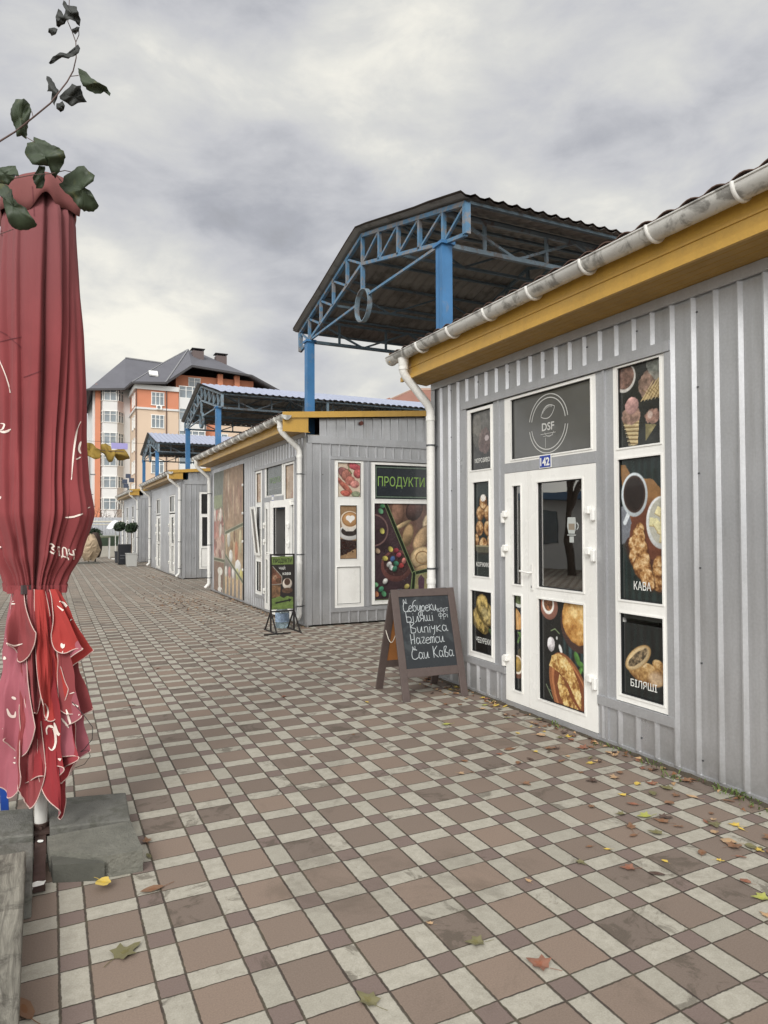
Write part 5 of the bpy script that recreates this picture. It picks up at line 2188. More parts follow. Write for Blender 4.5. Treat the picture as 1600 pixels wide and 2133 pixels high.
# blue leg at the left edge
mb = MB()
p = at_ground(10, 1694)
mb.box8([(p[0]-.02, p[1], 0), (p[0]+.02, p[1], 0), (p[0]+.02, p[1]+.03, 0), (p[0]-.02, p[1]+.03, 0), (p[0]-.045, p[1], .62), (p[0]-.005, p[1], .62), (p[0]-.005, p[1]+.03, .62), (p[0]-.045, p[1]+.03, .62)])
tag(mb.build('blue_post', M('blue_paint', (32, 70, 150), .4), None, loc=(p[0], p[1], 0)), 'thin blue metal post behind the umbrella skirt at the left edge', 'post')

# ------------------------------------------------------------------ ground and paving
def paving_mat():
    m = bpy.data.materials.new('check_paving')
    m.use_nodes = True
    g = NG(m.node_tree)
    b = m.node_tree.nodes['Principled BSDF']
    tc = g.n('ShaderNodeTexCoord')
    P = tc.outputs['Object']
    # slight unevenness of the courses
    wob = g.n('ShaderNodeTexNoise')
    g.link(P, wob.inputs['Vector'])
    wob.inputs['Scale'].default_value = 1.1
    wob.inputs['Detail'].default_value = 2
    va = g.n('ShaderNodeVectorMath', operation='SUBTRACT')
    g.link(wob.outputs['Color'], va.inputs[0])
    va.inputs[1].default_value = (.5, .5, .5)
    vb = g.n('ShaderNodeVectorMath', operation='SCALE')
    g.link(va.outputs[0], vb.inputs[0])
    vb.inputs['Scale'].default_value = .017
    wf = g.n('ShaderNodeTexNoise')
    g.link(P, wf.inputs['Vector'])
    wf.inputs['Scale'].default_value = 45
    wf.inputs['Detail'].default_value = 2
    vc = g.n('ShaderNodeVectorMath', operation='SCALE')
    vd0 = g.n('ShaderNodeVectorMath', operation='SUBTRACT')
    g.link(wf.outputs['Color'], vd0.inputs[0])
    vd0.inputs[1].default_value = (.5, .5, .5)
    g.link(vd0.outputs[0], vc.inputs[0])
    vc.inputs['Scale'].default_value = .007
    ve = g.n('ShaderNodeVectorMath', operation='ADD')
    g.link(vb.outputs[0], ve.inputs[0])
    g.link(vc.outputs[0], ve.inputs[1])
    vf = g.n('ShaderNodeVectorMath', operation='ADD')
    g.link(P, vf.inputs[0])
    g.link(ve.outputs[0], vf.inputs[1])
    sp = g.n('ShaderNodeSeparateXYZ')
    g.link(vf.outputs[0], sp.inputs[0])
    mod, X0, Y0 = .3066, .9579, 2.4527
    out = []
    for k, o_ in ((0, X0), (1, Y0)):
        u = g.math('DIVIDE', g.math('SUBTRACT', sp.outputs[k], o_), mod)
        fl = g.math('FLOOR', u)
        fr = g.math('SUBTRACT', u, fl)
        small = g.math('LESS_THAN', fr, .335)
        # distance to the nearest joint
        d1 = g.math('MINIMUM', fr, g.math('SUBTRACT', 1.0, fr))
        d2 = g.math('ABSOLUTE', g.math('SUBTRACT', fr, .335))
        d = g.math('MULTIPLY', g.math('MINIMUM', d1, d2), mod)
        cell = g.math('ADD', g.math('MULTIPLY', fl, 2.0), small)
        out.append((small, d, cell))
    (sx, dx, cxn), (sy, dy, cyn) = out
    cv = g.n('ShaderNodeCombineXYZ')
    g.link(cxn, cv.inputs[0])
    g.link(cyn, cv.inputs[1])
    wn = g.n('ShaderNodeTexWhiteNoise', noise_dimensions='3D')
    g.link(cv.outputs[0], wn.inputs['Vector'])
    rv = wn.outputs['Value']
    ws = g.n('ShaderNodeSeparateColor')
    g.link(wn.outputs['Color'], ws.inputs[0])
    both = g.math('MULTIPLY', sx, sy)
    xor = g.math('ABSOLUTE', g.math('SUBTRACT', sx, sy))
    grit = g.rng(g.noise(P, 160, 3, .7), .3, .7, .86, 1.12)
    mott = g.rng(g.noise(P, 22, 7, .7, .2), .36, .70, 0, .85)
    brown = g.mix(g.rng(ws.outputs[0], 0, 1, 0, 1), lin((136, 119, 106)), lin((115, 103, 94)))
    purple = lin((120, 105, 98))
    cream = g.mix(mott, lin((176, 171, 158)), lin((150, 145, 132)))
    cream = g.mix(g.rng(ws.outputs[1], .6, 1, 0, .6), cream, lin((150, 146, 134)))
    spots = g.rng(g.noise(P, 26, 4, .6, .2), .66, .74, 0, .45, smooth=True)
    cream = g.mix(spots, cream, lin((104, 100, 88)))
    col = g.mix(both, brown, purple)
    col = g.mix(xor, col, cream)
    # random dark, damp tiles and blotches with their own shape
    damp = g.math('MULTIPLY', g.rng(g.noise(P, 5.5, 8, .72, .8), .50, .60, 0, 1, smooth=True), g.rng(rv, .76, .82, 0, .62))
    stain = g.math('MULTIPLY', g.rng(g.noise(P, 1.1, 8, .7, .9), .54, .68, 0, .36, smooth=True), 1.0)
    col = g.mix(g.math('MAXIMUM', damp, stain), col, lin((82, 74, 64)))
    spot2 = g.rng(g.noise(P, 9, 5, .7, .3), .70, .76, 0, .5, smooth=True)
    col = g.mix(spot2, col, lin((72, 64, 58)))
    vs = g.n('ShaderNodeVectorMath', operation='SCALE')
    g.link(col, vs.inputs[0])
    g.link(grit, vs.inputs['Scale'])
    big = g.rng(g.noise(P, .35, 4, .6), .3, .7, .9, 1.08)
    vs2 = g.n('ShaderNodeVectorMath', operation='SCALE')
    g.link(vs.outputs[0], vs2.inputs[0])
    g.link(big, vs2.inputs['Scale'])
    # joints: the long ones are wider
    jw = g.rng(g.noise(P, 3, 4, .6), .3, .7, .0033, .0054)
    jx = g.rng(dx, g.math('MULTIPLY', jw, .7), g.math('MULTIPLY', jw, 1.35), 1, 0)
    jy = g.rng(dy, g.math('MULTIPLY', jw, .45), g.math('MULTIPLY', jw, .95), 1, 0)
    jn = g.math('MAXIMUM', jx, jy)
    jc = g.mix(g.rng(g.noise(P, 7, 5, .6), .45, .6, 0, 1), lin((58, 50, 44)), lin((74, 68, 54)))
    fin = g.mix(g.math('MULTIPLY', jn, .92), vs2.outputs[0], jc)
    g.link(fin, b.inputs['Base Color'])
    b.inputs['Roughness'].default_value = .78
    b.inputs['Specular IOR Level'].default_value = .35
    h = g.math('ADD', g.math('MULTIPLY', g.math('SUBTRACT', 1.0, jn), 1.0), g.math('MULTIPLY', g.noise(P, 120, 4, .7), .25))
    h = g.math('ADD', h, g.math('MULTIPLY', rv, .3))
    bp = g.n('ShaderNodeBump')
    bp.inputs['Strength'].default_value = .55
    bp.inputs['Distance'].default_value = .004
    g.link(h, bp.inputs['Height'])
    g.link(bp.outputs[0], b.inputs['Normal'])
    return m


mb = MB()
mb.face([(-700, -700, -.006), (700, -700, -.006), (700, 900, -.006), (-700, 900, -.006)])
o = mb.build('ground', M('far_asphalt', (118, 114, 106), .9, var=(.3, .15)))
tag(o, kind='structure')
mb = MB()
mb.face([(-14, -10, 0), (22, -10, 0), (22, 46, 0), (-14, 46, 0)])
o = mb.build('paving', paving_mat())
tag(o, kind='structure')
# strip of soil, grit and rubble along the kiosk feet
mb = MB()
rs = random.Random(5)
for ya, yb in ((-1.3, 6.36), (10.4, 17.6), (21.9, 29.2)):
    n = int((yb-ya)/.05)
    rows = [[], []]
    for i in range(n+1):
        y = ya+(yb-ya)*i/n
        rows[0].append((FX-.03-.045*rs.random(), y, .002))
        rows[1].append((FX+.03, y, .014+.012*rs.random()))
    mb.grid(rows, 0, sm=True, flip=True)
o = mb.build('soil_strip', M('dark_soil', (74, 66, 54), .95, var=(18, .35), bump=(60, .8)))
tag(o, kind='structure')


# ------------------------------------------------------------------ fallen leaves
def leaf_bm(kind, rs):
    """small dry leaf lying flat, with curl; local coordinates, stem along -y"""
    mb = MB()
    out = []
    if kind in ('maple', 'lobed'):
        base = [(0, -.5), (.18, -.38), (.46, -.42), (.34, -.18), (.52, .08), (.28, .1), (.2, .2), (.12, .5), (0, .62), (-.12, .48), (-.2, .18), (-.3, .12), (-.5, .1), (-.33, -.16), (-.44, -.4), (-.18, -.38)]
        if kind == 'lobed':
            base = [(x*.8, y) for x, y in base]
    elif kind == 'round':
        base = [(math.sin(a)*(.40+.04*math.sin(5*a)), -.5*math.cos(a)*(1.05)) for a in np.linspace(0, 2*math.pi, 17)[:-1]]
    else:
        base = [(math.sin(a)*.2*(1+.1*math.sin(7*a)), -.55*math.cos(a)) for a in np.linspace(0, 2*math.pi, 15)[:-1]]
    base = [(x*(1+.16*(rs.random()-.5)), y*(1+.16*(rs.random()-.5))) for x, y in base]
    curl = .35+.9*rs.random()
    tw = (rs.random()-.5)*1.2

    def H(x, y):
        return .03+curl*.55*abs(x)**1.4+.25*curl*max(0, y)**2+tw*x*y*.5+.05*math.sin(9*x+5*y)
    n = len(base)
    rings = [[(x*f, y*f, H(x*f, y*f)) for x, y in base] for f in (.0, .35, .7, 1.0)]
    zmin = min(p[2] for r_ in rings for p in r_)
    rings = [[(x, y, z-zmin+.01) for x, y, z in r_] for r_ in rings]
    for i in range(3):
        for j in range(n):
            k = (j+1) % n
            q = [rings[i][j], rings[i][k], rings[i+1][k], rings[i+1][j]]
            if i == 0:
                q = [rings[0][0], rings[1][k], rings[1][j]][::-1]
            mb.face(q, 0, True)
    z0 = rings[-1][0][2]
    mb.tube([(0, -.5, z0), (.04, -.75, z0*.6+.02), (.12, -1.0, .02)], .014, 5)
    return mb


LEAFC = {'yellow': (206, 174, 70), 'lime': (160, 162, 72), 'brown': (122, 84, 56), 'rust': (132, 82, 60), 'dark': (72, 52, 42), 'olive': (106, 100, 62), 'pale': (176, 142, 104)}
LM = {}
for k, c in LEAFC.items():
    LM[k] = M('dry_leaf_'+k, c, .7, 0, var=(60, .22), two=tuple(min(255, v*.82+25) for v in c))
protos = {}
for kind in ('maple', 'lobed', 'round', 'slim'):
    for v in range(3):
        for k in LEAFC:
            protos[(kind, v, k)] = None


def fallen(px, py, size, kind, col, rot, label, grp='fallen leaves on the paving', z=.003, world=None):
    v = rs.randrange(3)
    key = (kind, v, col)
    if world is None:
        w = at_ground(px, py)
    else:
        w = np.array([world[0], world[1], 0])
    if protos[key] is None:
        mb = leaf_bm(kind, random.Random(hash((kind, v)) % 1000 if False else (len(kind)*10+v)))
        me_o = mb.build('fallen_leaf', LM[col])
        protos[key] = me_o.data
        o = me_o
    else:
        o = bpy.data.objects.new('fallen_leaf', protos[key])
        COL.objects.link(o)
    o.location = (w[0], w[1], z)
    o.rotation_euler = (0, 0, math.radians(rot))
    o.scale = (size, size, size*.55)
    LOC[o.name] = Vector(o.location)
    tag(o, label, 'leaf', grp)
    return o


rs = random.Random(11)
NAMED = [
    (215, 1853, .075, 'round', 'yellow', 200, 'bright yellow leaf leaning on the front of the cracked slab', .03),
    (318, 1855, .10, 'slim', 'brown', 100, 'ochre curled leaf in the gap left of the cracked slab', .003),
    (262, 1985, .10, 'maple', 'olive', -60, 'dark olive curled leaf with a pale stalk, lowest leaf near the left edge', .003),
    (765, 2085, .085, 'lobed', 'olive', 20, 'green and brown leaf at the bottom edge of the photo', .003),
    (990, 1965, .075, 'lobed', 'olive', 70, 'thin faded olive leaf on a cream tile in the lower middle', .003),
    (1122, 2010, .085, 'maple', 'rust', 30, 'rust brown leaf on a cream tile, lower right of the faded olive leaf', .003),
    (1100, 1836, .035, 'lobed', 'pale', 0, 'tiny pale pink scrap of leaf on a purple tile', .003),
    (895, 1925, .03, 'lobed', 'pale', 40, 'tiny pink leaf scrap left of the lower middle', .003),
    (1308, 1810, .07, 'lobed', 'rust', 60, 'reddish leaf on brown tile below the door, just left of a darker curled one', .003),
    (1368, 1822, .07, 'slim', 'dark', 50, 'dark curled leaf beside the reddish one, low on the right', .003),
    (1585, 1872, .075, 'lobed', 'lime', 60, 'yellow green leaf cut by the right edge', .003),
    (1595, 1908, .05, 'lobed', 'pale', 0, 'orange pink leaf below the yellow green one at the right edge', .003),
    (1553, 1838, .045, 'round', 'rust', 20, 'small round red brown leaf left of the yellow green one', .003),
    (1343, 1702, .085, 'lobed', 'lime', 80, 'lime green leaf with a brown half, below the ribbed wall', .003),
    (1378, 1712, .075, 'lobed', 'brown', 30, 'brown leaf touching the lime green leaf', .003),
    (1230, 1591, .06, 'lobed', 'yellow', 80, 'bright yellow leaf on a dark tile beside the doorway', .003),
    (1214, 1560, .09, 'maple', 'rust', 70, 'broad rust brown leaf right in front of the doorway corner', .003),
    (1356, 1634, .065, 'maple', 'rust', 20, 'orange red curled leaf near the wall', .003),
    (1233, 1628, .07, 'maple', 'dark', 60, 'dark red shrivelled leaf left of the yellow ones', .003),
    (1296, 1657, .05, 'lobed', 'yellow', 30, 'yellow leaf with brown edges between dark tiles', .003),
    (1530, 1720, .06, 'lobed', 'yellow', 40, 'yellow leaf in the brown heap by the right-hand wall', .003),
    (1062, 1562, .10, 'slim', 'brown', 95, 'long brown curled leaf in front of the door', .003),
    (930, 1510, .085, 'slim', 'lime', 90, 'yellow green leaf on the tiles below the chalkboard', .003),
    (764, 1463, .04, 'lobed', 'yellow', 10, 'small pale yellow leaf left of the chalkboard feet', .003),
    (928, 1468, .06, 'lobed', 'brown', 90, 'brown leaf behind the right foot of the chalkboard', .003),
    (1010, 1470, .07, 'slim', 'lime', 95, 'olive yellow leaf under the left window by the wall', .003),
    (305, 1755, .06, 'lobed', 'brown', 0, 'brown leaf standing against the right end of the cracked slab', .01),
    (310, 1785, .05, 'slim', 'olive', 10, 'grey green leaf scrap right of the cracked slab', .003),
    (1385, 1805-10, .03, 'round', 'yellow', 0, 'tiny round yellow leaf between the low reddish leaves', .003),
    (1265, 1770, .035, 'slim', 'yellow', 60, 'small slim yellow leaf on a cream tile, middle right', .003),
    (1228, 1765, .04, 'slim', 'brown', 80, 'small slim brown leaf on a brown tile, middle right', .003),
    (50, 2105, .12, 'slim', 'brown', 20, 'ochre leaf at the bottom left corner beside the plank', .003),
    (1320, 1742, .055, 'slim', 'brown', 95, 'thin bowed brown leaf on a brown tile', .003),
    (649, 1577, .03, 'slim', 'brown', 80, 'small brown leaf on the tiles left of the middle', .003),
    (736, 1531, .03, 'lobed', 'brown', 80, 'small brown leaf left below the chalkboard', .003)]
for px, py, s_, kd, cc_, ro, lab, z in NAMED:
    fallen(px, py, s_, kd, cc_, ro, lab, z=z)
FILLC = {'brown': 'small dry brown leaf among the litter along the foot of the nearest kiosk', 'rust': 'small rust red leaf among the litter along the foot of the nearest kiosk', 'yellow': 'small yellow leaf among the litter along the foot of the nearest kiosk', 'dark': 'small dark curled leaf among the litter along the foot of the nearest kiosk', 'pale': 'small pale tan leaf among the litter along the foot of the nearest kiosk', 'olive': 'small olive leaf among the litter along the foot of the nearest kiosk'}
for i in range(130):
    y = 2.2+4.1*rs.random()**1.35
    x = FX-.06-abs(rs.gauss(0, .27))*(1.9 if y < 4 else .7)
    c = rs.choice(['brown', 'brown', 'rust', 'brown', 'dark', 'pale', 'olive', 'yellow'])
    o = fallen(0, 0, .03+.045*rs.random(), rs.choice(['maple', 'lobed', 'round', 'slim']), c, rs.random()*360, FILLC[c], world=(x, y), grp='small leaves along the nearest kiosk', z=.003+.004*rs.random())
FARC = {'brown': 'small brown leaf lying out on the open paving', 'dark': 'small dark leaf lying out on the open paving', 'rust': 'small rust leaf lying out on the open paving'}
for i in range(34):
    x = rs.uniform(.5, 3.3)
    y = rs.uniform(5.5, 22)
    c = rs.choice(['brown', 'dark', 'rust'])
    fallen(0, 0, .035+.03*rs.random(), rs.choice(['lobed', 'slim', 'round']), c, rs.random()*360, FARC[c], world=(x, y), grp='scattered leaves out on the paving')
# litter heap between the far kiosks, and crumbs along the wall
mb = MB()
for i in range(900):
    if i < 420:
        x, y = rs.gauss(2.55, .38), rs.gauss(15.2, 1.7)
        if x > FX-.1 or y < 11.5:
            continue
    elif i < 560:
        x, y = rs.gauss(3.1, .25), rs.gauss(22.8, 1.4)
        if x > FX-.1:
            continue
    else:
        y = 2.2+rs.random()*14
        x = FX-.05-abs(rs.gauss(0, .07))
        if 6.36 < y < 10.4:
            continue
    s_ = .012+.022*rs.random()
    a = rs.random()*6.28
    c, n_ = math.cos(a)*s_, math.sin(a)*s_
    h = .006+.02*rs.random()
    mb.face([(x-c, y-n_, .006), (x+n_*.6, y-c*.6, h), (x+c, y+n_, .008), (x-n_*.6, y+c*.6, .006+h*.4)], rs.randrange(3))
o = mb.build('leaf_litter', [LM['brown'], LM['pale'], LM['dark']])
tag(o, 'brown leaf litter swept along the kiosk walls and into a heap by the second kiosk', 'leaf litter', kind='stuff')
# weeds at the foot of the nearest kiosk
mb = MB()
for cx0, cy0, n, sp_ in ((3.64, 2.78, 70, .10), (3.60, 3.35, 26, .07), (3.62, 3.75, 30, .09), (3.52, 3.1, 16, .05), (3.63, 4.3, 16, .06), (3.6, 2.5, 30, .08), (3.62, 5.2, 10, .05)):
    for i in range(int(n*.65)):
        x, y = min(rs.gauss(cx0, sp_*.35), FX-.03), rs.gauss(cy0, sp_)
        a = rs.random()*6.28
        l = .015+.035*rs.random()
        w = .003+.004*rs.random()
        d = Vector((math.cos(a), math.sin(a), 0))
        s2 = Vector((-d.y, d.x, 0))*w
        p = Vector((x, y, .004))
        t = p+d*l*.7+Vector((0, 0, l*.75))
        m_ = p+d*l*.3+Vector((0, 0, l*.55))
        mb.face([p-s2*.4, p+s2*.4, m_+s2, t, m_-s2], 0)
o = mb.build('weeds', M('weed_green', (86, 104, 50), .7, two=(96, 112, 58)))
tag(o, 'low green weeds in the joint at the foot of the nearest kiosk', 'weeds', kind='stuff')
# white scraps at the umbrella base
mb = MB()
for (px, py, s_) in ((78, 1850, .026), (60, 1864, .015), (84, 1760, .012)):
    w = at_ground(px, py, .03)
    pts = [(w[0]+s_*math.cos(a)*(1+.4*rs.random()), w[1]+s_*.8*math.sin(a)*(1+.4*rs.random()), .045+.012*rs.random()) for a in np.linspace(0, 6.28, 9)[:-1]]
    mb.face(pts)
w = at_ground(78, 1850, .03)
tag(mb.build('paper_scrap', M('paper_white', (222, 222, 216), .8), None, loc=(w[0], w[1], 0)), 'torn white paper scraps on the umbrella base between slab and plank', 'litter')

# ------------------------------------------------------------------ chalkboard A-stand
BRN = M('brown_painted_wood', (84, 72, 68), .6, var=(14, .10), dirt=(20, .62, (120, 104, 96), .4))
HARD = M('hardboard_back', (150, 98, 52), .7, var=(6, .12))
CHB = M('chalkboard', (38, 42, 46), .75, var=(3, .12), dirt=(4, .5, (78, 84, 86), .35))
CHALK = M('chalk', (184, 190, 192), .9, var=(90, .3))
AB = thing('chalkboard_stand', 'brown wooden A-frame chalkboard with a handwritten white menu, standing on the paving', 'chalkboard', (3.2, 5.8, 0))
fl, fr_, rl = np.array([2.893, 5.545]), np.array([3.560, 5.490]), np.array([2.891, 6.125])
u2 = (fr_-fl)/np.linalg.norm(fr_-fl)
W_ = np.linalg.norm(fr_-fl)
nrm2 = np.array([u2[1], -u2[0]])      # towards the camera
HT = 1.0
back = .30                             # lean of the front panel over its height


class LeanFr:
    """plane that leans: z is measured along the board"""
    def __init__(s, o, u, n, lean, L):
        s.o = Vector((o[0], o[1], 0))
        s.u = Vector((u[0], u[1], 0))
        nn = Vector((n[0], n[1], 0))
        s.zdir = (Vector((0, 0, 1))*math.sqrt(max(L*L-lean*lean, 0))/L-nn*(lean/L))
        s.n = s.u.cross(s.zdir)

    def p(s, u, z, d=0.0):
        return s.o+s.u*u+s.zdir*z+s.n*d
    box = Fr.box
    quad = Fr.quad


A1 = LeanFr(fl, u2, nrm2, back, 1.045)
LB = 1.045
mb = MB()
A1.box(mb, 0, .072, 0, LB, -.022, 0)
A1.box(mb, W_-.072, W_, 0, LB, -.022, 0)
A1.box(mb, .072, W_-.072, LB-.075, LB, -.021, -.001)
A1.box(mb, .072, W_-.072, .215, .295, -.021, -.001)
o = mb.build('front_frame', BRN, AB)
for ob in (o,):
    bv = ob.modifiers.new('bevel', 'BEVEL')
    bv.width = .004
    bv.segments = 2
mb = MB()
A1.box(mb, .073, W_-.073, .296, LB-.076, -.017, -.009)
brd = mb.build('writing_board', CHB, AB)
# rear frame
rr = fl+np.array([0, 0])
top_c = A1.p(0, LB-.03, -.025)
rear_o = rl
rl_n = -nrm2
B1 = LeanFr(rl+u2*0, u2, -nrm2, 0, 1)
ztop = top_c.z


class Rear:
    def p(s, u, z, d=0.0):
        t = z/ztop
        b = Vector((rl[0], rl[1], 0))+Vector((u2[0], u2[1], 0))*u
        tt = Vector((top_c.x, top_c.y, ztop))+Vector((u2[0], u2[1], 0))*u
        q = b.lerp(tt, t)
        return q+Vector((nrm2[0], nrm2[1], 0))*(-d)
    box = Fr.box


B = Rear()
B.n = None
mb = MB()


def rbox(mb, u0, u1, z0, z1, d0, d1, m=0):
    P = B.p
    mb.box8([P(u0, z0, d0), P(u1, z0, d0), P(u1, z0, d1), P(u0, z0, d1), P(u0, z1, d0), P(u1, z1, d0), P(u1, z1, d1), P(u0, z1, d1)], m)


rbox(mb, 0, .072, 0, ztop, 0, .022)
rbox(mb, W_-.072, W_, 0, ztop, 0, .022)
rbox(mb, .072, W_-.072, .22, .29, .001, .021)
rbox(mb, .072, W_-.072, ztop-.08, ztop, .001, .021)
mb.build('rear_frame', BRN, AB)
mb = MB()
rbox(mb, .072, W_-.072, .29, ztop-.08, .008, .013)
mb.build('rear_board', HARD, AB)
mb = MB()
p0, p1 = A1.p(.012, .63, -.02), B.p(.012, .60, .0)
pts = []
for i in range(13):
    t = i/12
    q = p0.lerp(p1, t)
    q.z -= .10*math.sin(math.pi*t)
    pts.append(q)
mb.tube(pts, .004, 6)
mb.build('cord', M('white_cord', (206, 198, 184), .8), AB)
mb = MB()
for u in (.10, W_-.10):
    mb.beam(A1.p(u-.02, LB+.002, -.012), A1.p(u+.02, LB+.002, -.012), .03, .004)
mb.build('top_hinge', SCREW, AB)
# handwriting
GL = {
 'C': ([[(.75, .85), (.35, .98), (.05, .6), (.1, .1), (.5, 0), (.9, .2)]], .9),
 'N': ([[(0, 0), (.05, .9), (.5, .1), (.6, 1)]], .7),
 'e': ([[(.05, .3), (.55, .42), (.4, .62), (.12, .5), (.05, .15), (.3, 0), (.65, .12)]], .7),
 'b': ([[(.7, 1.15), (.3, 1.02), (.05, .6), (.1, .1), (.4, .0), (.62, .3), (.4, .6), (.1, .5)]], .75),
 'u': ([[(.05, .6), (.1, .15), (.35, .1), (.6, .6), (.55, -.2), (.3, -.55), (.1, -.3), (.5, .0)]], .7),
 'p': ([[(.05, .6), (.05, -.5)], [(.05, .5), (.25, .62), (.35, .3), (.36, .0)]], .5),
 'r': ([[(.05, .55), (.1, -.45)], [(.1, .4), (.4, .62), (.6, .35), (.35, .02), (.12, .1)]], .7),
 'k': ([[(.05, .65), (.05, 0)], [(.5, .65), (.1, .3), (.55, 0)]], .65),
 'K': ([[(.05, 1.1), (.05, 0)], [(.6, 1.1), (.1, .5), (.65, 0)]], .75),
 'i': ([[(0, .6), (.06, .1), (.3, .05), (.5, .6), (.5, .1), (.7, .05)]], .75),
 'B': ([[(.05, 1.1), (.1, 0)], [(.1, 1.1), (.7, 1.12)], [(.1, .55), (.55, .5), (.6, .1), (.1, 0)]], .8),
 'V': ([[(.05, 1.1), (.08, 0)], [(.05, 1.1), (.5, 1.0), (.1, .6), (.6, .4), (.5, .02), (.08, 0)]], .8),
 'j': ([[(.1, .6), (.1, 0)], [(.08, .82), (.12, .84)]], .3),
 'l': ([[(0, .0), (.2, .15), (.35, .62), (.45, .0)]], .55),
 'a': ([[(.5, .5), (.2, .62), (.05, .25), (.25, 0), (.5, .25), (.52, .6), (.55, .05), (.7, .05)]], .75),
 'q': ([[(.5, .0), (.5, .62), (.15, .6), (.15, .35), (.5, .3)], [(.3, .3), (.0, .0)]], .65),
 'w': ([[(0, .6), (.05, .08), (.28, .08), (.32, .6), (.36, .08), (.6, .08), (.64, .6), (.66, .08), (.8, .05)]], .9),
 'n': ([[(.05, .6), (.05, 0)], [(.05, .45), (.25, .62), (.4, .5), (.42, 0)]], .55),
 'c': ([[(.5, .55), (.2, .6), (.05, .25), (.25, 0), (.55, .12)]], .6),
 'h': ([[(.0, .6), (.08, .32), (.3, .35), (.42, .62), (.3, -.1), (.15, -.35)]], .55),
 'g': ([[(.05, .6), (.4, .62), (.3, .35), (.1, .12), (.3, 0), (.5, .1)]], .55),
 't': ([[(.0, .6), (.0, 0)], [(0, .5), (.2, .62), (.26, 0)], [(.26, .5), (.48, .62), (.5, 0)]], .62),
 'T': ([[(.0, .62), (.6, .62)], [(.3, .62), (.28, 0)]], .62),
 'H': ([[(.05, 1.0), (.08, 0)], [(.08, .4), (.5, .5)], [(.55, 1.0), (.52, 0)]], .72),
 'v': ([[(.1, .0), (.05, .9), (.4, 1.0), (.15, .5), (.5, .35), (.4, 0), (.1, .02)]], .6),
 'f': ([[(.35, .95), (.3, -.3)], [(.35, .6), (.05, .55), (.05, .15), (.35, .15), (.62, .2), (.6, .55), (.35, .6)]], .75),
 'z': ([[(.55, .62), (.05, .5), (.5, .3)], [(.52, .62), (.5, 0)], [(.35, .3), (.05, 0)]], .65),
 ' ': ([], .5)}
rs = random.Random(3)
BX0, BZ0 = .072, .295
bw, bh = W_-.144, LB-.075-.295
lines = [('N', .085, .90, .05, .05, .5), ('Ceburek'+'i', .07, .79, .09, .092, 1), ('karT', .75, .765, .05, .055, .55), ('Bjlqwj', .10, .64, .09, .092, 1), ('frj', .76, .685, .05, .055, .6),
         ('Vinjhka', .16, .485, .09, .092, 1), ('Hagetci', .14, .33, .09, .092, 1), ('N', .16, .235, .045, .045, .5), ('Cai Kava', .13, .13, .09, .096, 1)]
mb = MB()
for word, lx, lz, gw, gh, wt in lines:
    x = BX0+lx*bw
    z = BZ0+lz*bh
    total = sum(GL[c][1] for c in word)*gw
    lim = {'Ceburek'+'i': .68, 'karT': .22, 'Bjlqwj': .56, 'frj': .20, 'Vinjhka': .76, 'Hagetci': .68, 'Cai Kava': .84}.get(word)
    k = 1.0
    if lim:
        k = lim*bw/total
    for c in word:
        st, adv = GL[c]
        j = (rs.random()-.5)*.008
        for s_ in st:
            pts = [(x+p[0]*gw*k, z+j+p[1]*gh) for p in s_]
            # smooth the stroke
            sm = []
            for i in range(len(pts)-1):
                p_0, p_3 = pts[max(i-1, 0)], pts[min(i+2, len(pts)-1)]
                p_1, p_2 = pts[i], pts[i+1]
                for q in range(5):
                    t = q/5
                    sm.append(tuple(.5*((2*p_1[d])+(-p_0[d]+p_2[d])*t+(2*p_0[d]-5*p_1[d]+4*p_2[d]-p_3[d])*t*t+(-p_0[d]+3*p_1[d]-3*p_2[d]+p_3[d])*t**3) for d in (0, 1)))
            sm.append(pts[-1])
            w2 = .0030*(1.0 if wt == 1 else .75)
            for a, b in zip(sm, sm[1:]):
                dx, dy = b[0]-a[0], b[1]-a[1]
                l = math.hypot(dx, dy) or 1
                nx, ny = -dy/l*w2, dx/l*w2
                ex, ey = dx/l*.001, dy/l*.001
                mb.face([A1.p(a[0]-nx-ex, a[1]-ny-ey, -.008), A1.p(a[0]+nx-ex, a[1]+ny-ey, -.008), A1.p(b[0]+nx+ex, b[1]+ny+ey, -.008), A1.p(b[0]-nx+ex, b[1]-ny+ey, -.008)][::-1])
        x += adv*gw*k
mb.build('handwriting', CHALK, brd)

# ------------------------------------------------------------------ pavement sign of the second kiosk
BLK = M('black_sign_steel', (34, 30, 30), .5)
ST = thing('pavement_sign', 'narrow black-framed pavement sign with green ПРОДУКТИ panel beside the second kiosk downpipe', 'sign', (3.2, 10.2, 0))
SF = Fr((3.03, 10.17, 0), (1, .05, 0))
SW = .375
mb = MB()
for u in (0, SW):
    SF.box(mb, u-.011, u+.011, .0, 1.19, -.012, .012)
SF.box(mb, .011, SW-.011, 1.168, 1.19, -.011, .011)
SF.box(mb, .011, SW-.011, .30, .32, -.011, .011)
for u, s_ in ((0, -1), (SW, 1)):
    mb.beam(SF.p(u, .32, 0), SF.p(u+.0, .012, .26), .018)
    mb.beam(SF.p(u, .32, 0), SF.p(u+.0, .012, -.26), .018)
    mb.beam(SF.p(u, .010, -.3), SF.p(u, .010, .3), .02)
mb.beam(SF.p(-.2, .012, .27), SF.p(.22, .012, .27), .018)
mb.build('frame', BLK, ST)
mb = MB()
SF.box(mb, .012, SW-.012, .34, 1.15, -.004, .004)
pn = mb.build('sign_panel', BLK, ST)
p_stand(SW-.024, .81, .006).build('printed_picture', SF, .012, 1.15, .0055, PRINTM, pn)
text_obj('ПРОДУКТИ', SF, SW/2, 1.055, .007, .062, LETK, pn, width=.30, bold=.02)
text_obj('ЧАЙ', SF, SW*.48, .945, .007, .045, LETW, pn, width=.10)
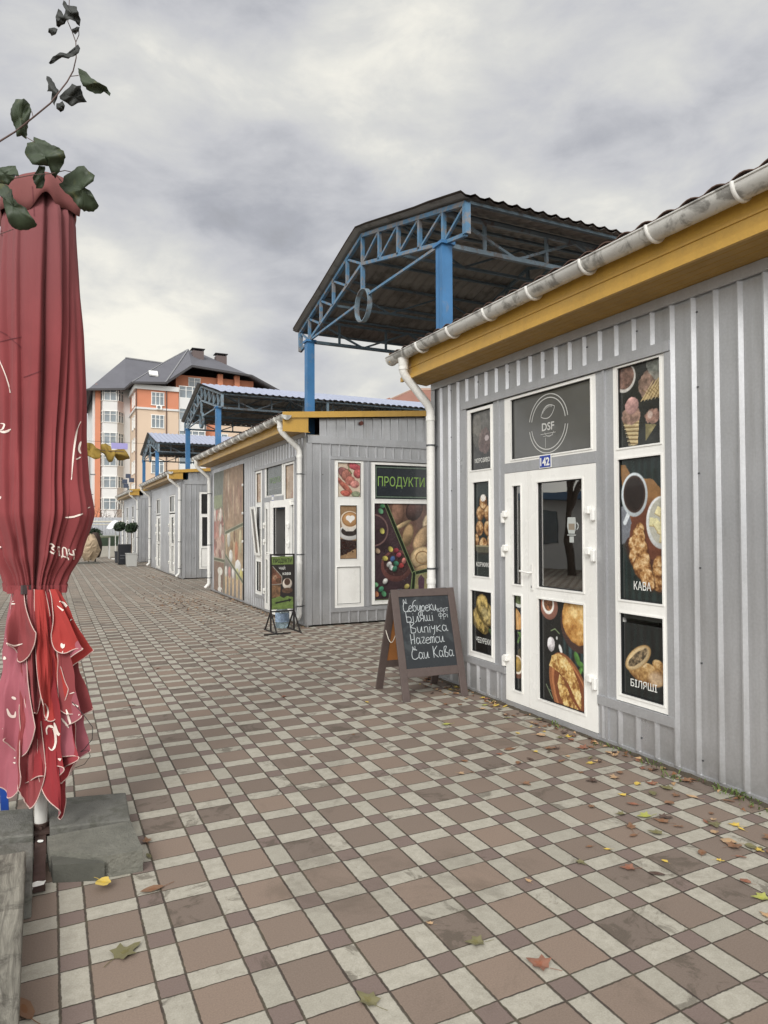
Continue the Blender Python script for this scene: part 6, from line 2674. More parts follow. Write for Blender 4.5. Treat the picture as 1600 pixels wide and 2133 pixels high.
text_obj('кава', SF, SW*.68, .865, .007, .05, LETW, pn, width=.13)
# water bottle behind it
WB = thing('water_bottle', 'big clear blue plastic water bottle standing behind the pavement sign', 'bottle', (3.33, 10.55, 0))
mb = MB()
prof = [(.0, .0), (.10, .0), (.11, .02), (.108, .08), (.112, .1), (.108, .14), (.112, .17), (.11, .25), (.07, .31), (.03, .34), (.028, .36)]
rows = [[(3.33+r_*math.cos(a), 10.55+r_*math.sin(a), z+.002) for a in np.linspace(0, 2*math.pi, 24)[:-1]] for r_, z in prof]
mb.grid(rows, 0, sm=True, closed=True)
mb.build('bottle_body', M('blue_clear_plastic', (176, 196, 206), .12, trans=.75), WB)
mb = MB()
mb.tube([(3.33, 10.55, .355), (3.33, 10.55, .385)], .032, 14)
mb.build('cap', M('cap_blue', (40, 90, 170), .4), WB)
mb = MB()
rows = [[(3.33+.1135*math.cos(a), 10.55+.1135*math.sin(a), z) for a in np.linspace(math.pi, 2*math.pi, 16)] for z in (.10, .24)]
mb.grid(rows, 0, sm=True)
mb.build('paper_label', M('blue_white_label', (140, 160, 184), .5, var=(30, .5)), WB)

# ------------------------------------------------------------------ potted bay trees
FOL = M('dark_bay_leaf', (40, 52, 38), .5, var=(9, .3), two=(56, 74, 50))


def leaf_ball(mb, c, r, n, rs, size=.035, m=0, flat=1.0):
    for i in range(n):
        v = Vector((rs.gauss(0, 1), rs.gauss(0, 1), rs.gauss(0, 1))).normalized()
        rr = r*(.55+.5*rs.random()**.6)
        bump = 1+.15*math.sin(v.x*5+1)*math.sin(v.y*6)*math.cos(v.z*5)
        p = Vector(c)+Vector((v.x*rr*bump, v.y*rr*bump, v.z*rr*bump*flat))
        a = Vector((rs.gauss(0, 1), rs.gauss(0, 1), rs.gauss(0, 1))).normalized()
        b = a.cross(Vector((rs.gauss(0, 1), rs.gauss(0, 1), rs.gauss(0, 1)))).normalized()
        s_ = size*(.6+.8*rs.random())
        mb.face([p-a*s_, p+b*s_*.45, p+a*s_, p-b*s_*.45], m)


def bay(label, x, y, potw, poth, ball_z, ball_r, potmat, seed):
    T = thing('potted_bay_tree', label, 'potted tree', (x, y, 0), 'clipped bay trees in planters')
    rs = random.Random(seed)
    mb = MB()
    mb.box8([(x-potw/2*.92, y-potw/2*.92, .01), (x+potw/2*.92, y-potw/2*.92, .01), (x+potw/2*.92, y+potw/2*.92, .01), (x-potw/2*.92, y+potw/2*.92, .01),
             (x-potw/2, y-potw/2, poth), (x+potw/2, y-potw/2, poth), (x+potw/2, y+potw/2, poth), (x-potw/2, y+potw/2, poth)])
    mb.box(x-potw/2-.02, x+potw/2+.02, y-potw/2-.02, y+potw/2+.02, poth+.001, poth+.03)
    mb.build('planter', potmat, T)
    mb = MB()
    mb.tube([(x, y, poth), (x+.01, y, poth+.3), (x-.01, y, ball_z)], [.022, .018, .015], 8)
    mb.build('trunk', M('bay_bark', (96, 82, 66), .8), T)
    mb = MB()
    leaf_ball(mb, (x, y, ball_z), ball_r*.92, 900, rs, .055, flat=.9)
    leaf_ball(mb, (x+.08, y, ball_z+.06), ball_r*.7, 300, rs, .055)
    leaf_ball(mb, (x-.1, y, ball_z-.05), ball_r*.65, 250, rs, .055)
    mb.build('crown', FOL, T)


p = at_ground(268, 1181)
bay('clipped ball-shaped bay tree in a pale grey planter, nearer and right of the black box', 3.03, 30.2, .42, .52, 1.60, .225, M('pale_planter', (176, 176, 172), .6), 1)
bay('clipped ball-shaped bay tree rising behind the black box', 2.86, 33.6, .40, .5, 1.66, .235, M('dark_planter', (60, 62, 66), .6), 2)
mb = MB()
KX, KY = 2.92, 31.9
BKB = thing('black_cabinet', 'black box cabinet standing between the two potted bay trees', 'cabinet', (KX, KY, 0))
mb.box(KX-.27, KX+.27, KY-.22, KY+.22, .02, .86)
mb.box(KX-.28, KX+.28, KY-.23, KY+.23, .861, .885)
mb.build('body', M('black_lacquer', (30, 32, 38), .35), BKB)
mb = MB()
mb.box(KX-.20, KX+.02, KY-.226, KY-.2205, .40, .42)
mb.box(KX-.20, KX-.02, KY-.226, KY-.2205, .28, .295)
mb.build('pale_lines', M('pale_line', (120, 122, 126), .5), BKB)
# covered parasol on a slab
TX, TY = 1.55, 33.6
CVR = thing('covered_parasol', 'folded parasol wrapped in crumpled beige sheeting at the far end of the lane', 'covered parasol', (TX, TY, 0))
mb = MB()
rows = []
rs = random.Random(8)
ofs = [rs.random()*6 for _ in range(8)]
for i in range(13):
    t = i/12
    z = .16+1.14*t
    R = .36*math.sin(math.pi*min(.12+t*.80, 1))**.7+.03
    rows.append([(TX+.04*math.sin(3*t)+(R*(1+.16*math.sin(3*a+ofs[0]+4*t)+.12*math.sin(7*a+ofs[1]-6*t))+.05*(rs.random()-.5))*math.cos(a), TY+R*math.sin(a)*(.9+.2*rs.random()), z+.05*math.sin(5*a+ofs[2])+.05*(rs.random()-.5)) for a in np.linspace(0, 2*math.pi, 25)[:-1]])
mb.grid(rows, 0, sm=False, closed=True)
mb.build('cover', M('beige_sheeting', (176, 156, 130), .8, var=(3, .25)), CVR)
mb = MB()
mb.tube([(TX, TY, .04), (TX, TY, .3)], .03, 10)
mb.box(TX-.45, TX+.45, TY-.35, TY+.35, .0, .06)
mb.build('base_plate', CONC, CVR)
mb = MB()
rows = []
for i in range(17):
    t = i/16
    z = .25+1.15*t
    R = .25*math.sin(math.pi*min(.15+t*.8, 1))**.6+.02
    rows.append([(TX+.30+R*(1+.1*math.sin(5*a+3*t))*math.cos(a), TY+.4+R*math.sin(a), z) for a in np.linspace(0, 2*math.pi, 33)[:-1]])
mb.grid(rows, 0, sm=True, closed=True)
mb.tube([(TX+.3, TY+.4, 0), (TX+.3, TY+.4, .4)], .03, 10)
tag(mb.build('folded_parasol', M('dark_brown_cloth', (62, 50, 44), .8), None, loc=(TX+.3, TY+.4, 0)), 'dark brown folded parasol just behind the beige covered one', 'parasol')

# ------------------------------------------------------------------ things across the far end
# dumpsters
DG = M('dumpster_green', (58, 72, 56), .6, var=(4, .2))
DB = M('dumpster_brown', (78, 66, 58), .6, var=(4, .2))
for (x, mt, lab) in ((2.05, DB, 'brown waste container at the end of the lane, left of the green one'), (3.05, DG, 'dark green waste container at the end of the lane, right of the brown one')):
    D = thing('waste_container', lab, 'waste container', (x, 42.5, 0), 'waste containers at the lane end')
    mb = MB()
    mb.box8([(x-.42, 42.1, .15), (x+.42, 42.1, .15), (x+.42, 42.9, .15), (x-.42, 42.9, .15), (x-.48, 42.0, 1.12), (x+.48, 42.0, 1.12), (x+.48, 43.0, 1.12), (x-.48, 43.0, 1.12)])
    mb.build('bin_body', mt, D)
    mb = MB()
    mb.box(x-.5, x+.5, 41.97, 43.03, 1.121, 1.17)
    mb.build('lid', M('pale_lid', (140, 146, 130), .6), D)
    for wx in (x-.35, x+.35):
        mb = MB()
        mb.tube([(wx-.03, 42.2, .075), (wx+.03, 42.2, .075)], .075, 12)
        mb.build('wheel', RUB, D)
# low concrete barrier
mb = MB()
mb.box8([(1.2, 41.2, 0), (4.0, 41.2, 0), (4.0, 41.6, 0), (1.2, 41.6, 0), (1.25, 41.3, .58), (3.95, 41.3, .58), (3.95, 41.5, .58), (1.25, 41.5, .58)])
tag(mb.build('concrete_barrier', M('pale_concrete', (164, 160, 150), .85, var=(2, .12)), None, loc=(2.6, 41.4, 0)), 'low pale concrete barrier in front of the waste containers', 'barrier')
# table with white lamp-like top
TB = thing('market_table', 'light metal market table standing before the waste containers', 'table', (2.15, 38.5, 0))
mb = MB()
mb.box(1.5, 2.8, 38.2, 38.9, 1.10, 1.14)
mb.build('table_top', M('table_olive', (104, 110, 84), .6), TB)
for lx, ly in ((1.53, 38.23), (2.77, 38.23), (1.53, 38.87), (2.77, 38.87)):
    mb = MB()
    mb.box(lx-.025, lx+.025, ly-.025, ly+.025, 0, 1.1)
    mb.build('leg', M('white_tube', (200, 200, 196), .5), TB)
# ribbed fence, overhead gas pipe
FN = thing('sheet_fence', 'pale ribbed metal fence closing off the lane end', 'fence', (3, 45.5, 0))
ff = Fr((-4, 45.5, 0), (1, 0, 0))
mb = MB()
corr_wall(mb, ff, 0, 14, .05, 2.25, [], .05, sp=.2)
mb.build('sheet', M('pale_fence_sheet', (182, 184, 188), .5, var=(2, .08)), FN)
for k in range(6):
    mb = MB()
    mb.box(-4+k*2.7, -3.93+k*2.7, 45.52, 45.6, 0, 2.35)
    mb.build('post', TRIMG, FN)
GP = thing('gas_pipe', 'pale horizontal pipes carried high across the lane end on posts', 'pipe', (2, 44.4, 0))
mb = MB()
mb.tube([(-3, 44.4, 1.98), (4.4, 44.4, 1.98)], .05, 10)
mb.tube([(-3, 44.4, 1.80), (4.4, 44.4, 1.80)], .03, 10)
mb.build('pipe_run', M('pale_pipe_paint', (206, 200, 182), .5), GP)
for x in (-2.5, 1.0, 4.2):
    mb = MB()
    mb.tube([(x, 44.45, 0), (x, 44.45, 2.0)], .035, 8)
    mb.build('post', TRIMG, GP)
# white awning umbrella
AW = thing('white_awning', 'small white domed awning beside the last kiosk', 'awning', (3.0, 37.6, 0))
mb = MB()
rows = []
for i in range(7):
    t = i/6
    rows.append([(3.0+(.03+.42*t)*math.cos(a), 37.6+(.03+.42*t)*math.sin(a), 2.0-.42*t**1.7-(.04*abs(math.cos(4*a)) if i == 6 else 0)) for a in np.linspace(0, 2*math.pi, 33)[:-1]])
mb.grid(rows, 0, sm=True, closed=True, flip=True)
mb.build('cover', M('white_awning_cloth', (226, 228, 230), .8), AW)
mb = MB()
mb.tube([(3.0, 37.6, 0), (3.0, 37.6, 2.0)], .02, 8)
mb.tube([(3.0, 37.6, 0), (3.0, 37.6, .05)], .2, 14)
mb.build('pole', PIPE, AW)
# lamp/floodlight pole and utility pole
UP_ = thing('utility_pole', 'tall pale concrete pole with cross wires left of the orange building', 'pole', (2.6, 56, 0))
mb = MB()
px_ = at_y(184, 1000, 56)[0]
mb.tube([(px_, 56, 0), (px_, 56, 7.8)], [.19, .13], 12)
mb.build('pole_shaft', M('pole_concrete', (170, 168, 162), .8), UP_)
mb = MB()
mb.box(px_-.5, px_+.5, 55.95, 56.05, 5.6, 5.68)
mb.box(px_-.35, px_+.35, 55.95, 56.05, 4.1, 4.16)
mb.build('crossarm', M('pole_steel', (110, 110, 112), .6), UP_)
for dx in (-.4, 0, .4):
    mb = MB()
    mb.tube([(px_+dx, 56, 5.68), (px_+dx, 56, 5.85)], .04, 8)
    mb.build('insulator', PVC, UP_)
FLP = thing('floodlight_mast', 'slim mast with a dark blue floodlight cluster above the far kiosk roof', 'floodlight', (6.0, 50, 0))
c0 = at_y(267, 1003, 50)
mb = MB()
mb.tube([(c0[0], 50, 0), (c0[0], 50, c0[2]-.3)], .05, 8)
mb.build('mast', STEELD, FLP)
for dx, dz in ((-.22, .0), (.22, .1), (0, .38), (-.15, -.3)):
    mb = MB()
    mb.box(c0[0]+dx-.16, c0[0]+dx+.16, 49.9, 50.1, c0[2]+dz-.14, c0[2]+dz+.14)
    mb.build('lamp_head', M('dark_blue_lamp', (58, 66, 84), .5), FLP)

# ------------------------------------------------------------------ apartment building
WH = M('render_white', (208, 208, 206), .8, var=(.35, .06))
BEI = M('render_beige', (204, 182, 160), .8, var=(.35, .05))
ORA = M('render_orange', (198, 130, 100), .8, var=(.35, .06))
ROOFG = M('grey_roof_tiles', (96, 96, 102), .7, var=(.5, .1))
ROOFE = M('dark_roof_edge', (64, 62, 64), .7)
WPVC = M('far_window_frame', (226, 226, 222), .5)
WGL = M('far_window_glass', (112, 122, 128), .15, spec=.8, var=(.8, .35))
BRK = M('brick_brown', (140, 84, 62), .8, var=(2, .15))
AP = thing('apartment_building', 'tall orange, beige and white apartment house with a dark grey hipped roof', 'building', (14, 98, 0))


def wbox(x0, x1, y0, y1, z0, z1, mat, name='wall', sub=None):
    mb = MB()
    mb.box(x0, x1, y0, y1, z0, z1)
    return mb.build(name, mat, AP)


YF = 92.0
wbox(9.77, 15.0, YF, 104, 0, 16.95, BEI)
wbox(9.77, 15.0, YF, 104, 16.951, 19.35, ORA, 'upper_wall')
mb = MB()
mb.box(9.6, 15.0, YF-.15, 104, 16.8, 17.05)
mb.box(9.5, 15.0, YF-.25, 104, 19.351, 19.95)
mb.box(9.6, 15.0, YF-.12, 104, 4.0, 4.2)
mb.build('cornice', WH, AP)


def far_window(fr, u, z, w, h, n=2, parent=None, frame=True):
    mb = MB()
    t = .09
    fr.box(mb, u-w/2-t, u+w/2+t, z-h/2-t, z-h/2, .0, .12)
    fr.box(mb, u-w/2-t, u+w/2+t, z+h/2, z+h/2+t, .0, .12)
    for k in range(n+1):
        x = u-w/2+w*k/n
        fr.box(mb, x-t/2, x+t/2, z-h/2, z+h/2, .0, .11)
    fr.box(mb, u-w/2, u+w/2, z+h*.18, z+h*.18+.05, .0, .10)
    f = mb.build('window', WPVC, parent or AP)
    mb = MB()
    fr.quad(mb, u-w/2, u+w/2, z-h/2, z+h/2, .03)
    mb.build('pane', WGL, f)


FB = Fr((9.77, YF, 0), (1, 0, 0))
SB = Fr((9.77, 104, 0), (0, -1, 0))
STO = 2.93
for k in range(6):
    z = 18.25-k*STO
    far_window(FB, 2.6, z, 1.5, 1.55, 3)
    far_window(SB, 10.2, z, .9, 1.5, 1)
    far_window(SB, 8.0, z, .9, 1.5, 1)
for k, z in enumerate((16.95, 11.1)):
    mb = MB()
    FB.box(mb, 2.4, 3.1, z-.1, z+.45, .02, .35)
    a_ = mb.build('air_conditioner', WPVC, AP)
    mb = MB()
    mb.tube([FB.p(2.7, z+.18, .36), FB.p(2.7, z+.18, .38)], .2, 12)
    mb.build('fan', M('fan_grey', (110, 112, 114), .6), a_)
mb = MB()
for x, y in ((9.72, YF-.1), (13.45, YF-.1)):
    mb.tube([(x, y, 0), (x, y, 19.4)], .07, 8)
mb.build('downpipe', M('dark_brown_pipe', (92, 70, 62), .6), AP)
# left white tower with its faceted bay and orange strip
wbox(5.0, 9.77, 99.5, 112, 0, 20.6, WH)
mb = MB()
mb.box(5.3, 5.95, 98.9, 99.5, 0, 20.9)
mb.build('orange_strip', ORA, AP)
bx0 = 6.0
facets = [(6.0, 99.5), (6.25, 98.5), (8.0, 98.2), (8.9, 99.5)]
for k in range(7):
    zb = 20.3-k*STO-1.6
    mb = MB()
    n = len(facets)
    for (a, b), z0, z1 in [((facets[i], facets[i+1]), zb-1.35, zb) for i in range(n-1)]:
        mb.face([(a[0], a[1], z0), (b[0], b[1], z0), (b[0], b[1], z1), (a[0], a[1], z1)])
    mb.face([(p[0], p[1], zb) for p in facets])
    mb.face([(p[0], p[1], zb-1.35) for p in facets][::-1])
    mb.build('balcony_parapet', WH, AP)
    for (a, b) in zip(facets, facets[1:]):
        d = Vector((b[0]-a[0], b[1]-a[1], 0))
        L = d.length
        fr = Fr((a[0], a[1], 0), d)
        far_window(fr, L/2, zb+.78, L-.24, 1.42, max(1, int(L/.75)))
mb = MB()
mb.face([(p[0], p[1], 20.6) for p in facets])
mb.build('bay_ceiling', WH, AP)
# right white bay and the orange upper storey with pillars
wbox(15.0, 29.5, 93.5, 108, 0, 19.6, BEI)
for k in range(7):
    z0 = 18.9-k*STO-.2
    mb = MB()
    mb.box(15.05, 18.6, 92.2, 93.49, z0-1.35, z0)
    mb.build('balcony_parapet', WH, AP)
    far_window(Fr((15.05, 92.3, 0), (1, 0, 0)), 1.75, z0+.76, 3.3, 1.45, 4)
    far_window(Fr((18.6, 93.5, 0), (1, 0, 0)), 2.3, z0+.7, 1.6, 1.5, 2)
    far_window(Fr((18.6, 93.5, 0), (1, 0, 0)), 6.6, z0+.7, 1.6, 1.5, 2)
wbox(14.9, 25.4, 93.6, 106, 19.61, 22.0, ORA, 'loggia_wall')
for x in (20.6, 22.9):
    mb = MB()
    mb.box(x-.35, x+.35, 92.7, 93.3, 19.0, 22.4)
    mb.build('pillar', ORA, AP)
mb = MB()
mb.box(15.0, 29.0, 92.6, 93.59, 18.95, 19.6)
mb.build('loggia_parapet', WH, AP)
far_window(Fr((15.0, 93.6, 0), (1, 0, 0)), 2.3, 21.0, 1.5, 1.3, 2)
far_window(Fr((15.0, 93.6, 0), (1, 0, 0)), 9.6, 20.4, 1.2, 1.3, 2)
wbox(18.7, 20.0, 93.3, 93.5, 0, 18.9, ORA, 'orange_panel')
# roof
def A_(px, py, Y):
    return tuple(at_y(px, py, Y))


E1 = (4.3, 98.0, 19.9)
E1b = (3.9, 100.5, 17.9)
E2 = (8.9, 97.5, 20.25)
E3 = (9.2, 91.2, 19.95)
E4 = (13.2, 91.0, 20.2)
E5 = (16.6, 91.5, 22.85)
E6 = (24.6, 91.5, 22.3)
E7 = (30.6, 91.5, 19.6)
E8 = (31.5, 108, 19.6)
R1 = A_(261, 746, 104)
R2 = A_(340, 757, 104)
R3 = A_(392, 729, 99)
R4 = A_(425, 739, 100)
R5 = (R4[0]+3.0, 104, R4[2]-.6)
E9 = (4.2, 112, 19.0)
roofp = [([E1, E2, R1], 0), ([E1b, E1, R1], 0), ([E1b, R1, E9], 0), ([E2, R2, R1], 0), ([E2, E3, R2], 0), ([E3, E4, R3, R2], 0), ([E4, E5, R3], 0), ([E5, E6, R4, R3], 0), ([E6, E7, R5, R4], 0), ([E7, E8, R5], 0),
         ([R1, R2, (12, 114, 19.5), E9], 0), ([R2, R3, R4, R5, E8, (12, 114, 19.5)], 0)]
for pts, _ in roofp:
    mb = MB()
    c = pts[0]
    for i in range(1, len(pts)-1):
        mb.face([pts[0], pts[i], pts[i+1]])
    o = mb.build('roof_slope', ROOFG, AP)
    so = o.modifiers.new('s', 'SOLIDIFY')
    so.thickness = .18
    so.offset = -1
mb = MB()
for a, b in ((E1, E2), (E2, E3), (E3, E4), (E4, E5), (E5, E6), (E6, E7), (E1b, E1)):
    mb.beam(a, b, .22, .26)
mb.build('eave_edge', ROOFE, AP)
mb = MB()
for a, b in ((R1, R2), (R2, R3), (E4, R3), (E3, R2)):
    mb.beam(Vector(a)+Vector((0, -.05, .06)), Vector(b)+Vector((0, -.05, .06)), .16)
mb.build('ridge_cap', M('ridge_grey', (128, 128, 130), .7), AP)
for (px, py, Y, w, h) in ((412, 745, 97, 1.5, 2.2), (460, 755, 98, 1.5, 2.0)):
    c = at_y(px, py, Y)
    mb = MB()
    mb.box(c[0]-w/2, c[0]+w/2, Y-.5, Y+.8, c[2]-1.6, c[2]+.85)
    ch = mb.build('chimney', M('chimney_brown', (98, 86, 84), .8), AP)
    mb = MB()
    z = c[2]+.86
    mb.box(c[0]-w/2-.15, c[0]+w/2+.15, Y-.65, Y+.95, z+.25, z+.33)
    for dx in (-.6, .6):
        mb.box(c[0]+dx-.06, c[0]+dx+.06, Y-.4, Y-.3, z, z+.25)
    mb.build('chimney_cap', ROOFE, ch)
c = at_y(320, 779, 93)
mb = MB()
mb.box8([(c[0]-.6, 92.4, c[2]-.35), (c[0]+.5, 92.4, c[2]-.45), (c[0]+.5, 93.2, c[2]+.3), (c[0]-.6, 93.2, c[2]+.3), (c[0]-.6, 92.3, c[2]-.2), (c[0]+.5, 92.3, c[2]-.3), (c[0]+.5, 93.1, c[2]+.45), (c[0]-.6, 93.1, c[2]+.45)])
mb.build('roof_window', WPVC, AP)
mb = MB()
mb.box(5.4, 9.6, 95.5, 99, 0, 1.9)
mb.build('ground_floor_shop', BRK, AP)

# lower white block to the left
LB_ = thing('white_block', 'lower white apartment block with a dark roof, half hidden behind the red umbrella', 'building', (0, 110, 0))
mb = MB()
xw0, xw1 = at_y(120, 1000, 108)[0], at_y(206, 1000, 108)[0]
zt_ = at_y(180, 976, 108)[2]
mb.box(xw0, xw1, 108, 118, 0, zt_)
mb.build('wall', WH, LB_)
mb = MB()
mb.box8([(xw0-1, 107.2, zt_), (xw1+.4, 107.2, zt_), (xw1+.4, 119, zt_), (xw0-1, 119, zt_), (xw0+2, 111, zt_+2.6), (xw1-1.5, 111, zt_+2.6), (xw1-1.5, 115, zt_+2.6), (xw0+2, 115, zt_+2.6)])
mb.build('roof', ROOFG, LB_)
fr = Fr((xw0, 108, 0), (1, 0, 0))
for k in range(3):
    for u in (xw1-xw0-1.2, xw1-xw0-3.4, xw1-xw0-5.4):
        far_window(fr, u, zt_-1.6-k*3.0, 1.1, 1.5, 2, parent=LB_)
# brown roofed house on the right
HS = thing('brown_roofed_house', 'brown tiled hip roof peeping over the second kiosk', 'house', (20, 44, 0))
hp = lambda px, py, Y: tuple(at_y(px, py, Y))
BT = M('brown_roof_tile', (138, 98, 84), .7, var=(1.2, .12))
a, b, c, d = hp(768, 852, 44), hp(960, 860, 44), hp(905, 812, 47), hp(858, 812, 47)
e = hp(812, 828, 45.5)
mb = MB()
mb.face([a, b, c, d])
mb.face([a, d, (a[0], 52, a[2])])
mb.face([b, (b[0], 52, b[2]), c])
mb.face([(a[0], 52, a[2]), d, c, (b[0], 52, b[2])])
mb.face([(a[0]-1.2, 43.6, a[2]-.2), (a[0]+2.4, 43.6, a[2]-.2), e])
mb.face([(a[0]+2.4, 43.6, a[2]-.2), (a[0]+2.6, 49, a[2]+.4), e])
mb.build('roof', BT, HS)
mb = MB()
mb.box(a[0]+.5, b[0]-.5, 44.6, 51.5, 0, a[2]-.02)
mb.build('wall', M('house_render', (190, 178, 160), .8), HS)
mb = MB()
mb.beam(Vector(d)+Vector((0, 0, .05)), Vector(c)+Vector((0, 0, .05)), .16)
mb.beam(a, d, .12)
mb.build('ridge', M('ridge_pale', (176, 150, 134), .7), HS)

# ------------------------------------------------------------------ bare street trees and green shrubs at the far end
BARK = M('dark_bark', (72, 62, 54), .9)


def bare_tree(label, x, y, h, seed, leafmat=None, nleaf=0, grp=None, crown_r=1.6, name='bare_tree'):
    rs = random.Random(seed)
    T = thing(name, label, 'tree', (x, y, 0), grp)
    mb = MB()
    tips = []

    def grow(p, d, l, r, dep):
        q = p+d*l
        mb.tube([p, p.lerp(q, .5)+Vector((rs.gauss(0, .03), rs.gauss(0, .03), 0))*l, q], [r, r*.85, r*.7], 6 if dep < 3 else 4, caps=False)
        if dep >= 5:
            tips.append(q)
            return
        for _ in range(2 if dep else 3):
            nd = (d+Vector((rs.gauss(0, .45), rs.gauss(0, .45), rs.gauss(.15, .25)))).normalized()
            grow(q, nd, l*(.62+.2*rs.random()), r*.62, dep+1)
        if dep > 1:
            tips.append(q)
    grow(Vector((x, y, 0)), Vector((0, 0, 1)), h*.3, h*.022, 0)
    mb.build('trunk', BARK, T)
    if leafmat:
        mb = MB()
        for i in range(nleaf):
            c = rs.choice(tips)
            p = c+Vector((rs.gauss(0, .35), rs.gauss(0, .35), rs.gauss(0, .3)))*crown_r*.5
            a = Vector((rs.gauss(0, 1), rs.gauss(0, 1), rs.gauss(0, 1))).normalized()
            b = a.cross(Vector((rs.gauss(0, 1), rs.gauss(0, 1), rs.gauss(0, 1)))).normalized()
            s_ = .07+.07*rs.random()
            mb.face([p-a*s_, p+b*s_*.6, p+a*s_, p-b*s_*.6])
        mb.build('crown', leafmat, T)


tx = at_y(196, 1100, 62)[0]
bare_tree('thin bare tree in front of the apartment house, the left of two', tx, 62, 3.6, 4, grp='bare trees before the apartment house')
tx = at_y(222, 1100, 66)[0]
bare_tree('thin bare tree in front of the apartment house, the right of two', tx, 66, 3.8, 9, grp='bare trees before the apartment house')
mb = MB()
rs = random.Random(6)
leaf_ball(mb, (1.55, 43.6, 1.05), .75, 1600, rs, .09)
leaf_ball(mb, (2.2, 43.9, .9), .7, 1300, rs, .09)
tag(mb.build('evergreen_shrub', FOL, None, loc=(1.8, 43.7, 0)), 'dark green shrub behind the waste containers', 'shrub')

# trees and a low pavilion on the other side of the lane: seen as reflections in the glass
AUT = M('autumn_leaf', (150, 138, 60), .7, var=(1.2, .35), two=(160, 150, 70))
for i, (x, y, h, lab) in enumerate(((-6.5, 9.0, 6.0, 'yellowing tree across the lane, opposite the nearest kiosk'), (-7.5, 17.0, 7.0, 'yellowing tree across the lane, opposite the second kiosk door'), (-7.0, 27.0, 7.5, 'yellowing tree across the lane, opposite the third kiosk'), (-8.5, 37.0, 8.0, 'yellowing tree across the lane, opposite the farthest kiosk'))):
    bare_tree(lab, x, y, h, 20+i, AUT, 5200, grp='trees across the lane', crown_r=1.9, name='autumn_tree')
PV = thing('market_pavilion', 'low white pavilion with a blue roof edge on the other side of the lane', 'pavilion', (-11, 20, 0))
mb = MB()
mb.box(-13, -9.5, 12, 34, 0, 2.6)
mb.build('wall', WH, PV)
mb = MB()
mb.box(-13.3, -9.0, 11.6, 34.4, 2.601, 2.85)
mb.build('roof', M('pavilion_roof', (96, 120, 150), .6), PV)
for k in range(6):
    mb = MB()
    mb.box(-9.499, -9.46, 13+k*3.5, 15+k*3.5, .9, 2.2)
    mb.build('window', WGL, PV)

# ------------------------------------------------------------------ vine over the umbrella
VL = M('vine_leaf_green', (46, 58, 36), .6, 0, var=(22, .22), dirt=(16, .56, (84, 84, 42), .6), two=(48, 58, 38))
VD = M('vine_leaf_dark', (34, 37, 33), .6, 0, var=(22, .2), two=(36, 38, 34))
VO = M('vine_leaf_ochre', (132, 108, 42), .8, 0, var=(12, .25), two=(124, 100, 44))
VST = M('vine_stem', (86, 66, 60), .7)
VN = thing('vine', 'green vine shoot with curled leaves hanging over the top of the red umbrella', 'vine', tuple(at_depth(60, 300, 2.9)))
DV = 2.9


def stem(pts, r, dep=DV):
    mb = MB()
    mb.tube([Vector(at_depth(px, py, dep+.05*math.sin(px*.05))) for px, py in pts], r, 6)
    mb.build('stem', VST, VN)


q = lambda l: [(x/4, y/4) for x, y in l]
stem(q([(-160, 1270), (0, 1175), (130, 1095), (280, 975), (420, 860), (490, 770), (560, 680), (610, 590), (635, 480), (632, 350), (600, 260), (565, 180), (575, 60), (580, -60)]), [.0042, .004, .0036, .0034, .0032, .003, .0028, .0026, .0024, .0022, .002, .0018, .0016, .0016])
stem(q([(590, 635), (655, 628)]), .0016)
stem(q([(275, 970), (265, 930)]), .0016)
stem(q([(632, 350), (658, 290), (655, 230)]), .0016)
stem(q([(215, 1140), (290, 1185)]), .0016)
stem(q([(-100, 1490), (120, 1485), (280, 1455), (430, 1445), (540, 1420), (595, 1432)]), .0018)
stem(q([(470, 1460), (520, 1520)]), .0016)
stem(q([(-100, 1985), (110, 1910)]), .0018)


def vleaf(par, pts, mat, dep=DV, fold=.02, seed=0, sc4=True, name='leaf', label=None):
    pts = q(pts) if sc4 else pts
    rs = random.Random(seed)
    # rough up the outline between the traced points
    P = []
    for i in range(len(pts)):
        a, b = np.array(pts[i]), np.array(pts[(i+1) % len(pts)])
        n = max(int(np.linalg.norm(b-a)/5), 1)
        for k in range(n):
            p = a+(b-a)*k/n
            if k:
                p = p+np.array([rs.gauss(0, .8), rs.gauss(0, .8)])
            P.append(p)
    c = sum(P)/len(P)
    ex = max(np.linalg.norm(p-c) for p in P)
    an = rs.random()*3.14
    dr = np.array([math.cos(an), math.sin(an)])
    rows = []
    for f in (.02, .35, .7, 1.0):
        row = []
        for p in P:
            v = c+(p-c)*f
            s_ = (v-c) @ dr/ex
            t = (v-c) @ np.array([-dr[1], dr[0]])/ex
            dd = dep+fold*(abs(s_)*1.6-.5)+fold*.6*t+fold*.35*math.sin(9*s_+5*t+seed)
            row.append(Vector(at_depth(v[0], v[1], dd)))
        rows.append(row)
    mb = MB()
    mb.grid(rows, 0, sm=True, closed=True)
    mb.face(rows[0][::-1], 0, True)
    o = mb.build(name, mat, par)
    so = o.modifiers.new('s', 'SOLIDIFY')
    so.thickness = .0008
    return o


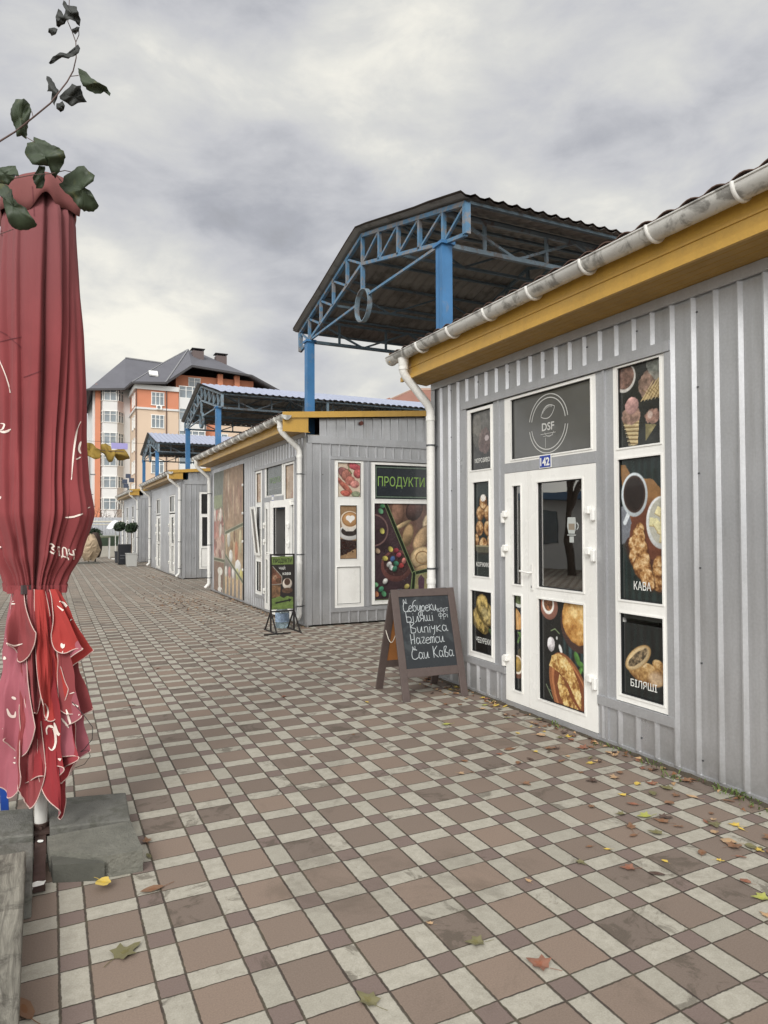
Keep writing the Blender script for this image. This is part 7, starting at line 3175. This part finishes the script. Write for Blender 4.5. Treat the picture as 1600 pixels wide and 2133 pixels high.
LV = [
 ([(530, 0), (560, 40), (640, 55), (658, 130), (672, 160), (665, 220), (640, 200), (600, 165), (560, 165), (530, 130), (545, 80), (520, 35)], VD),
 ([(485, 70), (510, 90), (530, 130), (560, 165), (540, 200), (490, 230), (470, 215), (462, 140), (478, 95)], VD),
 ([(405, 235), (455, 228), (480, 240), (465, 285), (430, 300), (400, 268)], VD),
 ([(600, 240), (640, 220), (665, 225), (655, 260), (628, 288), (598, 262)], VD),
 ([(405, 525), (440, 470), (500, 435), (570, 448), (610, 420), (650, 368), (668, 400), (655, 440), (610, 470), (570, 490), (510, 478), (460, 490), (445, 525), (420, 535)], VD),
 ([(648, 565), (700, 590), (760, 650), (830, 690), (890, 725), (922, 775), (915, 800), (890, 750), (840, 780), (790, 780), (720, 745), (680, 690), (660, 630)], VL),
 ([(388, 632), (430, 655), (460, 710), (490, 750), (480, 800), (455, 880), (425, 830), (440, 765), (392, 760), (402, 700), (385, 660)], VD),
 ([(495, 800), (560, 740), (600, 695), (640, 715), (675, 712), (690, 790), (725, 850), (650, 858), (595, 885), (545, 850), (500, 825)], VD),
 ([(470, 860), (520, 840), (540, 880), (530, 920), (505, 935), (470, 905)], VD),
 ([(130, 825), (200, 820), (250, 870), (262, 930), (245, 990), (235, 1060), (220, 1160), (180, 1130), (140, 1140), (125, 1060), (95, 1000), (85, 950), (105, 870)], VL),
 ([(280, 1138), (350, 1165), (450, 1210), (530, 1255), (548, 1310), (520, 1380), (500, 1410), (460, 1490), (420, 1420), (410, 1385), (350, 1380), (270, 1370), (225, 1310), (205, 1270), (225, 1190), (280, 1180)], VL),
 ([(325, 1380), (375, 1385), (375, 1500), (350, 1570), (300, 1570), (270, 1480), (300, 1430)], VL),
 ([(530, 1470), (600, 1425), (640, 1390), (700, 1380), (740, 1425), (790, 1460), (780, 1510), (755, 1520), (705, 1560), (760, 1600), (800, 1670), (825, 1715), (780, 1765), (700, 1765), (650, 1720), (590, 1640), (530, 1590), (490, 1530), (520, 1520)], VL),
 ([(-60, 1400), (20, 1390), (90, 1380), (130, 1380), (158, 1470), (130, 1450), (120, 1480), (70, 1545), (20, 1530), (-60, 1500)], VL),
 ([(-40, 1500), (30, 1520), (100, 1580), (110, 1650), (160, 1700), (215, 1730), (250, 1790), (310, 1870), (300, 1890), (240, 1915), (170, 1920), (100, 1890), (70, 1850), (50, 1780), (20, 1640), (-40, 1600)], VL)]
for i, (pts, mt) in enumerate(LV):
    vleaf(VN, pts, mt, dep=DV+.05*math.sin(i*2.3), fold=.03, seed=i)
OV = thing('dry_vine_strand', 'strand of ochre withered leaves stretched out right of the umbrella', 'vine', tuple(at_depth(210, 940, 6.0)))
z3 = lambda l: [(x*320/1313, 880+y*520/2133) for x, y in l]
for i, pts in enumerate([
 [(690, 170), (760, 172), (800, 185), (820, 215), (855, 230), (858, 300), (815, 315), (760, 290), (700, 270), (660, 220)],
 [(860, 185), (905, 178), (945, 200), (955, 235), (1000, 240), (975, 300), (960, 335), (930, 342), (912, 315), (890, 270), (855, 250)],
 [(960, 240), (1010, 228), (1060, 225), (1085, 255), (1105, 290), (1110, 310), (1080, 315), (1050, 325), (1010, 325), (985, 300)]]):
    vleaf(OV, z3(pts), VO, dep=6.0+.05*i, fold=.05, seed=40+i, sc4=False)
mb = MB()
pp = z3([(600, 200), (700, 200), (780, 215), (860, 235), (950, 245), (1060, 250)])
mb.tube([Vector(at_depth(x, y, 6.03)) for x, y in pp], .003, 5)
mb.build('stem', VST, OV)
mb = MB()
pa, pb = at_y(232, 922, 30), at_y(266, 936, 30)
mb.box(pa[0], pb[0], 30, 30.03, pb[2], pa[2])
BN = tag(mb.build('lilac_banner', M('lilac_cloth', (156, 150, 200), .8), None, loc=(pa[0], 30, 0)), 'small lilac banner hanging above the lane behind the ochre leaves', 'banner')
mb = MB()
mb.tube([(-6, 30.02, pa[2]+.02), (FX+.3, 30.02, pa[2]+.03)], .006, 5)
tag(mb.build('banner_wire', RUB, None, loc=(0, 30, 0)), 'thin wire across the lane that carries the lilac banner', 'wire')
